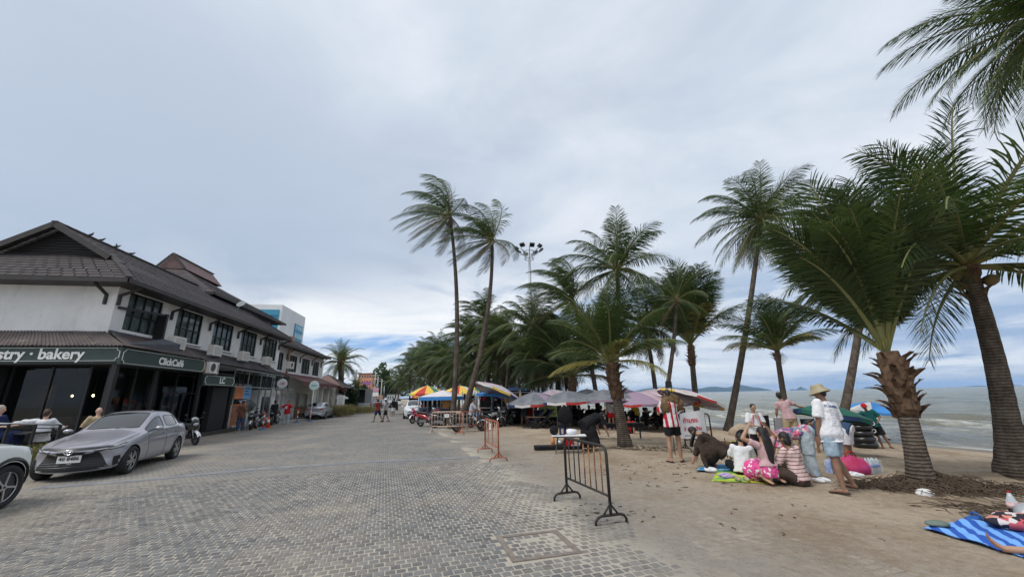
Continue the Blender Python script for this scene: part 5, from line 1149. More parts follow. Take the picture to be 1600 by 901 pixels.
q.build('emblem', CHROME, near)
for s in (-1, 1):
    a = 'y' if s > 0 else '-y'
    for xs in ([(.58, .92), (.62, .7), (.55, .30), (.45, .22)], [(-.42, .94), (-.42, .6), (-.40, .22)], [(-1.28, .96), (-1.22, .8), (-1.02, .62), (-.95, .4), (-.93, .22)]): ringline(near, bv, 'door_gap', xs, a, .0045)
    ringline(near, bv, 'chrome_belt', [(.62, .915), (-.4, .935), (-1.35, .97)], a, .008, TRIM, off=.004)
    for hx in (-.25, -1.12):
        p0 = bv.ray_cast(V((hx, s*3, .85)), V((0, -s, 0)))[0]; MB().box((hx, p0.y+s*.02, .85), (.20, .03, .028)).build('door_handle', SILV, near)
    ringline(near, bv, 'sill_trim', [(1.0, .24), (-.98, .24)], a, .012, TRIM, off=.004)
    mr = MB().ell((.42, s*.93, 1.0), (.07, .10, .055), 12, 8); mr.build('wing_mirror', SILV, near); MB().bar((.50, s*.78, .95), (.44, s*.90, .98), .05, .03).build('mirror_arm', TRIM, near)
ringline(near, bv, 'bonnet_gap', [(-.60, .715), (0, .705), (.60, .715)], 'x', .004)
for s in (-1, 1):
    P = []
    for k in range(9):
        x = 1.95-1.15*k/8; y = s*(.42+.16*k/8); h = bv.ray_cast(V((x, s*y, 3)), V((0, 0, -1)))[0]
        if h: P.append(h+V((0, 0, .001)))
    if len(P) > 1: MB().tube(P, .004, 4, False).build('bonnet_crease', SILV, near)
h = bv.ray_cast(V((-1.35, 0, 3)), V((0, 0, -1)))[0]; MB().prism([(h.x+.12, -.02, h.z-.01), (h.x-.1, -.02, h.z-.02), (h.x-.1, -.02, h.z+.05)], (0, .04, 0)).build('roof_fin', SILV, near)
wp = MB()
for y0 in (-.5, .1): wp.tube([V((.66, y0, 1.035)), V((.60, y0+.45, 1.08))], .008, 4)
wp.build('wiper', TRIM, near)
# ---- white SUV nose at the left edge
SUV = [(2.12, .72, .40, .70, .58, .55, .62, .34, .58, .28, .22), (2.08, .88, .5, .82, .70, .60, .76, .28, .68, .26, .26), (1.95, .98, .6, .92, .78, .66, .88, .26, .80, .24, .22), (1.6, 1.05, .64, .98, .82, .70, .91, .26, .84, .24, .1), (1.0, 1.10, .66, 1.02, .84, .70, .91, .25, .84, .24, .04),
       (.75, 1.14, .66, 1.03, .84, .70, .91, .25, .84, .24, 0), (.65, 1.18, .65, 1.04, .84, .70, .91, .25, .84, .24, 0), (.0, 1.58, .6, 1.06, .84, .70, .91, .25, .84, .24, 0), (-.3, 1.66, .58, 1.07, .84, .7, .91, .25, .84, .24, 0), (-.42, 1.67, .58, 1.07, .84, .7, .91, .25, .84, .24, 0), (-1.2, 1.66, .57, 1.09, .84, .7, .91, .25, .84, .24, 0), (-1.35, 1.65, .57, 1.09, .84, .7, .91, .25, .84, .24, 0), (-1.9, 1.58, .56, 1.1, .82, .7, .90, .28, .84, .26, 0), (-2.2, 1.25, .6, 1.05, .8, .7, .86, .35, .8, .3, -.1), (-2.25, .95, .6, .9, .76, .66, .8, .4, .74, .35, -.1)]
a = radians(90+15); f2 = V((cos(a), sin(a), 0)); nose = G(40, 772)
wc = G(-6, 797); suvc = wc-f2*1.30+V((-f2.y, f2.x, 0))*.86
suv, sb = car('white crossover cut off by the left edge, black wheel-arch cladding and dark spoked wheel', (suvc.x, suvc.y, 0), a, WPAINT, SUV, {(6, 0), (6, 1), (6, 4), (7, 4), (9, 4), (11, 4), (12, 0), (12, 1)}, (1.30, -1.32), .345, name='white_crossover', rimm=RIM, spokes=5, tw=.22)
patch(suv, sb, 'headlight', LAMPG, [(1.62, .93), (1.8, .90), (1.95, .865)], [(1.70, .88), (1.82, .84), (1.97, .80)], 6, 3, '-y', .008)
patch(suv, sb, 'headlight', LAMPG, [(-.5, .82), (-.65, .85), (-.8, .88)], [(-.52, .76), (-.66, .77), (-.82, .80)], 6, 3, 'x', .008)
P = [(1.30+.43*cos(pi*k/14), .345+.43*sin(pi*k/14)) for k in range(15)]; ringline(suv, sb, 'arch_cladding', P, '-y', .035, TRIM, off=.0)
ringline(suv, sb, 'lower_cladding', [(2.0, .30), (1.75, .26)], '-y', .05, TRIM)
# ---- silver saloon seen from behind, pickup with black box, white sedan facing us, further cars
def place(px, py, dep=None):
    q = G(px, py) if dep is None else D(px, py, dep); return V((q.x, q.y, 0))
p = D(500, 648, 37); s1, b1 = sedan('silver sedan seen from behind, parked by the grass in front of the maroon awning', (p.x, p.y, 0), radians(90+12), SILV2, 'cars parked along the left kerb', rimm=RIM)
for s in (-1, 1): patch(s1, b1, 'tail_light', LAMPR, [(s*.48, .93), (s*.66, .92)], [(s*.50, .82), (s*.70, .80)], 4, 3, '-x', .01)
MB().box((-2.30, 0, .60), (.03, .38, .12)).build('number_plate', PLATE, s1)
p = G(639, 654); p = V((p.x, p.y+1.5, 0)); s2, b3 = sedan('white sedan facing the camera under the dark canopy at the right of the road', (p.x, p.y, 0), radians(-90+14), WPAINT2, None, name='white_car', rimm=RIMD)
patch(s2, b3, 'grille', TRIM, [(-.45, .62), (0, .64), (.45, .62)], [(-.42, .56), (0, .55), (.42, .56)], 8, 2, 'x', .006); patch(s2, b3, 'lower_grille', TRIM, [(-.55, .42), (.55, .42)], [(-.5, .27), (.5, .27)], 8, 3, 'x', .006)
for s in (-1, 1): patch(s2, b3, 'headlight', LAMPG, [(s*.46, .68), (s*.72, .72)], [(s*.46, .62), (s*.72, .64)], 5, 2, 'x', .008); MB().ell((.45, s*.95, .99), (.08, .12, .07), 8, 6).build('wing_mirror', WPAINT2, s2)
MB().box((2.16, 0, .48), (.02, .40, .12)).build('number_plate', PLATE, s2)
# pickup with a black box body
p = D(570, 640, 56); pk = thing('pickup_truck', 'silver pickup with a tall open-backed grey and black box body, parked down the street', 'truck', (p.x, p.y, 0), radians(90+17))
MB().box((1.3, 0, 1.0), (2.0, 1.7, .65)).build('cab_body', SILV2, pk); MB().box((.9, 0, 1.55), (1.3, 1.5, .55), taper=.8).build('cab_windows', CARGLASS, pk)
q = MB().box((-1.4, 0, .85), (2.6, 1.75, .55)); q.build('bed', SILV2, pk); MB().box((-2.72, 0, .84), (.06, 1.70, .52)).build('tailgate', SILV2, pk); MB().box((-2.80, 0, .5), (.12, 1.75, .16)).build('rear_bumper', CHROME, pk)
for s in (-1, 1): MB().box((-2.73, s*.80, .9), (.08, .12, .3)).build('tail_light', LAMPR, pk); MB().box((-1.3, s*.86, 2.0), (2.5, .05, 1.8)).build('box_side', GREY, pk)
MB().box((-1.3, 0, 2.92), (2.5, 1.77, .05)).build('box_roof', GREY, pk); MB().box((-.06, 0, 2.0), (.04, 1.66, 1.75)).build('box_front', BLACK, pk); MB().box((-2.56, -.45, 2.0), (.04, .82, 1.74)).build('box_door', mat('grey_panel', (.22, .23, .23), .6), pk); MB().box((-1.6, .35, 1.45), (.7, .6, .6)).build('crate_stack', TRIM, pk)
for wx in (1.5, -1.6):
    for s in (-1, 1): wheel(pk, wx, s*.75, .35, .2, s, 6)
FAR = [(590, 637, 72, 'dark grey hatchback behind the pickup on the left side', (.06, .06, .065)), (596, 633, 84, 'white hatchback second behind the pickup', (.6, .6, .6)), (601, 630, 100, 'black car third behind the pickup, small', (.02, .02, .02)),
       (616, 632, 92, 'pale blue-white car driving towards the camera, mid street', (.55, .6, .66)), (611, 628, 120, 'silver car farther back at the end of the street', (.4, .42, .44)), (622, 631, 82, 'white car nearest the canopy on the right of the street', (.66, .66, .66))]
for k, (px, py, dep, lab, colr) in enumerate(FAR):
    p = D(px, py, dep); lm = mat('far_paint_%d' % k, colr, .35, 0, coat=1); c_, _b = sedan(lab, (p.x, p.y, 0), radians(-90+18 if k > 2 else 90+18), lm, 'cars far down the street', level=1)
# ---------------- scooters
def scooter(label, paint, accent, group=None, name='scooter', big=False):
    t = thing(name, label, 'motorbike', (0, 0, 0), 0, group); q = MB()
    for x, r in ((.62, .26), (-.62, .26)):
        q = MB(); q.torus((x, 0, r), (0, 1, 0), r-.045, .048, 22, 8, 1.1); wo = q.build('wheel', TYRE, t)
        q = MB(); q.torus((x, 0, r), (0, 1, 0), r-.09, .014, 18, 5); q.cyl((x, -.05, r), (x, .05, r), .045, n=8)
        for k in range(5): a_ = k*2*pi/5; q.bar((x, 0, r), (x+(r-.09)*cos(a_), 0, r+(r-.09)*sin(a_)), .03, .02, (0, 1, 0))
        q.build('rim', RIMD, wo)
    q = MB(); q.smooth = True
    for s in (-.07, .07): q.tube([(.62, s, .26), (.50, s, .60)], .018, 6)
    q.build('fork', GREY, t)
    q = MB(); q.smooth = True; q.grid(lambda a, b: V((.62+.31*cos(radians(20+130*a)), (b-.5)*.13*(1.0), .26+.31*sin(radians(20+130*a))-.05*(2*b-1)**2)), 8, 4); q.build('front_fender', accent, t)
    def loft(secs, nm, m_, n=12):
        q = MB(); q.smooth = True; rows = []
        for (x, z, w_, h_) in secs: rows.append(q.add([(x, w_*cos(2*pi*k/n), z+h_*sin(2*pi*k/n)) for k in range(n)]))
        for j in range(len(rows)-1):
            for k in range(n): q.face(rows[j]+k, rows[j]+(k+1) % n, rows[j+1]+(k+1) % n, rows[j+1]+k)
        q.face(*[rows[0]+k for k in range(n)][::-1]); q.face(*[rows[-1]+k for k in range(n)]); return q.build(nm, m_, t, fixn=True)
    loft([(-.98, .74, .03, .03), (-.85, .70, .09, .08), (-.55, .62, .15, .15), (-.2, .56, .16, .16), (.02, .46, .14, .12), (.12, .38, .12, .07)], 'rear_body', paint)
    loft([(.44, .40, .08, .16), (.42, .55, .19, .14), (.47, .72, .20, .16), (.52, .86, .14, .12), (.56, .93, .07, .05)], 'leg_shield', paint)
    loft([(.46, .93, .06, .05), (.50, .98, .12, .07), (.42, 1.03, .10, .05)], 'handlebar_cowl', accent)
    loft([(-.86, .80, .08, .03), (-.7, .82, .13, .05), (-.35, .79, .15, .055), (-.05, .76, .12, .05), (.02, .72, .08, .03)], 'seat', TRIM)
    MB().box((.18, 0, .31), (.50, .30, .07)).build('footboard', TRIM, t); MB().box((-.35, 0, .32), (.55, .20, .18)).build('engine', GREY, t)
    q = MB(); q.smooth = True; q.tube([(-.25, -.15, .24), (-.5, -.17, .26), (-.92, -.19, .36)], [.03, .05, .055], 8); q.build('exhaust', RIMD, t)
    q = MB(); q.smooth = True; q.tube([(.40, -.33, 1.02), (.46, -.15, 1.0), (.47, 0, .98), (.46, .15, 1.0), (.40, .33, 1.02)], .014, 6); q.build('handlebar', TRIM, t)
    for s in (-1, 1):
        q = MB(); q.tube([(.45, s*.2, 1.02), (.48, s*.27, 1.18)], .006, 4); q.ell((.47, s*.30, 1.20), (.015, .06, .04), 8, 6); q.build('mirror', TRIM, t)
    MB().ell((.585, 0, .80), (.05, .10, .06), 10, 6).build('headlight', LAMPG, t); MB().box((-.99, 0, .70), (.04, .12, .06)).build('tail_light', LAMPR, t); MB().box((-.93, 0, .50), (.015, .20, .15), (0, -.25, 0)).build('number_plate', PLATE, t)
    q = MB(); q.tube([(-.1, .10, .24), (-.12, .20, .02)], .012, 4); q.build('side_stand', GREY, t); q = MB(); q.smooth = True; q.grid(lambda a, b: V((-.62-.30*cos(radians(60+70*a)), (b-.5)*.13, .26+.34*sin(radians(60+70*a)))), 5, 2); q.build('rear_fender', TRIM, t)
    return t
BK = mat('scooter_black', (.012, .012, .014), .25, coat=1); RD_ = mat('scooter_red', (.30, .012, .018), .3, coat=1); WH_ = mat('scooter_white', (.62, .63, .64), .3, coat=1); PK_ = mat('scooter_pink', (.42, .03, .10), .3, coat=1); GR_ = mat('scooter_grey', (.17, .18, .19), .3, .4, coat=1)
def variant(src, paint, accent, label, loc, rz, tilt=0.0, group=None):
    c = dup(src, loc, rz, label, group); c.rotation_euler = (tilt, 0, rz)
    for o in COL.objects:
        if o.parent == c and o.name.split('.')[0] in ('rear_body', 'leg_shield'): o.material_slots[0].link = 'OBJECT'; o.material_slots[0].material = paint
        elif o.parent == c and o.name.split('.')[0] in ('front_fender', 'handlebar_cowl'): o.material_slots[0].link = 'OBJECT'; o.material_slots[0].material = accent
    return c
sc0 = scooter('black and white scooter parked behind the rear of the violet-grey sedan', BK, WH_, 'scooters parked on the left pavement edge'); p = G(312, 694); sc0.location = (p.x-.55, p.y+.05, 0); sc0.rotation_euler = (.10, 0, radians(-28))
LG = 'scooters parked on the left pavement edge'; RG = 'scooters parked by the windblown palms'
for (px, py, rz, pa, ac, lab) in ((283, 681, 100, BK, BK, 'black scooter wedged between the sedan and the cafe panel, only its rear showing'), (395, 668, -70, BK, WH_, 'black scooter with white plate, nearest the man in the brown shirt'), (404, 665, -80, BK, BK, 'all-black scooter second in the row beside the kiosk'), (411, 663, -65, GR_, BK, 'grey scooter behind the traffic cone near the booth'), (428, 661, -75, BK, BK, 'black scooter in front of the white booth'), (433, 659, -60, BK, GR_, 'black scooter at the right end of the row, left of the red-shirted person'), (476, 653, -60, BK, GR_, 'black scooter beside the wooden cart, right of the red-shirted person')):
    p = G(px, py)*(.945 if px > 300 else 1.0); variant(sc0, pa, ac, lab, (p.x, p.y+.1, 0), radians(rz), .12, LG)
for (px, py, rz, pa, ac, lab) in ((652, 661, -115, PK_, WH_, 'pink scooter nearest the bumper of the white car'), (668, 667, -30, RD_, WH_, 'red and white scooter leaning at the left of the cluster'), (680, 665, -60, RD_, BK, 'red scooter behind the leaning red and white one'), (694, 669, -10, BK, WH_, 'black scooter with white stripe behind the pale crowd barrier'), (707, 666, 30, BK, RD_, 'black scooter with red panel between the barrier bars'), (733, 675, 8, BK, WH_, 'black scooter ridden by the person in the grey top'), (752, 668, 200, WH_, GR_, 'white-fronted scooter facing left right of the rider'), (766, 669, 30, BK, WH_, 'dark scooter parked right of the rider, nose up'), (781, 664, 160, GR_, BK, 'grey scooter with a long pale seat behind the orange barrier'), (795, 665, 250, BK, BK, 'black scooter with a white plate at the right end of the cluster'), (788, 658, 220, BK, GR_, 'black scooter behind the right end of the cluster'), (745, 659, 120, BK, RD_, 'black scooter deep in the cluster under the palms')):
    p = G(px, py); variant(sc0, pa, ac, lab, (p.x, p.y+.3, terr(p.x, p.y)), radians(rz), .10, RG)
# ================================================================== people
SK = [mat('skin_tan', (.36, .20, .13), .55, c2=(.42, .25, .17), sc=9), mat('skin_brown', (.20, .105, .065), .55, c2=(.25, .14, .09), sc=9), mat('skin_light', (.50, .31, .22), .55, c2=(.56, .36, .27), sc=9)]
HAIR = mat('black_hair', (.012, .010, .010), .5, bump=.5, sc=20); HAIRB = mat('brown_hair', (.055, .03, .018), .55, bump=.5, sc=20); HAIRG = mat('grey_hair', (.35, .32, .29), .7)
def cloth(name, c, c2=None, **k): return mat(name, c, .9, c2=c2 or tuple(x*.82 for x in c), sc=k.get('sc', 6), bump=.25, bsc=60, spec=.15)
def striped(name, ca, cb, per, duty=.5, ax='Z', rough=.9):
    m = mat(name, ca, rough, spec=.15); b = nodes_of(m); tc = nd('ShaderNodeTexCoord'); s = nd('ShaderNodeSeparateXYZ'); Lk.new(tc.outputs['Object'], s.inputs[0])
    n = nd('ShaderNodeTexNoise', i={'Scale': 5.0}); Lk.new(tc.outputs['Object'], n.inputs['Vector'])
    v = mth('ADD', s.outputs[ax], mth('MULTIPLY', n.outputs['Fac'], .03)); f = mth('GREATER_THAN', mth('FRACT', mth('DIVIDE', v, per)), duty); Lk.new(mixc(f, ca, cb), b.inputs['Base Color']); return m
def blotch(name, cols, sc=14):
    m = mat(name, cols[0], .9, spec=.15); b = nodes_of(m); tc = nd('ShaderNodeTexCoord'); v = nd('ShaderNodeTexVoronoi', i={'Scale': sc}); Lk.new(tc.outputs['Object'], v.inputs['Vector'])
    r_ = nd('ShaderNodeSeparateColor'); Lk.new(v.outputs['Color'], r_.inputs[0]); n = len(cols); rp = nd('ShaderNodeValToRGB'); rp.color_ramp.interpolation = 'CONSTANT'; e = rp.color_ramp.elements
    while len(e) < n: e.new(.5)
    for k in range(n): e[k].position = k/n; e[k].color = (*cols[k], 1)
    Lk.new(r_.outputs[0], rp.inputs[0]); Lk.new(rp.outputs[0], b.inputs['Base Color']); return m
C_W = cloth('white_cotton', (.74, .75, .78), (.66, .67, .70)); C_BK = cloth('black_cotton', (.012, .012, .014), (.022, .022, .025)); C_DEN = cloth('light_denim', (.22, .30, .38), (.32, .40, .47), sc=11); C_DENL = cloth('pale_jeans', (.30, .36, .40), (.42, .48, .52), sc=8)
C_DJ = cloth('dark_denim', (.030, .060, .12), (.055, .095, .17), sc=9); C_PK = cloth('pale_pink_cotton', (.60, .40, .42)); C_BR = cloth('brown_cotton', (.055, .035, .027), (.085, .055, .042)); C_OL = cloth('brown_trousers', (.055, .040, .032), (.08, .06, .048))
C_RED = cloth('red_cotton', (.50, .02, .025)); C_YL = cloth('yellow_cotton', (.68, .55, .05)); C_TL = cloth('teal_cotton', (.015, .10, .10)); C_GR = cloth('grey_cotton', (.42, .42, .46)); C_NV = cloth('navy_cotton', (.02, .03, .09)); C_TAN = cloth('tan_canvas', (.11, .07, .035), (.17, .115, .06), sc=4); C_BG = cloth('beige_cotton', (.45, .36, .22)); C_BS = cloth('brown_shirt', (.15, .075, .05))
C_PINKW = blotch('pink_and_white_print', [(.70, .10, .30), (.62, .07, .25), (.75, .70, .70), (.70, .10, .30)], 26); C_FLO = blotch('floral_print', [(.50, .22, .32), (.10, .12, .25), (.62, .42, .45), (.20, .25, .30), (.62, .10, .18)], 22)
C_STP = striped('pink_maroon_stripe', (.68, .52, .50), (.16, .03, .05), .062, .80); C_RW = striped('red_white_stripe', (.66, .64, .66), (.38, .02, .03), .13, .62, 'X'); C_KH = cloth('khaki_canvas', (.30, .26, .17), (.40, .35, .25))
TRASH = []
def remesh(mb, vox, name, m, parent, it=3, wr=0.0, seed=0):
    me = mb.mesh('t', m); bm = bmesh.new(); bm.from_mesh(me); bmesh.ops.recalc_face_normals(bm, faces=bm.faces); bm.to_mesh(me); bm.free()
    o = bpy.data.objects.new('t', me); r_ = o.modifiers.new('r', 'REMESH'); r_.mode = 'VOXEL'; r_.voxel_size = vox; r_.use_smooth_shade = True
    s = o.modifiers.new('s', 'SMOOTH'); s.iterations = it; s.factor = .5
    me2 = evalmesh(o); TRASH.append(o); me2.name = name; me2.materials.clear(); me2.materials.append(m)
    if wr:
        cs = [0.0]*(3*len(me2.vertices)); ns = cs[:]; me2.vertices.foreach_get('co', cs); me2.vertex_normals.foreach_get('vector', ns)
        for i in range(0, len(cs), 3):
            x, y, z = cs[i:i+3]; a = wr*NZ.noise((x*13+seed, y*13, z*9))+wr*.6*NZ.noise((x*30, y*30+seed, z*22)); cs[i] = x+ns[i]*a; cs[i+1] = y+ns[i+1]*a; cs[i+2] = z+ns[i+2]*a
        me2.vertices.foreach_set('co', cs)
    me2.polygons.foreach_set('use_smooth', [True]*len(me2.polygons)); return ob(name, me2, parent)
def ringloft(q, secs, n=14):
    rows = []
    for c, x, y, a, b in secs: rows.append(q.add([c+x*(a*cos(2*pi*k/n))+y*(b*sin(2*pi*k/n)) for k in range(n)]))
    for j in range(len(rows)-1):
        for k in range(n): q.face(rows[j]+k, rows[j]+(k+1) % n, rows[j+1]+(k+1) % n, rows[j+1]+k)
    q.face(*[rows[0]+k for k in range(n)][::-1]); q.face(*[rows[-1]+k for k in range(n)])
STAND = dict(ua=((-.16, .02, -1), (.16, .02, -1)), fa=((-.10, .12, -1), (.10, .12, -1)), th=((-.06, .02, -1), (.06, .02, -1)), sh=((-.02, -.03, -1), (.02, -.03, -1)), ft=((-.15, 1, -.08), (.15, 1, -.08)))
def person(label, loc, rz, h, pose=None, skin=0, top=None, bottom=None, hair=('short', None), shoes=None, vox=.014, hat=None, group=None, name='person', girth=1.0, face=False, extra=None, z0=None, cat='person', fem=False):
    P = dict(STAND); P.update(pose or {}); k = h/1.7; g = girth; t = thing(name, label, cat, tuple(loc), rz, group); SM = SK[skin]
    N_ = lambda v: V(v).normalized()
    pel = V(P.get('pel', (0, 0, .90)))*k; sp = N_(P.get('sp', (0, .03, 1))); hx = N_(P.get('hx', (1, 0, 0))); sx = N_(P.get('sx', (1, 0, 0))); hd = N_(P.get('hd', (0, .10, 1))); fc = V(P.get('fc', (0, 1, 0)))
    nb = pel+sp*.50*k; sx = (sx-sp*sx.dot(sp)).normalized(); fy = sp.cross(sx)*1.0; hx = (hx-sp*hx.dot(sp)*.5).normalized(); fy2 = N_(P.get('hy', sp.cross(hx)))
    ffc = (fc-hd*fc.dot(hd)).normalized(); hc = nb+hd*.175*k; sw = (.165 if fem else .185)*k
    SHp = [nb-sp*.035*k-sx*sw*.92, nb-sp*.035*k+sx*sw*.92]; EL = [SHp[i]+N_(P['ua'][i])*.285*k for i in (0, 1)]; WR = [EL[i]+N_(P['fa'][i])*.245*k for i in (0, 1)]
    HP = [pel-hx*.09*k, pel+hx*.09*k]; KN = [HP[i]+N_(P['th'][i])*.425*k for i in (0, 1)]; AN = [KN[i]+N_(P['sh'][i])*.405*k for i in (0, 1)]
    sec = [(-.10, .135, .095), (-.02, .165, .115), (.08, .150, .105), (.20, .135, .095), (.32, .155, .105), (.42, .175, .10), (.475, .15, .08), (.505, .075, .06)]
    if fem: sec = [(-.10, .14, .10), (-.02, .172, .122), (.08, .145, .10), (.20, .118, .085), (.32, .135, .105), (.42, .152, .09), (.475, .13, .07), (.505, .062, .055)]
    q = MB(); ringloft(q, [(pel+sp*a*k, sx.lerp(hx, max(0, 1-a/.3)).normalized(), fy.lerp(fy2, max(0, 1-a/.3)).normalized(), w_*k*g, d_*k*g) for a, w_, d_ in sec])
    q.tube([nb-sp*.02*k, nb+hd*.11*k], [.058*k, .050*k], 10)
    M = Matrix((ffc.cross(hd), ffc, hd)).transposed()
    q.ell(hc+hd*.012*k, (.074*k, .092*k, .105*k), 14, 10, M); q.ell(hc-hd*.055*k+ffc*.022*k, (.055*k, .062*k, .058*k), 12, 8, M); q.ell(hc-hd*.012*k+ffc*.100*k, (.014*k, .020*k, .026*k), 8, 6, M)
    for s in (-1, 1): q.ell(hc+M.col[0]*(s*.078*k)-hd*.005*k, (.012*k, .022*k, .032*k), 8, 6, M)
    for i in (0, 1):
        q.tube([SHp[i], SHp[i].lerp(EL[i], .5), EL[i]], [.056*k*g, .048*k*g, .039*k*g], 10); q.tube([EL[i], EL[i].lerp(WR[i], .35), WR[i]], [.039*k*g, .040*k*g, .025*k], 10); q.ell(SHp[i], (.06*k*g,)*3, 8, 6); q.ell(EL[i], (.040*k*g,)*3, 8, 6)
        fd = N_(P['fa'][i]); hdn = N_(P.get('hn', ((0, 1, 0), (0, 1, 0)))[i]); ax = (hdn-fd*hdn.dot(fd)); ax = ax.normalized() if ax.length > .1 else fd.orthogonal().normalized(); pn = fd.cross(ax)
        ringloft(q, [(WR[i], ax, pn, .024*k, .016*k), (WR[i]+fd*.04*k, ax, pn, .036*k, .015*k), (WR[i]+fd*.085*k, ax, pn, .040*k, .013*k)], 10)
        for f in range(4):
            o_ = (f-1.5)*.021*k; L = (.062, .074, .070, .055)[f]*k; b0 = WR[i]+fd*.082*k+ax*o_; b1 = b0+(fd+pn*.10+ax*(f-1.5)*.03).normalized()*L*.55; q.tube([b0, b1, b1+(fd+pn*.5).normalized()*L*.5], [.0095*k, .009*k, .007*k], 6)
        b0 = WR[i]+fd*.025*k+ax*.030*k; q.tube([b0, b0+(fd*.6+ax*.8).normalized()*.04*k, b0+(fd*.95+ax*.75).normalized()*.068*k], [.012*k, .010*k, .008*k], 6)
        q.tube([HP[i], HP[i].lerp(KN[i], .45), KN[i]], [.088*k*g, .074*k*g, .054*k*g], 12); q.ell(HP[i], (.09*k*g,)*3, 8, 6); q.ell(KN[i], (.055*k*g,)*3, 8, 6); q.tube([KN[i], KN[i].lerp(AN[i], .32), AN[i]], [.052*k*g, .056*k*g, .033*k], 12)
        ft = N_(P['ft'][i]); sd_ = ft.cross(V((0, 0, 1))); sd_ = sd_.normalized() if sd_.length > .1 else V((1, 0, 0)); u_ = sd_.cross(ft)
        a0 = AN[i]-V((0, 0, .035*k)); ringloft(q, [(a0-ft*.055*k, sd_, u_, .026*k, .026*k), (a0-ft*.01*k, sd_, u_, .034*k, .036*k), (a0+ft*.08*k, sd_, u_, .040*k, .026*k), (a0+ft*.15*k-u_*.006*k, sd_, u_, .043*k, .017*k), (a0+ft*.185*k-u_*.01*k, sd_, u_, .030*k, .012*k)], 10)
        q.ell(AN[i], (.035*k,)*3, 8, 6)
        if shoes:
            s_ = MB(); ringloft(s_, [(a0-ft*.07*k-u_*.028*k, sd_, u_, .030*k, .010*k), (a0+ft*.06*k-u_*.030*k, sd_, u_, .046*k, .010*k), (a0+ft*.17*k-u_*.026*k, sd_, u_, .050*k, .010*k), (a0+ft*.205*k-u_*.024*k, sd_, u_, .030*k, .008*k)], 12); s_.tube([a0+ft*.10*k-sd_*.044*k-u_*.02*k, a0+ft*.11*k+u_*.024*k, a0+ft*.10*k+sd_*.044*k-u_*.02*k], .009*k, 6); s_.build('sandal', shoes, t, fixn=True)
    remesh(q, vox, 'body', SM, t, 2)
    if top:
        m_, slv, hem, loose = top[:4]; q = MB(); n1 = []
        for a, w_, d_ in sec:
            if a < -hem*.5-.06 and a < -.05: continue
            n1.append((a, w_, d_))
        n1 = [(-hem, sec[1][1]*1.03, sec[1][2]*1.05)]+[s_ for s_ in sec if s_[0] > -hem+.03]; n1[-1] = (.50, .095, .068)
        ringloft(q, [(pel+sp*a*k, sx.lerp(hx, max(0, 1-a/.3)).normalized(), fy.lerp(fy2, max(0, 1-a/.3)).normalized(), (w_*g+.012+loose*(1.0 if a < .3 else .4))*k, (d_*g+.012+loose*(1.1 if a < .3 else .4))*k) for a, w_, d_ in n1], 18)
        for i in (0, 1):
            if slv <= 0: continue
            e = SHp[i].lerp(EL[i], min(1, slv*2)); q.tube([SHp[i]-(EL[i]-SHp[i]).normalized()*.02*k, SHp[i].lerp(e, .5), e], [.068*k*g+loose*.3, .062*k*g+loose*.6, (.052*g+loose*.9+.008)*k], 12); q.ell(SHp[i], ((.070*g+loose*.2)*k,)*3, 10, 6)
            if slv > .5: e2 = EL[i].lerp(WR[i], slv*2-1); q.tube([EL[i], e2], [.052*k*g+loose*.5, .036*k+loose*.5], 10); q.ell(EL[i], (.055*k*g+loose*.5,)*3, 8, 6)
        o_ = remesh(q, max(vox, .012), 'shirt', m_, t, 3, .012*k, loc[0]); 
    if bottom:
        kind, m_, ln, loose = bottom; q = MB(); ringloft(q, [(pel+sp*a*k, hx, fy2, (w_*g+.012+loose*.3)*k, (d_*g+.014+loose*.3)*k) for a, w_, d_ in ((-.13, .13, .10), (-.04, .165, .115), (.03, .16, .112), (.09, .148, .105))], 16)
        if kind == 'skirt':
            mid = (HP[0]+HP[1])/2; kn = (KN[0]+KN[1])/2; an = (AN[0]+AN[1])/2; e = mid.lerp(kn, min(1, ln)); x = (KN[1]-KN[0]); wx = max(.17, x.length/2/k+.09)
            S2 = [(mid+V((0, 0, .02)), .165), (mid.lerp(e, .5), (.175+wx)/2+loose), (e, wx+loose)]
            if ln > 1: S2.append((kn.lerp(an, ln-1), wx+loose*1.6))
            d_ = (e-mid).normalized(); hh = (hx-d_*hx.dot(d_)).normalized(); ringloft(q, [(c_, hh, d_.cross(hh), a_*k*g, a_*.72*k*g) for c_, a_ in S2], 18)
        else:
            for i in (0, 1):
                e = HP[i].lerp(KN[i], min(1, ln)); q.tube([HP[i], HP[i].lerp(e, .5), e], [.100*k*g+loose*.4, (.088*k*g+loose*.7), (.072*g*k+loose)], 12); q.ell(HP[i], ((.10*g+loose*.3)*k,)*3, 10, 6)
                if ln > 1: e2 = KN[i].lerp(AN[i], ln-1); q.tube([KN[i], KN[i].lerp(e2, .5), e2], [.070*k*g+loose*.6, .066*k*g+loose*.8, .050*k+loose], 12); q.ell(KN[i], (.070*k*g+loose*.7,)*3, 8, 6)
        remesh(q, max(vox, .012), {'skirt': 'skirt', 'shorts': 'shorts', 'trousers': 'trousers'}[kind], m_, t, 3, .011*k, loc[1])
    hk, hm = hair; hm = hm or HAIR
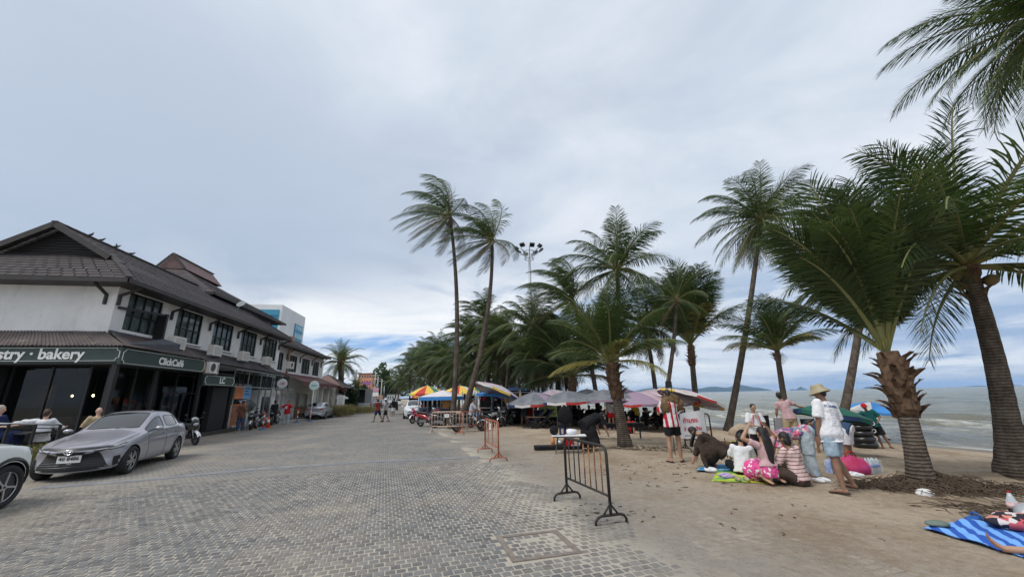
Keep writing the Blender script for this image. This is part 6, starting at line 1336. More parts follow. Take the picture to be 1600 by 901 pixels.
    if hk:
        q = MB(); q.ell(hc+hd*.030*k-ffc*.020*k, (.084*k, .094*k, .102*k), 16, 10, M)
        if hk == 'short': q.ell(hc-hd*.02*k-ffc*.045*k, (.072*k, .055*k, .075*k), 12, 8, M)
        if hk == 'bob': q.ell(hc-hd*.045*k-ffc*.03*k, (.090*k, .070*k, .10*k), 12, 8, M)
        if hk == 'long':
            pth = P.get('hairpath') or [(0, -.07, .02), (0, -.10, -.12), (0, -.12, -.32), (0, -.11, -.50)]
            pp = [hc+V(a)*k for a in pth]; rows = []
            ringloft(q, [(p_, M.col[0], (pp[min(len(pp)-1, j+1)]-pp[max(0, j-1)]).normalized().cross(M.col[0]), (.085, .105, .10, .055, .05)[j]*k, .040*k) for j, p_ in enumerate(pp)], 12)
        if hk == 'bun': q.ell(hc-ffc*.11*k+hd*.05*k, (.045*k,)*3, 10, 8)
        remesh(q, .010 if vox < .02 else .018, 'hair', hm, t, 2, .004)
    if face:
        for s in (-1, 1):
            MB().ell(hc+M.col[0]*(s*.030*k)+ffc*.084*k+hd*.012*k, (.012*k, .006*k, .007*k), 8, 6, M).build('eye', HAIR, t); MB().ell(hc+M.col[0]*(s*.031*k)+ffc*.086*k+hd*.032*k, (.018*k, .005*k, .004*k), 8, 4, M).build('eyebrow', HAIR, t)
        MB().ell(hc+ffc*.083*k-hd*.052*k, (.022*k, .006*k, .006*k), 8, 4, M).build('mouth', mat('lip', (.35, .12, .10), .5), t)
    if hat:
        kind, m_ = hat; q = MB(); q.smooth = True
        if kind == 'bucket': prof = [(.150, -.02), (.135, .015), (.098, .050), (.090, .095), (.078, .125), (.0, .132)]
        elif kind == 'cap': prof = [(.092, .03), (.092, .06), (.080, .105), (.045, .13), (0, .135)]
        else: prof = [(.13, .02), (.13, .03), (.09, .04), (.09, .10), (.05, .13), (0, .135)]
        q.grid(lambda a, b: hc+M @ V((prof[int(round(b*(len(prof)-1)))][0]*k*cos(2*pi*a), prof[int(round(b*(len(prof)-1)))][0]*1.1*k*sin(2*pi*a)-.008*k, prof[int(round(b*(len(prof)-1)))][1]*k)), 20, len(prof)-1); q.build('hat', m_, t)
        if kind == 'cap': MB().box(hc+M @ V((0, .13*k, .045*k)), (.15*k, .12*k, .012*k), M).build('cap_peak', m_, t)
    if extra: extra(t, dict(k=k, pel=pel, nb=nb, sp=sp, sx=sx, fy=fy, hc=hc, SH=SHp, EL=EL, WR=WR, KN=KN, AN=AN, M=M))
    return t
def at(px, py, up_=0.0): q = hit(px, py); q.z += up_; return q
PI = pi
# -- man in the bucket hat, back to us, walking to the left and away
def back_print(t, J):
    n = -J['fy']; c = J['nb']-J['sp']*.075*J['k']+n*.178; x = J['sx']*1.0; Fm = frame(tuple(c), x, J['sp'], n)
    def drop(o):
        body = [q for q in COL.objects if q.parent == t and q.name.startswith('shirt')][0].data; bv_ = BVHTree.FromPolygons([v.co for v in body.vertices], [tuple(p.vertices) for p in body.polygons])
        for v in o.data.vertices:
            r_ = bv_.ray_cast(v.co+n*.4, -n)
            if r_[0] is not None: v.co = r_[0]+n*.004
    q = MB(); rr = random.Random(5); x0 = -.15
    while x0 < .14: w_ = rr.uniform(.014, .026); p = c+x*x0-J['sp']*.02; q.poly([p, p+x*w_, p+x*w_+J['sp']*.038, p+J['sp']*.038]); x0 += w_+.008
    drop(q.build('shirt_print', mat('navy_print', (.02, .03, .12), .8), t))
    q = MB(); rr = random.Random(3)
    for r_ in range(7):
        for c_ in range(3):
            x0 = (c_-1)*.085+rr.uniform(-.01, .01); z = -.075-r_*.042
            for s in range(3): p = c+x*(x0+s*.020)+J['sp']*z; q.poly([p, p+x*.012, p+x*.012+J['sp']*.022*rr.uniform(.4, 1), p+J['sp']*.020*rr.uniform(.4, 1)])
    drop(q.build('shirt_drawing', mat('faint_print', (.45, .45, .50), .8), t))
pz = at(1315, 769); person('man in a khaki bucket hat and printed white T-shirt, seen from behind, walking', (pz.x, pz.y, pz.z), radians(18), 1.74, dict(pel=(.05, 0, .895), sp=(.14, .06, 1), ua=((-.26, -.02, -1), (.24, .02, -1)), fa=((-.10, .16, -1), (.14, .22, -1)), th=((-.18, -.22, -1), (.20, .30, -1)), sh=((-.05, -.12, -1), (.14, -.38, -1)), ft=((-.35, 1, -.06), (.2, 1, -.05)), hd=(-.06, .30, 1), fc=(-.5, 1, -.1)), 1, (C_W, .42, .14, .035), ('shorts', C_DEN, .88, .025), ('short', None), C_BR, .010, ('bucket', C_KH), extra=back_print)
# -- person in dark denim bending down to the red bag behind him
pz = at(1334, 738); person('person in a dark denim jacket and white shorts bending over the red bag', (pz.x+.1, pz.y+.25, pz.z), radians(35), 1.66, dict(pel=(0, -.12, .87), sp=(-.10, .95, .28), ua=((-.10, .25, -1), (.10, .15, -1)), fa=((-.02, .05, -1), (.05, .10, -1)), hd=(0, 1, -.35), fc=(0, 0, -1), th=((-.05, .12, -1), (.05, .12, -1))), 1, (C_DJ, .5, .10, .025), ('shorts', C_W, .75, .03), ('short', None), C_BK, .014)
# -- boy in white polo
def polo(t, J):
    rd = mat('red_piping', (.50, .02, .05), .8); n = J['fy']
    for s in (-1, 1):
        p = [J['nb']+J['sx']*(s*.07)*J['k']-J['sp']*.02, J['nb']+J['sx']*(s*.10)*J['k']-J['sp']*.16*J['k'], J['nb']+J['sx']*(s*.115)*J['k']-J['sp']*.34*J['k']]; MB().tube([x_+n*.13*J['k'] for x_ in p], .010, 5).build('red_stripe', rd, t)
    MB().prism([J['nb']+J['sx']*.035-J['sp']*.01+n*.10, J['nb']-J['sx']*.035-J['sp']*.01+n*.10, J['nb']-J['sp']*.13+n*.135], n*.012).build('open_collar', SK[0], t, fixn=True)
pz = at(1181, 712); person('boy in a white polo shirt with red stripes, standing behind the picnic mat', (pz.x-.4, pz.y-.9, pz.z), radians(175), 1.42, dict(ua=((-.22, .25, -1), (.22, .25, -1)), fa=((.45, .85, -.25), (-.45, .85, -.15)), hd=(0, .30, 1), fc=(0, 1, -.45)), 0, (C_W, .46, .10, .03), ('trousers', C_BK, 1.7, .02), ('short', None), C_BK, .010, face=True, extra=polo)
# -- girl with long black hair kneeling, hands on her head
pz = at(1200, 756); person('girl with very long black hair kneeling, hands on head, in a pink-white skirt', (pz.x, pz.y, pz.z), radians(14), 1.58, dict(pel=(0, -.10, .27), sp=(-.03, .06, 1), ua=((-.80, .28, .42), (.78, .30, .42)), fa=((.60, -.05, .80), (-.62, -.05, .78)), hd=(0, .02, 1), fc=(0, 1, -.1), th=((-.12, 1, -.10), (.42, 1, -.16)), sh=((.06, -1, -.20), (-.25, -1, -.14)), ft=((0, -1, -.25), (-.1, -1, -.2)), hairpath=[(0, -.06, .03), (0, -.11, -.12), (.01, -.13, -.30), (.01, -.125, -.48), (.01, -.12, -.56)]), 0, (C_PK, .30, -.08, .006), ('skirt', C_PINKW, .95, .02), ('long', None), None, .010, fem=True)
pz = at(1170, 744); person('person in a plain white T-shirt sitting on the mat, mostly hidden by the long-haired girl', (pz.x, pz.y+.15, pz.z), radians(-20), 1.5, dict(pel=(0, 0, .12), sp=(.08, .16, 1), ua=((-.3, .5, -1), (.3, .5, -1)), fa=((.2, .9, -.2), (-.2, .9, -.2)), th=((-.5, 1, .25), (.5, 1, .25)), sh=((.7, .5, -.5), (-.7, .5, -.5)), ft=((.6, .8, 0), (-.6, .8, 0)), hd=(.1, .4, 1)), 0, (C_W, .4, .06, .03), ('shorts', C_BK, .9, .02), ('short', None), None, .014)
# -- seated in a striped shirt
pz = at(1252, 758); person('person in a pink and maroon striped shirt sitting on the sand with back to us', (pz.x, pz.y, pz.z), radians(22), 1.66, dict(pel=(0, 0, .13), sp=(-.06, .14, 1), ua=((-.35, .55, -1), (.30, .20, -1)), fa=((.1, 1, .1), (.1, .8, -.5)), th=((-.75, .7, .42), (.35, 1, .35)), sh=((-.30, .7, -.75), (-.15, .8, -.6)), ft=((-.2, 1, 0), (0, 1, 0)), hd=(-.05, .35, 1), fc=(-.3, 1, -.3)), 1, (C_STP, .46, .05, .014), ('trousers', C_OL, 1.75, .025), ('bob', None), None, .010)
# -- bending in floral shirt and pale jeans
pz = at(1286, 754); person('person in a floral shirt and pale jeans bending low to the left above the mats', (pz.x+.05, pz.y+.35, pz.z), radians(72), 1.64, dict(pel=(0, -.05, .88), sp=(0, 1, -.12), ua=((-.2, .35, -1), (.2, .35, -1)), fa=((.1, .3, -1), (-.1, .3, -1)), hd=(0, 1, -.55), fc=(0, -.2, -1), th=((-.10, .10, -1), (.10, -.05, -1)), sh=((-.02, -.10, -1), (.05, .04, -1)), hairpath=[(0, .02, .02), (0, .06, -.10), (0, .08, -.22), (0, .08, -.30)]), 0, (C_FLO, .45, .05, .02), ('trousers', C_DENL, 1.93, .035), ('bob', None), C_W, .012, fem=True)
# -- brown-clad woman crouching by the banner
C_DBR = cloth('dark_brown_robe', (.032, .022, .019), (.060, .042, .034))
pz = at(1112, 735); person('woman in loose brown clothes crouching and leaning left beside the banner', (pz.x+.15, pz.y+.2, pz.z), radians(55), 1.62, dict(pel=(0, -.22, .42), sp=(-.05, .72, .60), ua=((-.12, .45, -1), (.18, .50, -1)), fa=((0, .5, -1), (-.1, .4, -1)), hd=(0, .85, .35), fc=(0, .35, -1), th=((-.25, 1, -.25), (.30, 1, -.10)), sh=((.02, -.35, -1), (-.05, -.55, -.9)), ft=((0, 1, -.1), (0, 1, -.1)), hairpath=[(0, -.04, .04), (0, .0, -.06), (0, .06, -.20), (0, .10, -.34)]), 0, (C_DBR, .85, .12, .045), ('skirt', C_DBR, 2.0, .13), ('long', HAIR), None, .014, fem=True)
# -- person in red and white stripes with tan bag on the shoulders
def tanbag(t, J):
    k = J['k']; q = MB(); b = J['nb']+J['sx']*.04; q.ell(b+V((.02, .02, .02)), (.21, .14, .12), 14, 8, (0, .25, 0)); q.ell(b+V((-.16, -.03, -.14)), (.13, .12, .20), 12, 8, (0, -.3, 0)); q.ell(b+V((.24, .03, -.10)), (.12, .10, .16), 12, 8, (0, .5, 0)); q.ell(b+V((.10, .05, .10)), (.20, .13, .10), 12, 8, (0, .4, 0)); remesh(q, .016, 'draped_jacket', C_TAN, t, 2, .022, 5)
pz = at(1057, 722); person('person in a red-and-white striped shirt with a tan jacket over the shoulders', (pz.x, pz.y, pz.z), radians(8), 1.72, dict(pel=(0, 0, .91), ua=((-.30, .35, -.9), (.35, .5, -.6)), fa=((.35, .6, .5), (-.3, .5, .7)), hd=(.08, .32, 1), th=((-.07, 0, -1), (.10, .04, -1)), ft=((-.1, 1, -.05), (.8, 1, -.05))), 0, (C_RW, .40, .10, .03), ('shorts', C_BK, .70, .025), ('short', None), C_BK, .012, extra=tanbag)
pz = D(1241, 690, 12.6); person('person in a pink top and beige trousers by the slim palm, arm stretched out', (pz.x, pz.y, terr(pz.x, pz.y)), radians(-20), 1.66, dict(sp=(-.20, .10, 1), ua=((-.2, .3, -1), (.8, .2, -.45)), fa=((.1, .6, -.4), (1, .2, -.25)), hd=(-.25, .2, 1)), 0, (C_PK, .3, .06, .02), ('trousers', C_BG, 1.8, .03), ('short', None), None, .018, fem=True)
pz = at(1374, 699); person('person in a teal T-shirt and red cap leaning beside the stacked black tubes', (pz.x, pz.y, pz.z), radians(150), 1.62, dict(pel=(0, 0, .88), sp=(.22, .02, 1), ua=((-.55, .1, -.7), (.70, -.1, -.6)), fa=((.35, .4, -.5), (-.65, .35, -.35)), th=((-.28, .10, -1), (-.30, -.02, -1)), sh=((-.35, -.05, -1), (-.22, -.1, -1)), hd=(.25, .2, 1)), 1, (C_TL, .42, .12, .03), ('shorts', C_BK, 1.0, .03), ('short', None), C_BK, .016, ('cap', C_RED))
# -- middle distance
pz = at(925, 703); person('person in loose black clothes bending over the low table behind the black barrier', (pz.x, pz.y, pz.z), radians(-62), 1.68, dict(pel=(0, -.12, .80), sp=(0, .95, .42), ua=((-.1, .4, -1), (.1, .3, -1)), fa=((0, .35, -1), (0, .45, -1)), hd=(0, 1, .0), fc=(0, .5, -1), th=((-.1, .25, -1), (.1, .1, -1))), 0, (C_BK, .45, .2, .05), ('skirt', C_BK, 1.6, .10), ('short', None), C_BK, .018)
pz = at(820, 666); person('woman in a short dark grey dress standing in front of the parasols', (pz.x, pz.y, pz.z), radians(170), 1.62, dict(ua=((-.3, .5, -.8), (.3, .5, -.8)), fa=((.35, .5, .8), (-.35, .5, .8)), th=((-.14, 0, -1), (.14, 0, -1))), 1, (cloth('grey_dress', (.05, .055, .07)), .2, .1, .02), ('skirt', cloth('grey_dress', (.05, .055, .07)), .80, .02), ('bun', HAIRB), C_BK, .018, fem=True)
pz = at(985, 677); person('child in a bright red T-shirt sitting on the sand behind the yellow-fronded palm', (pz.x, pz.y, pz.z), radians(160), 1.5, dict(pel=(0, 0, .12), sp=(0, .2, 1), ua=((-.3, .6, -.8), (.3, .6, -.8)), fa=((.1, .9, -.1), (-.1, .9, -.1)), th=((-.4, 1, .5), (.2, 1, .3)), sh=((0, .6, -.9), (.1, 1, -.4)), ft=((0, 1, 0), (0, 1, 0)), hd=(0, .4, 1)), 1, (C_RED, .42, .05, .03), ('shorts', C_BK, .95, .02), ('short', None), None, .018)
pz = at(1002, 672); person('person in a yellow T-shirt and wide black hat standing beside the red-shirted child', (pz.x+.1, pz.y+.7, pz.z), radians(60), 1.55, dict(sp=(0, .25, 1), ua=((-.2, .5, -.8), (.2, .5, -.8)), fa=((0, .9, -.4), (0, .9, -.4)), hd=(0, .5, 1)), 1, (C_YL, .42, .1, .03), ('trousers', C_BK, 1.8, .03), ('bob', None), C_BK, .018, ('wide', C_BK))
pz = at(961, 672); person('person in a pale top and red shorts standing half behind the yellow-fronded palm', (pz.x, pz.y+.6, pz.z), radians(10), 1.6, None, 0, (C_GR, .3, .05, .02), ('shorts', C_RED, .7, .02), ('short', None), C_W, .02)
pz = at(740, 672); person('rider in a grey top and jeans sitting on the black scooter by the palms', (pz.x-.15, pz.y+.28, terr(pz.x, pz.y)), radians(-82), 1.62, dict(pel=(0, .0, .86), sp=(0, .12, 1), ua=((-.2, .6, -.8), (.2, .6, -.8)), fa=((-.1, 1, 0), (.1, 1, .05)), th=((-.25, 1, -.35), (.25, 1, -.35)), sh=((0, .10, -1), (0, .10, -1)), hd=(0, .35, 1)), 0, (C_GR, .6, .1, .03), ('trousers', C_DJ, 1.85, .02), ('short', None), C_BK, .018)
pz = at(1079, 676); person('dark-haired person sitting behind the shaggy palm beside the banner', (pz.x, pz.y+.3, pz.z), radians(100), 1.6, dict(pel=(0, 0, .42), sp=(0, .15, 1), th=((-.2, 1, .05), (.2, 1, .05)), ua=((-.3, .6, -.8), (.3, .6, -.8))), 1, (C_BK, .5, .1, .03), ('trousers', C_BK, 1.8, .02), ('bob', None), None, .02)
pz = G(374, 672)*.94; person('man in a brown shirt and dark jeans standing at the kerb by the food kiosk', (pz.x, pz.y, 0), radians(195), 1.68, dict(ua=((-.15, .5, -.8), (.16, .1, -1)), fa=((.25, .3, 1), (.1, .2, -1)), sx=(1, .2, 0)), 1, (C_BS, .46, .12, .03), ('trousers', C_DJ, 1.92, .025), ('short', None), mat('white_shoe', (.7, .7, .7), .6), .018, ('cap', C_BR))
pz = G(446, 665); person('person in a bright red printed T-shirt with both arms raised on the road', (pz.x, pz.y, 0), radians(175), 1.66, dict(ua=((-.75, .2, -.55), (.75, .2, -.55)), fa=((-.35, .2, 1), (.45, .3, .75)), th=((-.1, 0, -1), (.1, .05, -1))), 0, (C_RED, .42, .12, .03), ('trousers', C_DENL, 1.92, .03), ('short', None), C_W, .018, extra=lambda t, J: MB().box(J['pel']+J['sp']*.32+J['fy']*.155, (.15, .02, .18)).build('shirt_print', C_W, t))
pz = G(419, 662)*.94; person('person dressed in black standing among the scooters by the white booth', (pz.x, pz.y+.5, 0), radians(60), 1.68, None, 1, (C_BK, .5, .1, .03), ('trousers', C_BK, 1.85, .03), ('short', None), C_BK, .02)
pz = G(594, 659); person('walker in a red-brown top and dark shorts striding left across the road', (pz.x-.2, pz.y, 0), radians(80), 1.66, dict(pel=(0, 0, .88), sp=(0, .15, 1), ua=((-.15, .3, -1), (.15, -.3, -1)), fa=((0, .6, -1), (0, .1, -1)), th=((-.05, .45, -1), (.05, -.30, -1)), sh=((0, .15, -1), (0, -.65, -1))), 1, (cloth('rust_cotton', (.25, .05, .04)), .35, .1, .02), ('shorts', C_NV, .9, .02), ('short', None), C_BK, .02)
pz = G(601, 659); person('walker in a grey top carrying a pale bag, one step behind the red-brown one', (pz.x, pz.y+.1, 0), radians(85), 1.68, dict(pel=(0, 0, .88), sp=(0, .10, 1), ua=((-.15, -.2, -1), (.15, .3, -1)), th=((-.05, -.3, -1), (.05, .42, -1)), sh=((0, -.6, -1), (0, .10, -1))), 1, (C_GR, .4, .1, .02), ('shorts', C_BK, .9, .02), ('short', None), C_BK, .02, ('wide', C_W), extra=lambda t, J: MB().ell(J['WR'][1]-V((0, 0, .2)), (.12, .16, .2), 10, 8).build('carried_bag', C_W, t))
pz = G(614, 650); person('person in white shorts and dark top standing under the black canopy beside the white car', (pz.x, pz.y, 0), radians(60), 1.66, None, 1, (C_BK, .45, .1, .03), ('shorts', C_W, 1.0, .03), ('short', None), None, .025)
# -- cafe customers seated behind the rail
SEAT = dict(pel=(0, 0, .50), th=((-.15, 1, 0), (.15, 1, 0)), sh=((0, .1, -1), (0, .1, -1)), sp=(0, -.05, 1), ua=((-.3, .35, -1), (.3, .35, -1)), fa=((.1, 1, .1), (-.1, 1, .1)))
def customer(px, py, dep, label, **k):
    h_ = D(px, py, dep); S_ = dict(SEAT); S_.update(k.pop('pose', {})); hgt = k.pop('h', 1.7); z = h_.z-(.50+.50+.27)*hgt/1.7; return person(label, (h_.x, h_.y, max(.05, z)), k.pop('rz', 0), hgt, S_, vox=.018, **k)
customer(4, 634, 11.2, 'customer in a dark blue shirt seated at the cafe rail, cut by the left edge', skin=2, top=(C_NV, .45, .1, .03), bottom=('trousers', C_NV, 1.8, .02), hair=('short', HAIRG), rz=radians(-70))
customer(76, 640, 11.9, 'cafe customer in a white shirt with arm stretched along the rail, seen from behind', skin=2, top=(C_W, .9, .1, .03), bottom=('trousers', C_BK, 1.8, .02), hair=('short', HAIRB), rz=radians(25), pose=dict(ua=((-1, .1, -.12), (.4, .6, -.8)), fa=((-1, .05, -.05), (0, 1, 0))))
customer(156, 637, 13.0, 'balding cafe customer whose head shows just above the sedan roof', skin=2, top=(C_BG, .45, .1, .03), bottom=('trousers', C_BK, 1.8, .02), hair=(None, None), rz=radians(60))
# -- leg of the person lying beyond the right edge, on the striped towel
la, lb = hit(1568, 866), hit(1640, 874)
lg = thing('person', 'bare lower leg of a person lying on the striped towel at lower right', 'person', (la.x, la.y, la.z+.055)); d_ = (lb-la); d_.z = 0; d_.normalize(); q = MB()
q.tube([V((0, 0, 0))+d_*s_ for s_ in (-.0, .06, .16, .28, .42, .62)], [.028, .033, .036, .050, .052, .055], 12); f_ = V((-d_.y, d_.x, 0)); ringloft(q, [(d_*.02, d_, f_, .035, .035), (-d_*.03+V((0, 0, .03)), V((0, 0, 1)), f_, .035, .03), (-d_*.07+V((0, 0, .08)), V((0, 0, 1)), f_, .03, .035), (-d_*.08+V((0, 0, .13)), V((0, 0, 1)), f_, .02, .03)], 10)
remesh(q, .008, 'lower_leg', SK[0], lg, 3)
# ================================================================== street furniture, stalls, beach things
RUST = mat('rusty_steel', (.16, .05, .02), .8, c2=(.42, .22, .08), sc=14, rng=(.42, .60)); BLK = mat('black_enamel', (.016, .014, .013), .55, c2=(.05, .025, .015), sc=10, rng=(.5, .75)); ORR = mat('orange_red_enamel', (.30, .045, .02), .65, c2=(.42, .16, .09), sc=12); PALEB = mat('pale_bar', (.55, .36, .26), .8, c2=(.66, .52, .42), sc=9)
def barrier(label, A, B, h, m, barm, nb=7, foot=.23, group='crowd barriers on the paving', zb=.33, plate=False, pm=None):
    A = V(A); B = V(B); c = (A+B)/2; d = (B-A); L = d.length; d.normalize(); rz = atan2(d.y, d.x); t = thing('crowd_barrier', label, 'barrier', (c.x, c.y, c.z), rz, group); x = L/2; r = .10
    pts = [(-x, 0, zb-.12)]+[(-x, 0, h-r)]+[(-x+r-r*cos(a), 0, h-r+r*sin(a)) for a in (.5, 1.0)]+[(-x+r, 0, h), (x-r, 0, h)]+[(x-r+r*sin(a), 0, h-r+r*cos(a)) for a in (.5, 1.0)]+[(x, 0, h-r), (x, 0, zb-.12)]
    q = MB(); q.smooth = True; q.tube(pts, .021, 10); q.build('frame', m, t); q = MB(); q.tube([(-x, 0, zb), (x, 0, zb)], .017, 8); q.build('bottom_rail', m, t)
    for k in range(nb):
        xx = -x+L*(k+1)/(nb+1); q = MB(); q.tube([(xx, 0, zb), (xx+R.uniform(-.008, .008), R.uniform(-.012, .012), (zb+h)/2), (xx, 0, h)], .0095, 6); q.build('bar', barm[k % len(barm)], t)
    for s in (-1, 1):
        P = [(s*x, -foot, 0), (s*x, -foot, .045), (s*x, -foot*.86, .088), (s*x, -foot*.62, .105), (s*x, foot*.62, .105), (s*x, foot*.86, .088), (s*x, foot, .045), (s*x, foot, 0)]
        q = MB(); q.smooth = True; q.tube(P, .018, 8); q.tube([(s*x, -foot*.5, .105), (s*x, 0, .24)], .014, 6); q.tube([(s*x, foot*.5, .105), (s*x, 0, .24)], .014, 6); q.tube([(s*x, 0, .10), (s*x, 0, .26)], .021, 8); q.build('foot', m, t)
    if plate: MB().box((0, -.03, h-.17), (.22, .01, .16)).build('notice_plate', WHITE, t); q = MB(); q.box((0, -.037, h-.13), (.16, .003, .02)); q.box((0, -.037, h-.18), (.12, .003, .02)); q.build('notice_print', mat('grey_print', (.25, .25, .25)), t)
    return t
fa = (G(868, 781)+G(905, 779))/2; fb = (G(930, 820)+G(981, 816))/2
barrier('black crowd barrier with rust-orange bars standing alone at the edge of the paving', fa, fb, .95, BLK, [BLK, BLK, BLK, RUST, RUST, RUST, RUST], 7)
a1, b1_ = G(758, 706), G(779, 721); barrier('narrow orange-red crowd barrier with pale bars and a small white notice plate', a1, b1_, .98, ORR, [PALEB, ORR, PALEB], 7, plate=True)
a1, b1_ = G(689, 677), G(713, 678); barrier('pale crowd barrier with a white plate directly in front of the black scooters', (a1.x-.45, a1.y, 0), (b1_.x+.25, b1_.y+.1, 0), .98, PALEB, [PALEB], 9, plate=True, group='crowd barriers by the scooters')
a1, b1_ = G(722, 679), G(735, 676); barrier('reddish crowd barrier with pale bars, right of the one with the white plate', (a1.x-.1, a1.y, 0), (b1_.x+.5, b1_.y+.8, 0), .98, ORR, [PALEB], 6, group='crowd barriers by the scooters')
bn0, bn1 = at(1062, 705), at(1105, 705); bt = barrier('black barrier holding the white banner beside the shaggy palm', (bn0.x+.2, bn0.y, bn0.z), (bn1.x+.35, bn1.y+.3, bn1.z), 1.05, BLK, [BLK], 5, group=None)
# banner draped on it
ban = thing('banner', 'white cloth banner hand-painted with red Thai letters, hung on the black barrier', 'banner', (bn0.x+.03, bn0.y-.16, bn0.z), atan2((bn1-bn0).y+.1, (bn1-bn0).x))
BW = (bn1-bn0).length*1.02; q = MB(); q.smooth = True; bf = lambda a, b: V((BW*a+.04*b, .03*sin(7*a)+.02*sin(5*b+a*4), .38+.70*b+.10*a*b-.02*sin(3*a)*(1-b)))
q.grid(bf, 16, 10); q.grid(lambda a, b: bf(1-a, b)+V((0, .006, 0)), 16, 10); q.build('banner_cloth', C_W, ban)
RP = mat('red_paint', (.60, .03, .06), .7)
for s_, sz, z_, x_ in (('ห้ามจอด', .175, .88, .50), ('3 หน้าบ้าน', .135, .64, .50)):
    o = text('painted_letters', s_, sz, RP, ban, frame((BW*x_, -.05, z_), (1, 0, .05), (0, 0, 1)), .0, .006)
    for v in o.data.vertices:
        a_, b_ = min(1, max(0, v.co.x/BW)), min(1, max(0, (v.co.z-.38)/.72)); v.co.y = bf(a_, b_).y-.006
q = MB()
for k in range(9): q.box((.15+k*.065, -.02, .45+.01*(k % 2)), (.035, .003, .03))
q.build('small_print', INK, ban)
spk = thing('speaker_stand', 'small black speaker on twin rods above the person with the tan jacket', 'speaker', tuple(D(1056, 690, 11.4).xy)+(terr(*D(1056, 690, 11.4).xy),)); zt = D(1056, 600, 11.4).z-spk.location.z
MB().box((0, 0, zt), (.14, .12, .17)).build('speaker_box', BLACK, spk); q = MB(); q.tube([(-.06, 0, 0), (-.06, 0, zt)], .010, 6); q.tube([(.06, 0, 0), (.06, 0, zt)], .010, 6); q.build('rods', BLACK, spk)
# floodlight masts
def mast(label, px, pyt, dep, r, group='floodlight masts'):
    tp = D(px, pyt, dep); t = thing('floodlight_mast', label, 'light mast', (tp.x, tp.y, terr(tp.x, tp.y)-.1), 0, group); H_ = tp.z; s = r/.16
    q = MB(); q.smooth = True; q.tube([(0, 0, 0), (0, 0, H_-.2)], [r, r*.55], 12); q.build('mast', mat('galvanised_steel', (.40, .43, .46), .5, .4), t)
    q = MB(); q.torus((0, 0, H_-.15), (0, 0, 1), .45*s, .03*s, 18, 6); q.torus((0, 0, H_-.75), (0, 0, 1), .35*s, .025*s, 18, 6)
    for k in range(8): a = k*pi/4; q.bar((.2*s*cos(a), .2*s*sin(a), H_-.45*s), (.95*s*cos(a), .95*s*sin(a), H_-.05), .05*s); q.bar((.35*s*cos(a), .35*s*sin(a), H_-.75), (.45*s*cos(a), .45*s*sin(a), H_-.15), .03*s)
    q.build('ring_frame', GREY, t)
    for k in range(8):
        a = k*pi/4+.2; MB().box((.98*s*cos(a), .98*s*sin(a), H_+.10*(1 if k % 2 else .2)+.08), (.16*s, .36*s, .30*s), Matrix.Rotation(a, 3, 'Z') @ Matrix.Rotation(radians(50), 3, 'Y')).build('floodlight', BLACK, t)
    return t
mast('tall grey floodlight mast with a ring of eight dark lamps, right of the windblown palms', 826.5, 388, 30, .17)
mast('small distant floodlight mast just above the far palm mass', 686, 542, 78, .16)
# traffic cones and posts
CONE = mat('cone_orange', (.62, .07, .03), .6)
for px, py, dep, lab, two in ((418, 668, None, 'red and white traffic cone among the scooters before the white booth', 1), (410, 671, None, 'thin red and white post on a blue base left of the cone by the scooters', 2), (531, 645, 41, 'orange cone at the foot of the white menu board', 1), (546, 642, 46, 'orange cone right of the menu board, beside the clipped shrub', 1), (464, 657, 31, 'thin red post on a blue base left of the wooden cart', 2), (484, 655, 32, 'thin red post on a blue base right of the wooden cart', 2)):
    p = G(px, py) if dep is None else D(px, py, dep); t = thing('traffic_cone' if two == 1 else 'marker_post', lab, 'cone' if two == 1 else 'post', (p.x, p.y, 0), 0, 'cones and marker posts on the left kerb')
    if two == 1:
        MB().box((0, 0, .02), (.36, .36, .04)).build('base', CONE, t); MB().tube([(0, 0, .04), (0, 0, .70)], [.14, .03], 14).build('cone_body', CONE, t); MB().tube([(0, 0, .33), (0, 0, .50)], [.104, .072], 14).build('white_band', WHITE, t)
    else:
        MB().tube([(0, 0, 0), (0, 0, .08)], [.2, .17], 14).build('base', mat('blue_plastic', (.02, .17, .42), .5), t); MB().cyl((0, 0, .08), (0, 0, 1.0), .035).build('post', CONE, t)
        for z in (.35, .7): MB().cyl((0, 0, z), (0, 0, z+.12), .038).build('white_band', WHITE, t)
ct = thing('wooden_cart', 'brown wooden vendor cart standing left of the silver parked sedan', 'cart', tuple(G(474, 655).xy)+(0,), radians(10))
WD = mat('cart_wood', (.14, .09, .05), .8, c2=(.22, .15, .09), sc=6)
MB().box((0, 0, .78), (1.5, .8, .5)).build('box', WD, ct); MB().box((0, 0, 1.05), (1.7, .95, .05)).build('top', WD, ct)
for x in (-.65, .65):
    for y in (-.3, .3): MB().box((x, y, .27), (.07, .07, .54)).build('leg', WD, ct)
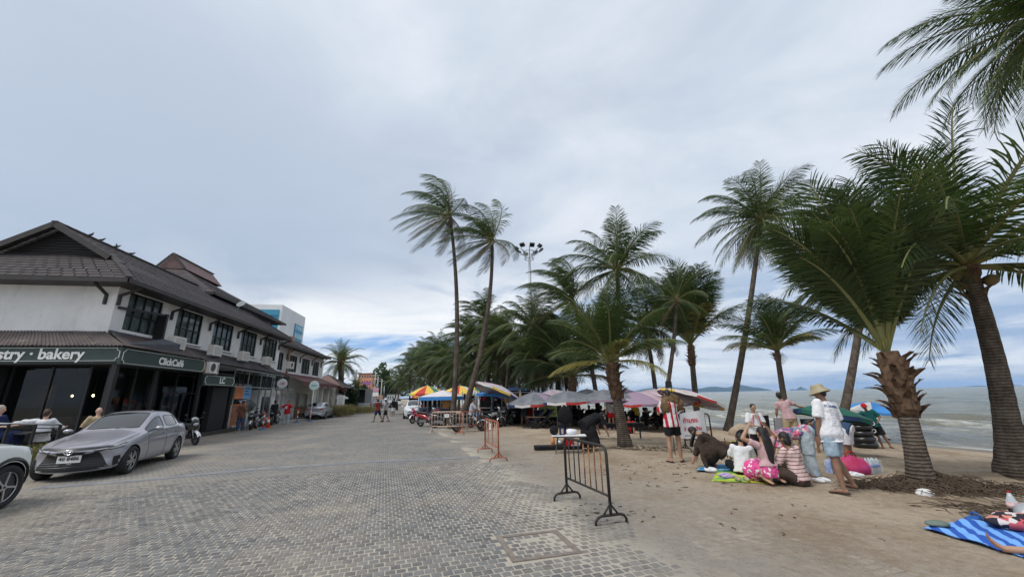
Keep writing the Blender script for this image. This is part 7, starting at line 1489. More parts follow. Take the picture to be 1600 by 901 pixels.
# ---------------- cafe rail and chairs
rl = bthing('cafe_rail', 'steel cafe rail with dark posts in front of the seated customers', 'railing')
pr = [D(-30, 661, 10.2), D(40, 662, 10.8), D(95, 663, 11.3)]
q = MB(); q.tube(pr, .022, 8); q.build('top_rail', GREY, rl); q = MB(); q.tube([p-V((0, 0, .1)) for p in pr], .012, 6); q.build('lower_rail', BLACK, rl)
for k in range(4): p = pr[0].lerp(pr[2], k/3); MB().bar((p.x, p.y, 0), tuple(p), .05).build('post', BLACK, rl)
tb = bthing('cafe_table', 'dark cafe table beside the rail', 'table'); p = D(40, 665, 11.6); MB().box((p.x, p.y, .90), (1.1, .7, .04)).build('table_top', G1, tb); MB().cyl((p.x, p.y, 0), (p.x, p.y, .9), .04).build('leg', BLACK, tb)
bd = bthing('planter_box', 'low tan planter box with pale edge behind the white crossover', 'planter'); p0, p1 = G(-40, 700), G(62, 690); MB().bar((p0.x, p0.y, .12), (p1.x, p1.y, .12), .9, .24).build('box', mat('planter_tan', (.30, .24, .17), .8), bd); MB().bar((p0.x+.1, p0.y+.42, .27), (p1.x+.1, p1.y+.42, .27), .08, .06).build('pale_edge', WHITE, bd)
# ---------------- parasols
COLS = dict(red=mat('fabric_red', (.48, .04, .035), .8), yel=mat('fabric_yellow', (.72, .48, .08), .8), grn=mat('fabric_green', (.03, .19, .13), .8), org=mat('fabric_orange', (.70, .28, .08), .8), wht=mat('fabric_white', (.68, .66, .66), .8), gry=mat('fabric_faded_grey', (.12, .13, .15), .85, c2=(.20, .21, .23), sc=2), pnk=mat('fabric_faded_pink', (.50, .36, .42), .85, c2=(.60, .50, .54), sc=1.5), blu=mat('fabric_blue', (.05, .25, .62), .8), dgn=mat('fabric_dark_green', (.012, .11, .075), .8), nvy=mat('fabric_navy', (.02, .045, .14), .8), mau=mat('fabric_mauve', (.30, .22, .30), .85), pal=mat('fabric_pale', (.55, .54, .56), .85, c2=(.64, .62, .64), sc=2))
def parasol(label, base, R_, h, rise, cols, val=None, tilt=(0, 0), n=10, valh=.12, group=None, name='beach_parasol', ribs=True, tiltz=None):
    t = thing(name, label, 'parasol', tuple(base), 0, group); M = Euler((tilt[0], tilt[1], 0)).to_matrix(); top = V((0, 0, h)); c = bpy.data.objects.new('canopy', None); COL.objects.link(c); c.parent = t; c.location = top; c.rotation_euler = (tilt[0], tilt[1], 0.1)
    def P(a, f, dz=0): sag = .10*rise*sin(pi*f); return V((R_*f*cos(a), R_*f*sin(a), -rise*f**1.25+sag*.3+dz-.035*(cos((a % (2*pi/n))*n)*0+1)*f*f*(1-abs(cos(a*n/2)))))
    for k in range(n):
        a0, a1 = 2*pi*k/n, 2*pi*(k+1)/n; q = MB(); q.smooth = True; q.grid(lambda u, v: P(a0+(a1-a0)*u, v), 3, 4); q.build('canopy_panel', COLS[cols[k % len(cols)]], c)
        vc = (val or cols)[k % len(val or cols)]; q = MB(); q.grid(lambda u, v: P(a0+(a1-a0)*u, 1.0)+V((0, 0, -valh*v*(1+.25*sin(u*6*pi)*v))), 6, 1); q.build('valance_panel', COLS[vc], c)
        if ribs: q = MB(); q.tube([P(a0, 0)-V((0, 0, .03)), P(a0, .5)-V((0, 0, .03)), P(a0, 1)-V((0, 0, .02))], .008, 4); q.build('rib', GREY, c)
    MB().cyl((0, 0, -.1), (0, 0, h+.08), .022, n=8).build('pole', GREY, t); return t
def pm(px, pya, dep, dx=0): p = D(px, pya, dep); z = terr(p.x, p.y); return (p.x, p.y, z), p.z-z
STR = ['red', 'yel', 'grn', 'yel', 'red', 'org', 'grn', 'yel']
b_, h_ = pm(668, 602, 31); parasol('left striped parasol of red, yellow and green beside the dark tarp, above the white car', b_, 1.45, h_, .62, STR, n=12, group='striped parasols at the roadside stalls')
b_, h_ = pm(664, 612, 33); parasol('small orange and red parasol tucked under the left striped one', b_, 1.0, h_, .35, ['org', 'red'], group='striped parasols at the roadside stalls')
b_, h_ = pm(719, 602, 29); parasol('wide striped parasol directly behind the two windblown trunks', b_, 1.75, h_, .62, ['grn', 'yel', 'red', 'yel', 'pal', 'yel'], n=12, group='striped parasols at the roadside stalls')
b_, h_ = pm(742, 603, 32); parasol('striped parasol at the right of the striped trio, half covered by its neighbour', b_, 1.0, h_, .4, ['yel', 'grn', 'org', 'red'], n=12, group='striped parasols at the roadside stalls')
def gazebo(label, px, pyt, dep, wx, wy, eave, ca, cb, rz=0, name='gazebo_tent'):
    p = D(px, pyt, dep); z = terr(p.x, p.y); t = thing(name, label, 'tent', (p.x, p.y, z), rz); h = p.z-z; e = h-eave; Q = [(-wx, -wy), (wx, -wy), (wx, wy), (-wx, wy)]
    for k in range(4):
        a, b = Q[k], Q[(k+1) % 4]; MB().poly([(*a, e), (*b, e), (0, 0, h)]).build('roof_panel', COLS[ca if k else ca], t); MB().poly([(*a, e), (*b, e), (*b, e-.22), (*a, e-.22)]).build('valance', COLS[cb], t); MB().cyl((*a, 0), (*a, e), .025).build('leg', GREY, t)
    return t
gazebo('grey gazebo tent with a blue valance in front of the striped parasols', 692, 609, 26.5, 1.2, 1.1, .42, 'pal', 'blu', radians(-12))
tarp = thing('canopy', 'flat bright blue tarpaulin canopy over the stalls right of the windblown palms', 'canopy', (0, 0, 0)); ta, tb_ = D(744, 614, 25.5), D(793, 616, 24.5)
for k in range(4):
    a, b = ta.lerp(tb_, k/4), ta.lerp(tb_, (k+1)/4); o2 = V((.4, 2.4, .12)); MB().poly([a, b, b+o2, a+o2]).build('tarp_sheet', COLS['blu'], tarp); MB().poly([a, b, b-V((0, 0, .16)), a-V((0, 0, .16))]).build('valance', COLS['blu'], tarp)
for p in (ta, tb_, ta+V((.4, 2.4, 0)), tb_+V((.4, 2.4, 0))): MB().cyl((p.x, p.y, terr(p.x, p.y)-.05), tuple(p), .025).build('pole', GREY, tarp)
dk = thing('canopy', 'black tarpaulin on poles beside and behind the white sedan', 'canopy', (0, 0, 0)); ta, tb_ = D(612, 624, 43), D(656, 620, 38)
MB().poly([ta, tb_, tb_+V((.8, 4, 0)), ta+V((.8, 4, 0))]).build('tarp_sheet', C_BK, dk); MB().poly([ta+V((.8, 4, 0)), tb_+V((.8, 4, 0)), tb_+V((.8, 4, -2.0)), ta+V((.8, 4, -2.0))]).build('back_sheet', C_BK, dk)
MB().poly([D(612, 627, 43), D(622, 627, 42.5), D(622, 641, 42.5), D(606, 636, 43)]).build('side_sheet', C_BK, dk)
for p in (ta, tb_): MB().cyl((p.x, p.y, 0), tuple(p), .03).build('pole', GREY, dk)
VAL = ['wht', 'yel', 'nvy', 'wht', 'red', 'mau']; PG = 'faded parasols shading the beach chairs'
b_, h_ = pm(784, 603, 24); parasol('tilted pink-white parasol with its dark underside showing, right of the blue tarpaulin', b_, 1.75, h_, .45, ['pnk', 'pal'], VAL, tilt=(-.10, .42), group=PG)
row = [(834, 612, 22.5, 1.55, 'gry', 'mau', 'grey parasol above the woman in the grey dress'), (862, 608, 24, 1.6, 'pnk', 'pal', 'pink parasol above the green handwritten board'), (887, 610, 22, 1.75, 'gry', 'gry', 'grey parasol left of the shaggy palm trunk'), (917, 607, 25, 1.6, 'gry', 'pal', 'grey and pale parasol right of the shaggy palm trunk'), (943, 608, 22, 1.8, 'gry', 'gry', 'wide grey parasol above the person in loose black clothes'), (966, 606, 25, 1.6, 'gry', 'mau', 'grey-mauve parasol behind the yellow-fronded palm'), (995, 611, 21.5, 1.75, 'mau', 'pnk', 'mauve-pink parasol right of the yellow-fronded palm'), (1022, 607, 24, 1.8, 'pnk', 'pal', 'pale pink parasol left of the thin curved palm'), (1047, 611, 22, 1.5, 'pal', 'pal', 'pale grey parasol right of the thin curved palm')]
for px, py, dep, r_, c1, c2, lab in row:  # two rows read as one roof line
    b_, h_ = pm(px, py, dep); parasol(lab, b_, r_*.98, h_, .50, [c1, c1, c1, c2, c1], VAL[R.randint(0, 5):]+VAL, tilt=(R.uniform(-.06, .10), R.uniform(-.10, .10)), group=PG)
b_, h_ = pm(1080, 612, 20.5); parasol('pale pink parasol tilted steeply down to the right beside the shaggy banner palm', b_, 1.6, h_+.02, .34, ['pnk', 'pal'], ['wht', 'yel', 'wht', 'red'], tilt=(0, .34), valh=.10, group=PG)
for px, py, dep, c1, lab in ((806, 604, 34, 'nvy', 'dark blue parasol behind the tilted pink one'), (822, 608, 32, 'blu', 'blue parasol top behind the grey row near the mast'), (850, 613, 30, 'pal', 'pale parasol behind the pink one'), (905, 613, 30, 'pnk', 'pink parasol in the second row behind the shaggy trunk'), (980, 612, 31, 'pal', 'pale parasol in the second row behind the yellow-fronded palm')):
    b_, h_ = pm(px, py, dep); parasol(lab, b_, 1.7, h_, .45, [c1, c1], VAL, group='second row of parasols', ribs=False)
p = at(1376, 690); tp = D(1374, 627, p.y); b_ = (p.x, p.y, p.z); parasol('blue and white beach parasol at the waterline, right of the man in the bucket hat', b_, 1.15, tp.z-p.z, .36, ['wht', 'blu', 'blu', 'blu'], ['wht', 'wht', 'blu'], tilt=(.12, .05), n=8, valh=.10)
p = D(1302, 650, 12.5); z = terr(p.x, p.y); tp = D(1302, 631, 12.5); parasol('dark green parasol low behind the man in the bucket hat', (p.x, p.y, z), .95, tp.z-z, .30, ['dgn'], ['dgn', 'nvy'], tilt=(.05, .18), n=8)
# stall backs under the canopies: racks, counters and hanging goods
def stall(label, px0, px1, dep, seed):
    rr = random.Random(seed); a, b = D(px0, 640, dep), D(px1, 640, dep); a.z = terr(a.x, a.y); b.z = terr(b.x, b.y); d = b-a; L = d.length; rz = atan2(d.y, d.x); t = thing('market_stall', label, 'stall', tuple(a), rz, 'roadside stalls')
    for x in (0, L/2, L):
        for y in (0, 1.6): MB().bar((x, y, 0), (x, y, 2.0), .05).build('post', GREY, t)
    MB().box((L/2, .2, .45), (L*.95, .7, .9)).build('counter', [C_BK, mat('counter_blue', (.04, .10, .22), .7), WD][seed % 3], t); MB().box((L/2, .2, .92), (L, .8, .04)).build('counter_top', GREY, t)
    MB().box((L/2, 1.75, 1.0), (L, .05, 2.0)).build('back_cloth', C_BK, t)
    q = MB(); q.tube([(0, .1, 1.85), (L, .1, 1.85)], .015, 5); q.build('hanging_rail', GREY, t)
    for k in range(int(L*4)):
        x = L*(k+.5)/int(L*4); m = rr.choice([C_W, C_BK, C_RED, C_DJ, COLS['yel'], C_GR, C_BR, COLS['pnk'], C_BK, C_BK]); hh = rr.uniform(.15, .5)
        if rr.random() < .5: MB().box((x, .1, 1.83-hh/2), (.16, .06, hh), taper=.8).build('hanging_goods', m, t)
        else: MB().box((x, .15+rr.random()*.2, .94+hh*.3), (.16, .18, hh*.6)).build('goods_box', m, t)
    return t
stall('stall under the left striped parasol with small hanging goods', 655, 668, 30.5, 1); stall('stall under the grey gazebo with blue counter and pale boxes', 676, 700, 27.4, 4); stall('stall behind the windblown trunks with dark counter', 722, 742, 27, 6); stall('stall under the bright blue tarpaulin, goods hanging from its rail', 746, 790, 25.8, 9); stall('dark stall under the tilted pink parasol', 795, 832, 25, 12)
fd = thing('orange_fan_sign', 'round tan woven basket hanging at the stall left of the windblown trunks', 'basket', tuple(D(697, 628, 26))); fd.name = 'woven_basket'; MB().ell((0, 0, 0), (.32, .10, .42), 16, 8).build('basket', mat('woven_tan', (.45, .24, .08), .8), fd)
# deck chairs and silhouettes in the shade
def deck_chair():
    t = thing('deck_chair', 'dark folding deck chair in the shade of the parasols', 'chair', (0, 0, 0), 0, 'deck chairs under the parasols')
    q = MB(); q.bar((-.26, -.45, .0), (-.26, .45, .55), .03); q.bar((.26, -.45, 0), (.26, .45, .55), .03); q.bar((-.26, .40, 0), (-.26, -.35, .50), .03); q.bar((.26, .40, 0), (.26, -.35, .50), .03); q.bar((-.26, .1, .38), (-.26, .75, .95), .03); q.bar((.26, .1, .38), (.26, .75, .95), .03); q.build('frame', BLACK, t)
    q = MB(); q.smooth = True; q.grid(lambda a, b: V(((a-.5)*.5, -.38+.55*b/.5 if b < .5 else .17+(b-.5)*2*.55, .46-.10*sin(pi*min(1, b*1.6)) if b < .5 else .40+(b-.5)*2*.52)), 2, 8); q.build('sling', C_NV, t)
    for s in (-.29, .29): MB().box((s, .0, .58), (.05, .5, .03)).build('armrest', WD, t)
    return t
ch0 = deck_chair(); first = True; CH = []
for k in range(34):
    px = 830+(k*23 % 225)+R.uniform(-5, 5); dep = 21.2+(k % 5)*1.35
    if 940 < px < 1010 and dep < 22.5: dep += 2.4
    p = D(px, 640, dep); z = terr(p.x, p.y)
    if first: ch0.location = (p.x, p.y, z); ch0.rotation_euler = (0, 0, radians(-70)); first = False
    else: dup(ch0, (p.x, p.y, z), radians(-70+R.uniform(-40, 40)))
LS = [('dark', C_BK, C_BK), ('dark', C_NV, C_BK)]
def sitter(px, dep, top, lab, rz, hat=None, grp='people sitting in the shade'):
    p = D(px, 640, dep); z = terr(p.x, p.y); return person(lab, (p.x, p.y, z), rz, 1.62, dict(pel=(0, 0, .45), sp=(0, -.18, 1), th=((-.2, 1, .1), (.2, 1, .1)), sh=((0, .3, -1), (0, .3, -1)), ua=((-.3, .4, -1), (.3, .4, -1)), fa=((.1, 1, .2), (-.1, 1, .2))), 1, (top, .45, .1, .03), ('trousers', C_BK, 1.7, .03), ('short', None), None, .032, hat, group=grp)
s0 = sitter(840, 22, C_BK, 'dark-clothed person sitting in the deep shade of the grey parasols', radians(-60))
for px, dep in ((852, 23.6), (880, 22.6), (905, 23.2), (921, 24.4), (938, 22.4), (955, 24.2), (972, 23.5), (1012, 21.5), (1021, 22.6), (1033, 22.0), (1043, 23.4), (790, 25.5), (806, 26.2)):
    p = D(px, 640, dep); dup(s0, (p.x, p.y, terr(p.x, p.y)), radians(R.uniform(-110, 60)))
sitter(1008, 24, C_DJ, 'person in a blue top sitting beyond the yellow-shirted person, facing the sea', radians(-80)); sitter(826, 23.8, C_RED, 'person in a red top sitting low behind the woman in the grey dress', radians(40))
rchair = thing('plastic_chair', 'red plastic chair left of the woman in the grey dress', 'chair', tuple(at(808, 660)), radians(30)); MB().box((0, 0, .43), (.46, .46, .04)).build('seat', C_RED, rchair); MB().box((0, .22, .68), (.46, .03, .46), (.15, 0, 0)).build('backrest', C_RED, rchair)
for x in (-.2, .2):
    for y in (-.2, .2): MB().box((x, y, .21), (.04, .04, .42)).build('leg', C_RED, rchair)
# green handwritten board on an easel
es = thing('easel_board', 'green handwritten board on a metal easel under the grey parasols', 'sign board', tuple(at(857, 667)), radians(-8)); BG_ = mat('board_green', (.30, .44, .16), .7, c2=(.38, .52, .22), sc=4)
MB().box((0, 0, 1.02), (1.02, .03, .98)).build('board', BG_, es); q = MB(); rr = random.Random(2)
for r_ in range(4):
    x = -.44
    while x < .40: w_ = rr.uniform(.03, .09); q.box((x+w_/2, -.02, 1.36-r_*.22+rr.uniform(-.02, .02)), (w_*rr.uniform(.3, 1), .008, rr.uniform(.03, .13)), (0, rr.uniform(-.4, .4), 0)); x += w_+rr.uniform(.008, .03)
q.build('handwriting', mat('marker_dark', (.02, .05, .03), .7), es); MB().box((0, -.018, 1.54), (1.04, .01, .05)).build('top_strip', mat('tan_strip', (.40, .25, .15), .7), es)
for x in (-.5, .5): MB().bar((x, 0, 0), (x, 0, 1.6), .025).build('leg', GREY, es)
MB().bar((0, .5, 0), (0, .05, 1.2), .025).build('leg', GREY, es)
# vendor's table, cooler, office chair near the black barrier
vt = thing('folding_table', 'low grey-green folding table with a white edge just behind the black barrier', 'table', tuple(at(890, 707)), radians(-5)); MB().box((0, 0, .46), (.95, .5, .035)).build('table_top', mat('table_green', (.14, .17, .13), .7), vt); MB().box((0, -.02, .485), (.99, .54, .012)).build('white_edge', C_W, vt)
for x in (-.4, .4): MB().bar((x, -.2, 0), (x*.8, .2, .45), .025).build('leg', BLACK, vt); MB().bar((x, .2, 0), (x*.8, -.2, .45), .025).build('leg', BLACK, vt)
zt = vt.location.z+.495; vl = vt.location
def small(name, lab, cat, loc, build): t = thing(name, lab, cat, tuple(loc)); build(t); return t
small('bag', 'black round bag on the left end of the folding table', 'bag', (vl.x-.42, vl.y+.05, zt), lambda t: MB().ell((0, 0, .13), (.13, .12, .14), 12, 8).build('pouch', C_BK, t)); small('parcel', 'small blue and tan packet standing on the folding table', 'packet', (vl.x-.18, vl.y+.05, zt), lambda t: (MB().box((0, 0, .10), (.16, .10, .20)).build('pack', C_NV, t), MB().box((0, -.055, .10), (.07, .005, .14)).build('label_panel', C_BG, t)))
def crum(t, m, sx, sy, sz, sd=1):
    q = MB(); q.ell((0, 0, 0), (sx, sy, sz), 14, 9); n0 = [V(v)*(1+.35*NZ.noise(V(v)*6+V((sd, 0, 0)))) for v in q.v]; q.v = [(v.x, v.y, max(0, v.z+sz*.8)) for v in n0]; return q.build('cloth_heap', m, t)
small('plastic_bag', 'crumpled white and blue plastic bag on the right of the folding table', 'bag', (vl.x+.10, vl.y+.05, zt), lambda t: crum(t, C_W, .17, .13, .10)); ow = at(884, 683)
small('office_chair', 'black high-backed chair behind the folding table', 'chair', ow, lambda t: (MB().box((0, 0, .48), (.5, .5, .08)).build('seat', C_BK, t), MB().ell((0, -.22, .86), (.30, .07, .36), 14, 8).build('backrest', C_BK, t), MB().cyl((0, 0, 0), (0, 0, .45), .04).build('stem', BLACK, t)))
tr = at(872, 701); small('black_tray', 'long low black tray lying on the sand left of the folding table', 'tray', tr, lambda t: (MB().box((0, 0, .06), (1.5, .5, .08)).build('tray', C_BK, t), MB().box((.55, 0, .11), (.3, .3, .06)).build('pink_lid', COLS['pnk'], t)))
small('cooler', 'small red cooler box standing on the black tray', 'cooler', (tr.x+.35, tr.y, tr.z+.10), lambda t: (MB().box((0, 0, .15), (.30, .28, .30)).build('box', C_RED, t), MB().box((0, 0, .315), (.32, .30, .035)).build('lid', mat('dark_red', (.30, .01, .02), .5), t)))
small('bottle', 'yellow-orange bottle on the left part of the black tray', 'bottle', (tr.x-.15, tr.y, tr.z+.10), lambda t: (MB().tube([(0, 0, 0), (0, 0, .18), (0, 0, .25), (0, 0, .30)], [.06, .06, .03, .025], 10).build('bottle_body', COLS['org'], t))); small('pot', 'pale metal pot next to the red cooler', 'pot', (tr.x+.08, tr.y, tr.z+.10), lambda t: MB().tube([(0, 0, 0), (0, 0, .16)], [.10, .11], 14).build('pot_body', GREY, t))
bt_ = at(965, 689); small('bench_table', 'long black plank table right of the person in loose black clothes', 'table', (bt_.x, bt_.y+.8, bt_.z), lambda t: (MB().box((0, 0, .50), (2.4, .5, .14)).build('table_top', C_BK, t), [MB().bar((x, 0, 0), (x, 0, .45), .05).build('leg', BLACK, t) for x in (-1.1, 1.1)]))
# ---------------- picnic spot
def flat(name, lab, cat, pts, m, hh=.02, seed=1, n=14, bumpy=.03, group=None):
    P = [at(*p) for p in pts]; t = thing(name, lab, cat, tuple(P[0]), 0, group); q = MB(); q.smooth = True
    def fn(a, b): p = (P[0].lerp(P[1], a)).lerp(P[3].lerp(P[2], a), b); z = terr(p.x, p.y)+hh+bumpy*abs(NZ.noise(V((p.x*4+seed, p.y*4, seed)))); return V((p.x, p.y, z))-P[0]
    q.grid(fn, n, n); q.grid(lambda a, b: fn(1-a, b)-V((0, 0, .008)), n, n); q.build('sheet', m, t); return t
YG = blotch('yellow_green_print', [(.45, .52, .05), (.25, .42, .08), (.62, .58, .10), (.15, .35, .12)], 5); BLM = blotch('blue_mat_print', [(.10, .32, .55), (.20, .45, .62), (.06, .20, .42)], 6)
flat('picnic_mat', 'yellow-green patterned picnic mat under the seated group', 'mat', [(1112, 752), (1215, 757), (1212, 727), (1128, 727)], YG, .012, 1); flat('picnic_mat', 'small blue mat between the crouching woman and the yellow-green mat', 'mat', [(1086, 737), (1150, 737), (1160, 727), (1105, 727)], BLM, .03, 2); flat('picnic_mat', 'pale blue-grey cloth between the skirted girl and the striped-shirt sitter', 'cloth', [(1208, 757), (1236, 758), (1232, 740), (1212, 740)], cloth('pale_blue_cloth', (.30, .36, .50)), .05, 3, bumpy=.12)
def shoes(lab, px, py, m, rz, name='shoes', cat='shoes', up_=0.02):
    p = at(px, py); t = thing(name, lab, cat, (p.x, p.y, p.z+up_), rz)
    for s in (-1, 1):
        q = MB(); q.smooth = True; q.ell((s*.075, 0, .03), (.045, .13, .04), 14, 8); q.build('shoe', m, t); q = MB(); q.torus((s*.075, .03, .055), (0, .2, 1), .032, .012, 14, 6); q.build('opening_rim', m, t)
    return t
shoes('pair of white rubber clogs behind the heel of the man in the bucket hat', 1284, 754, C_W, .3); shoes('pair of white clogs lying by the red bag', 1337, 745, C_W, 1.4); shoes('white shoes at the left corner of the yellow-green mat', 1111, 737, C_W, 1.2); shoes('beige shoes left of the kneeling girl on the sand edge', 1160, 752, C_KH, -.2)
LIL = cloth('lilac_rubber', (.48, .36, .62)); shoes('flat lilac slippers in front of the yellow-green mat', 1136, 747, LIL, 1.5)
p = at(1335, 741); small('tote_bag', 'large red and pink bag slumped under the bending person in denim', 'bag', p, lambda t: (crum(t, mat('crimson_bag', (.42, .02, .07), .6, c2=(.50, .05, .22), sc=3), .34, .22, .20), MB().torus((0, 0, .33), (0, 1, .2), .12, .012, 16, 5).build('handle', C_RED, t)))
p = at(1302, 738); small('packet', 'blue and white packet between the jeans and the bucket-hat man', 'packet', p, lambda t: MB().box((0, 0, .13), (.22, .14, .26), (0, 0, .3)).build('pack', cloth('blue_white_pack', (.15, .25, .55), (.65, .68, .72)), t))
p = at(1366, 739); WTR = mat('bottle_plastic', (.66, .76, .82), .10, alpha=.55, coat=.5)
wp_ = thing('water_pack', 'shrink-wrapped pack of clear water bottles standing on the sand', 'bottles', tuple(p), .25)
for i in range(3):
    for j in range(2): q = MB(); q.smooth = True; q.tube([(i*.085-.085, j*.085-.04, 0), (i*.085-.085, j*.085-.04, .22), (i*.085-.085, j*.085-.04, .27), (i*.085-.085, j*.085-.04, .29)], [.040, .040, .018, .016], 12); b9 = q.build('bottle', WTR, wp_); MB().cyl((i*.085-.085, j*.085-.04, .12), (i*.085-.085, j*.085-.04, .17), .0415, n=12).build('label_band', mat('label_blue', (.05, .15, .45), .5), b9)
MB().box((0, 0, .13), (.27, .19, .25)).build('wrap', mat('clear_wrap', (.75, .82, .86), .12, alpha=.22), wp_)
p = at(1163, 700); small('backpack', 'black backpack on the sand left of the boy in white', 'bag', p, lambda t: (MB().ell((0, 0, .28), (.22, .16, .30), 14, 10).build('pack', C_BK, t), MB().box((-.18, -.12, .16), (.14, .10, .26)).build('blue_pocket', C_DJ, t)))
p = at(1150, 696); small('bag', 'yellow bag lying behind the mats', 'bag', p, lambda t: crum(t, C_YL, .22, .15, .09, 3)); p = at(1131, 703); small('bag', 'heap of dark brown bags beside the crouching woman', 'bag', p, lambda t: (crum(t, C_TAN, .30, .22, .15, 4), MB().ell((.35, .0, .12), (.22, .16, .13), 10, 7).build('second_pouch', C_BK, t)))
p = at(1138, 722); small('stroller_frame', 'small folded trolley frame with grey wheel beside the brown bags', 'trolley', p, lambda t: (MB().torus((0, 0, .09), (.3, 1, 0), .08, .014, 16, 6).build('wheel', GREY, t), MB().bar((0, 0, .1), (.05, .1, .55), .02).build('rod', BLACK, t)))
def camp_chair(lab, px, py, rz, m):
    p = at(px, py); t = thing('camp_chair', lab, 'chair', tuple(p), rz, 'folding camp chairs by the slim palm'); q = MB()
    for a, b in (((-.25, -.25, 0), (.25, -.25, .42)), ((.25, -.25, 0), (-.25, -.25, .42)), ((-.25, .25, 0), (.25, .25, .42)), ((.25, .25, 0), (-.25, .25, .42)), ((-.25, .25, .4), (-.27, .32, .95)), ((.25, .25, .4), (.27, .32, .95))): q.tube([a, b], .012, 5)
    q.build('frame', BLACK, t); q = MB(); q.smooth = True; q.grid(lambda a, b: V(((a-.5)*.5, -.25+.5*b, .42-.06*sin(pi*b))), 4, 4); q.build('seat', m, t); q = MB(); q.grid(lambda a, b: V(((a-.5)*.52, .25+.07*b+.05*sin(pi*a), .45+.48*b)), 4, 3); q.build('backrest', m, t)
camp_chair('black camp chair just right of the boy in white', 1193, 694, radians(150), C_BK); camp_chair('grey camp chair with pale back left of the slim palm', 1212, 690, radians(200), C_GR); camp_chair('black camp chair right of the slim palm', 1262, 688, radians(170), C_BK)
# stacked black inner tubes
p = at(1352, 699); tu = thing('inner_tube_stack', 'tall stack of shiny black inflatable tubes by the teal-shirted person', 'rings', tuple(p), 0); RUB = mat('black_rubber', (.014, .014, .015), .3)
for k in range(5): q = MB(); q.torus((R.uniform(-.04, .04), R.uniform(-.04, .04), .11+k*.205), (R.uniform(-.08, .08), R.uniform(-.08, .08), 1), .27, .115, 24, 10); q.build('tube', RUB, tu)
for k in range(3): MB().torus((.22+.02*k, -.28, .35+k*.26), (.2, 1, 0), .06, .018, 16, 6).build('valve_handle', COLS['wht'], tu)
p = at(1388, 688); small('float', 'small dark float lying on the wet sand beside the blue and white parasol', 'float', p, lambda t: MB().ell((0, 0, .05), (.14, .09, .06), 12, 8).build('float_body', C_BK, t))
pl = at(1411, 700); pk_ = D(1406, 664, pl.y); small('tripod_stake', 'thin leaning stake with a cross piece on the beach behind the shaggy leaning palm', 'stake', pl, lambda t: (MB().bar((0, 0, 0), tuple(pk_-pl), .03).build('stake', GREY, t)))
# towel and things bottom right
TW = mat('towel_blue', (.05, .15, .55), .9); b = nodes_of(TW); tc = nd('ShaderNodeTexCoord'); mp = nd('ShaderNodeMapping', i={'Rotation': (0, 0, radians(32))}); Lk.new(tc.outputs['Object'], mp.inputs[0]); s_ = nd('ShaderNodeSeparateXYZ'); Lk.new(mp.outputs[0], s_.inputs[0]); nz = nd('ShaderNodeTexNoise', i={'Scale': 7.0}); Lk.new(tc.outputs['Object'], nz.inputs['Vector'])
f = mth('FRACT', mth('DIVIDE', mth('ADD', s_.outputs['X'], mth('MULTIPLY', nz.outputs['Fac'], .02)), .155)); f2_ = mth('FRACT', mth('DIVIDE', s_.outputs['Y'], .9)); Lk.new(mixc(mth('GREATER_THAN', f, .52), (.16, .38, .80), (.015, .085, .40)), b.inputs['Base Color'])
flat('beach_towel', 'light and dark blue striped beach towel spread on the sand at lower right', 'towel', [(1443, 827), (1640, 885), (1680, 838), (1512, 813)], TW, .02, 5, 26, .05)
p = at(1468, 826); small('sunglasses_pouch', 'crumpled grey-green cloth on the left corner of the striped towel', 'cloth', (p.x, p.y, p.z+.03), lambda t: crum(t, cloth('grey_green_cloth', (.16, .20, .17)), .13, .08, .035, 7))
PATT = blotch('black_coral_print', [(.03, .03, .04), (.62, .25, .20), (.60, .55, .55), (.03, .03, .04), (.50, .10, .12)], 16); p = at(1592, 828); small('clothing', 'bundled cloth with coral, white and black geometric print on the towel', 'cloth', (p.x, p.y, p.z+.03), lambda t: crum(t, PATT, .30, .18, .085, 9))
p = at(1622, 822); small('plastic_bag', 'grey translucent plastic bag behind the printed cloth', 'bag', (p.x, p.y+.05, p.z+.02), lambda t: crum(t, mat('grey_plastic', (.35, .37, .40), .3), .16, .12, .12, 5))
p = at(1590, 811); bo_ = thing('cola_bottle', 'large plastic bottle of dark cola with red cap and label at the right edge', 'bottle', tuple(p)); q = MB(); q.smooth = True; q.tube([(0, 0, 0), (0, 0, .02), (0, 0, .15)], [.045, .054, .054], 16); q.build('drink', mat('cola', (.012, .004, .003), .1), bo_); q = MB(); q.smooth = True; q.tube([(0, 0, .15), (0, 0, .21), (0, 0, .27), (0, 0, .315)], [.055, .055, .03, .015], 16); q.build('clear_neck', WTR, bo_)
MB().cyl((0, 0, .13), (0, 0, .20), .0565, n=16).build('label_wrap', mat('label_red', (.55, .05, .06), .5, c2=(.7, .6, .6), sc=12), bo_); MB().cyl((0, 0, .315), (0, 0, .335), .017, n=12).build('cap', C_RED, bo_)
p = at(1523, 812); small('slipper', 'blue rubber slipper on the sand above the striped towel', 'slipper', p, lambda t: (MB().ell((0, 0, .025), (.13, .055, .025), 14, 6, (0, 0, .1)).build('sole', mat('blue_rubber', (.02, .10, .35), .5), t), MB().torus((.03, 0, .045), (1, .1, .2), .045, .012, 14, 6).build('strap', mat('blue_rubber', (.02, .1, .35)), t)))
p = at(1446, 772); LD = mat('white_foam', (.72, .71, .70), .5); small('foam_lid', 'curved white lid lying at the foot of the young shaggy palm', 'lid', (p.x, p.y, p.z), lambda t: MB().ell((0, 0, .01), (.16, .10, .075), 16, 6, (0.25, 0, .2), -.1, 1).build('lid', LD, t))
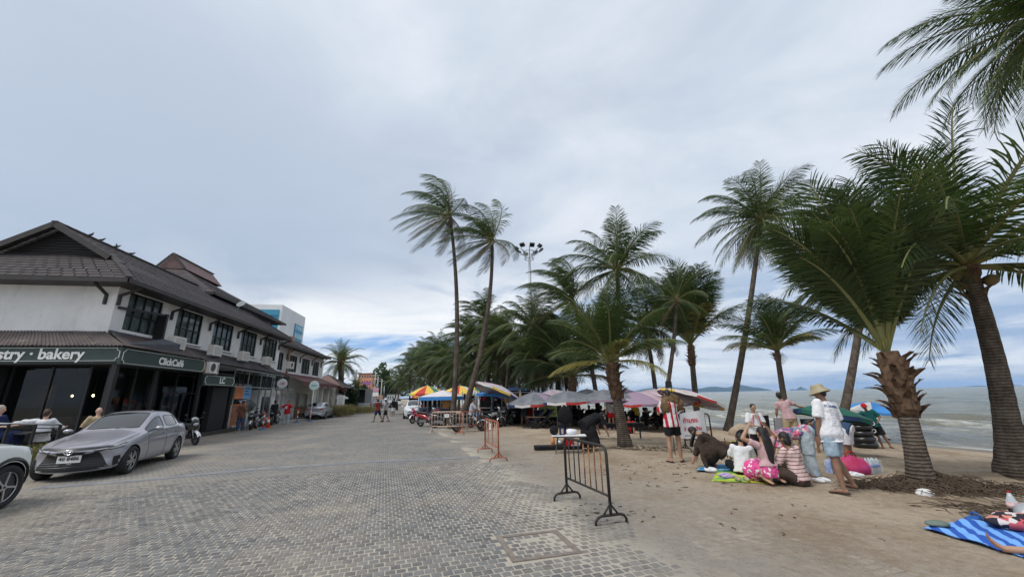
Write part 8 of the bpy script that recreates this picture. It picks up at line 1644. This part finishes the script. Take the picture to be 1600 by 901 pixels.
# driftwood roots, twigs and litter
def twigs(name, lab, c, rx, ry, n, L, seed, cat='roots', lift=.10, m=None):
    rr = random.Random(seed); q = MB()
    for _ in range(n):
        a = rr.uniform(0, 2*pi); r_ = sqrt(rr.random()); x, y = c.x+rx*r_*cos(a), c.y+ry*r_*sin(a); d = rr.uniform(0, 2*pi); l = L*rr.uniform(.3, 1.2); P = []
        for k in range(4): xx, yy = x+cos(d)*l*k/3, y+sin(d)*l*k/3; d += rr.uniform(-.5, .5); P.append(V((xx-c.x, yy-c.y, terr(xx, yy)-c.z+lift*rr.random()*sin(pi*k/3)+.004)))
        q.tube(P, [.008*rr.uniform(.5, 1.3), .007, .005, .002], 4, False)
    o = q.build(name, m or mat('root_brown', (.055, .035, .022), .9, c2=(.11, .08, .055), sc=8), None, tuple(c)); return tag(o, lab, cat)
c_ = at(1405, 757); twigs('exposed_roots', 'mat of dark fibrous roots left of the young shaggy palm', c_, .9, .30, 420, .45, 1)
c_ = at(1500, 762); twigs('exposed_roots', 'tangle of roots and stalks between the two nearest palm trunks', c_, 1.0, .35, 380, .5, 2)
c_ = at(1555, 795); twigs('exposed_roots', 'long thin roots running down the sand towards the cola bottle', c_, .8, .35, 70, .6, 3, lift=.04)
c_ = at(1010, 700); twigs('palm_litter', 'scattered brown palm litter around the yellow-fronded palm', c_, 1.1, .5, 150, .2, 4, 'litter', .03); c_ = at(1060, 740); twigs('palm_litter', 'dark twigs and husk bits scattered on the sand by the banner', c_, 1.6, 1.6, 60, .12, 5, 'litter', .02)
c_ = at(1330, 810); twigs('palm_litter', 'sparse twigs on the sand in front of the walking man', c_, 2.2, .9, 22, .12, 6, 'litter', .01); c_ = at(950, 800); twigs('palm_litter', 'bits of twig lying around the foot of the black barrier', c_, .8, .5, 26, .10, 7, 'litter', .01)
c_ = at(1160, 690); q = MB(); rr = random.Random(4); n0 = len(q.v); q.ell((0, 0, 0), (.55, .4, .42), 18, 10); q.v = [tuple(V(v)*(1+.35*NZ.noise(V(v)*3))) for v in q.v]; tag(q.build('sand_heap', SAND, None, (c_.x+1.2, c_.y+2.0, terr(c_.x+1.2, c_.y+2)+.05)), 'rough mound of earth at the foot of the tallest right-hand palm', 'mound')
PEB = mat('shell_bits', (.55, .52, .47), .7, c2=(.25, .2, .16), sc=3); q = MB(); rr = random.Random(8)
for _ in range(2600):
    s_ = rr.uniform(1.5, 20.5); t_ = rr.uniform(-14, 12); x, y = st(s_, t_); r_ = rr.uniform(.004, .013)*(1.6 if rr.random() < .1 else 1); z = zsheet(s_, t_); n_ = q.add([(x-r_, y-r_, z), (x+r_, y-r_*.6, z), (x+r_*.4, y+r_, z), (x, y, z+r_*.9)])
    for f_ in ((0, 1, 3), (1, 2, 3), (2, 0, 3)): q.face(*[n_+k for k in f_])
tag(q.build('shell_litter', PEB), 'shell bits and grit scattered over the sand', 'shells', kind='stuff')
# a small blue bag caught in the palm, swimmers, birds on the roof
p = D(1438, 418, 8.3); tag(crum(thing('blue_bag', 'x', 'bag'), C_DJ, .1, .1, .1) and COL.objects['blue_bag'], 'dark blue plastic bag caught among the fronds of the two nearest palms', 'bag'); COL.objects['blue_bag'].location = p
def bird(k, p):
    t = thing('pigeon', ['pigeon on the cafe ridge nearest the gable peak', 'second pigeon on the cafe ridge', 'third pigeon on the cafe ridge, wings raised', 'fourth pigeon lower down the cafe ridge', 'pigeon on the cafe hip edge above the corner'][k], 'bird', tuple(p), .4*k, 'pigeons on the cafe roof'); q = MB(); q.smooth = True; q.tube([(-.16, 0, .08), (-.08, 0, .10), (0, 0, .11), (.07, 0, .13), (.11, 0, .19), (.13, 0, .20), (.17, 0, .19)], [.012, .035, .055, .045, .028, .028, .004], 8); q.build('body', BLACK, t)
    if k == 2: q = MB(); q.prism([(-.05, .02, .15), (.06, .02, .15), (-.02, .12, .34)], (0, .01, 0)); q.build('wing', BLACK, t)
for k, (u_, v_) in enumerate(((3.4, RV), (4.0, RV), (4.9, RV), (5.9, RV), (1.3, 1.75))): bird(k, LP(u_, v_, RZ+.08 if k < 4 else 7.22))
def swim(lab, px, py):
    p = G(px, py, -.80); t = thing('swimmer', lab, 'person', tuple(p)); q = MB(); q.ell((0, 0, .16), (.10, .11, .13), 8, 6); q.ell((0, 0, -.02), (.22, .14, .14), 8, 6); q.build('body', SK[1], t); MB().ell((0, .02, .20), (.105, .11, .11), 8, 6).build('hair', HAIR, t)
for px, py, l_ in ((1022, 636, 'swimmer in the sea just left of the thin curved palm'), (1112, 630, 'swimmer in the sea right of the shaggy banner palm'), (968, 636, 'swimmer beyond the parasols behind the yellow-fronded palm')): swim(l_, px, py)
for o in COL.objects:
    l_ = o.get('label')
    if l_ and len(l_.split()) > 16: print('LONG', o.name, len(l_.split()), l_)
# air between here and the hills
hz = MB().box((3000, 5000, 60), (24000, 16400, 260)).build('haze', None)
hz.data.materials.clear(); hm = bpy.data.materials.new('haze_air'); hm.use_nodes = True; N = hm.node_tree.nodes; Lk = hm.node_tree.links; N.remove(N['Principled BSDF'])
pv = nd('ShaderNodeVolumePrincipled', i={'Density': HAZE, 'Color': (.34, .60, 1.0, 1), 'Anisotropy': 0.0}); Lk.new(pv.outputs[0], [n for n in N if n.type == 'OUTPUT_MATERIAL'][0].inputs['Volume'])
hz.data.materials.append(hm); tag(hz, kind='stuff')
bpy.data.batch_remove(TRASH+[o for o in bpy.data.objects if o.users == 0 and o not in TRASH]); bpy.data.scenes.remove(TMPS)
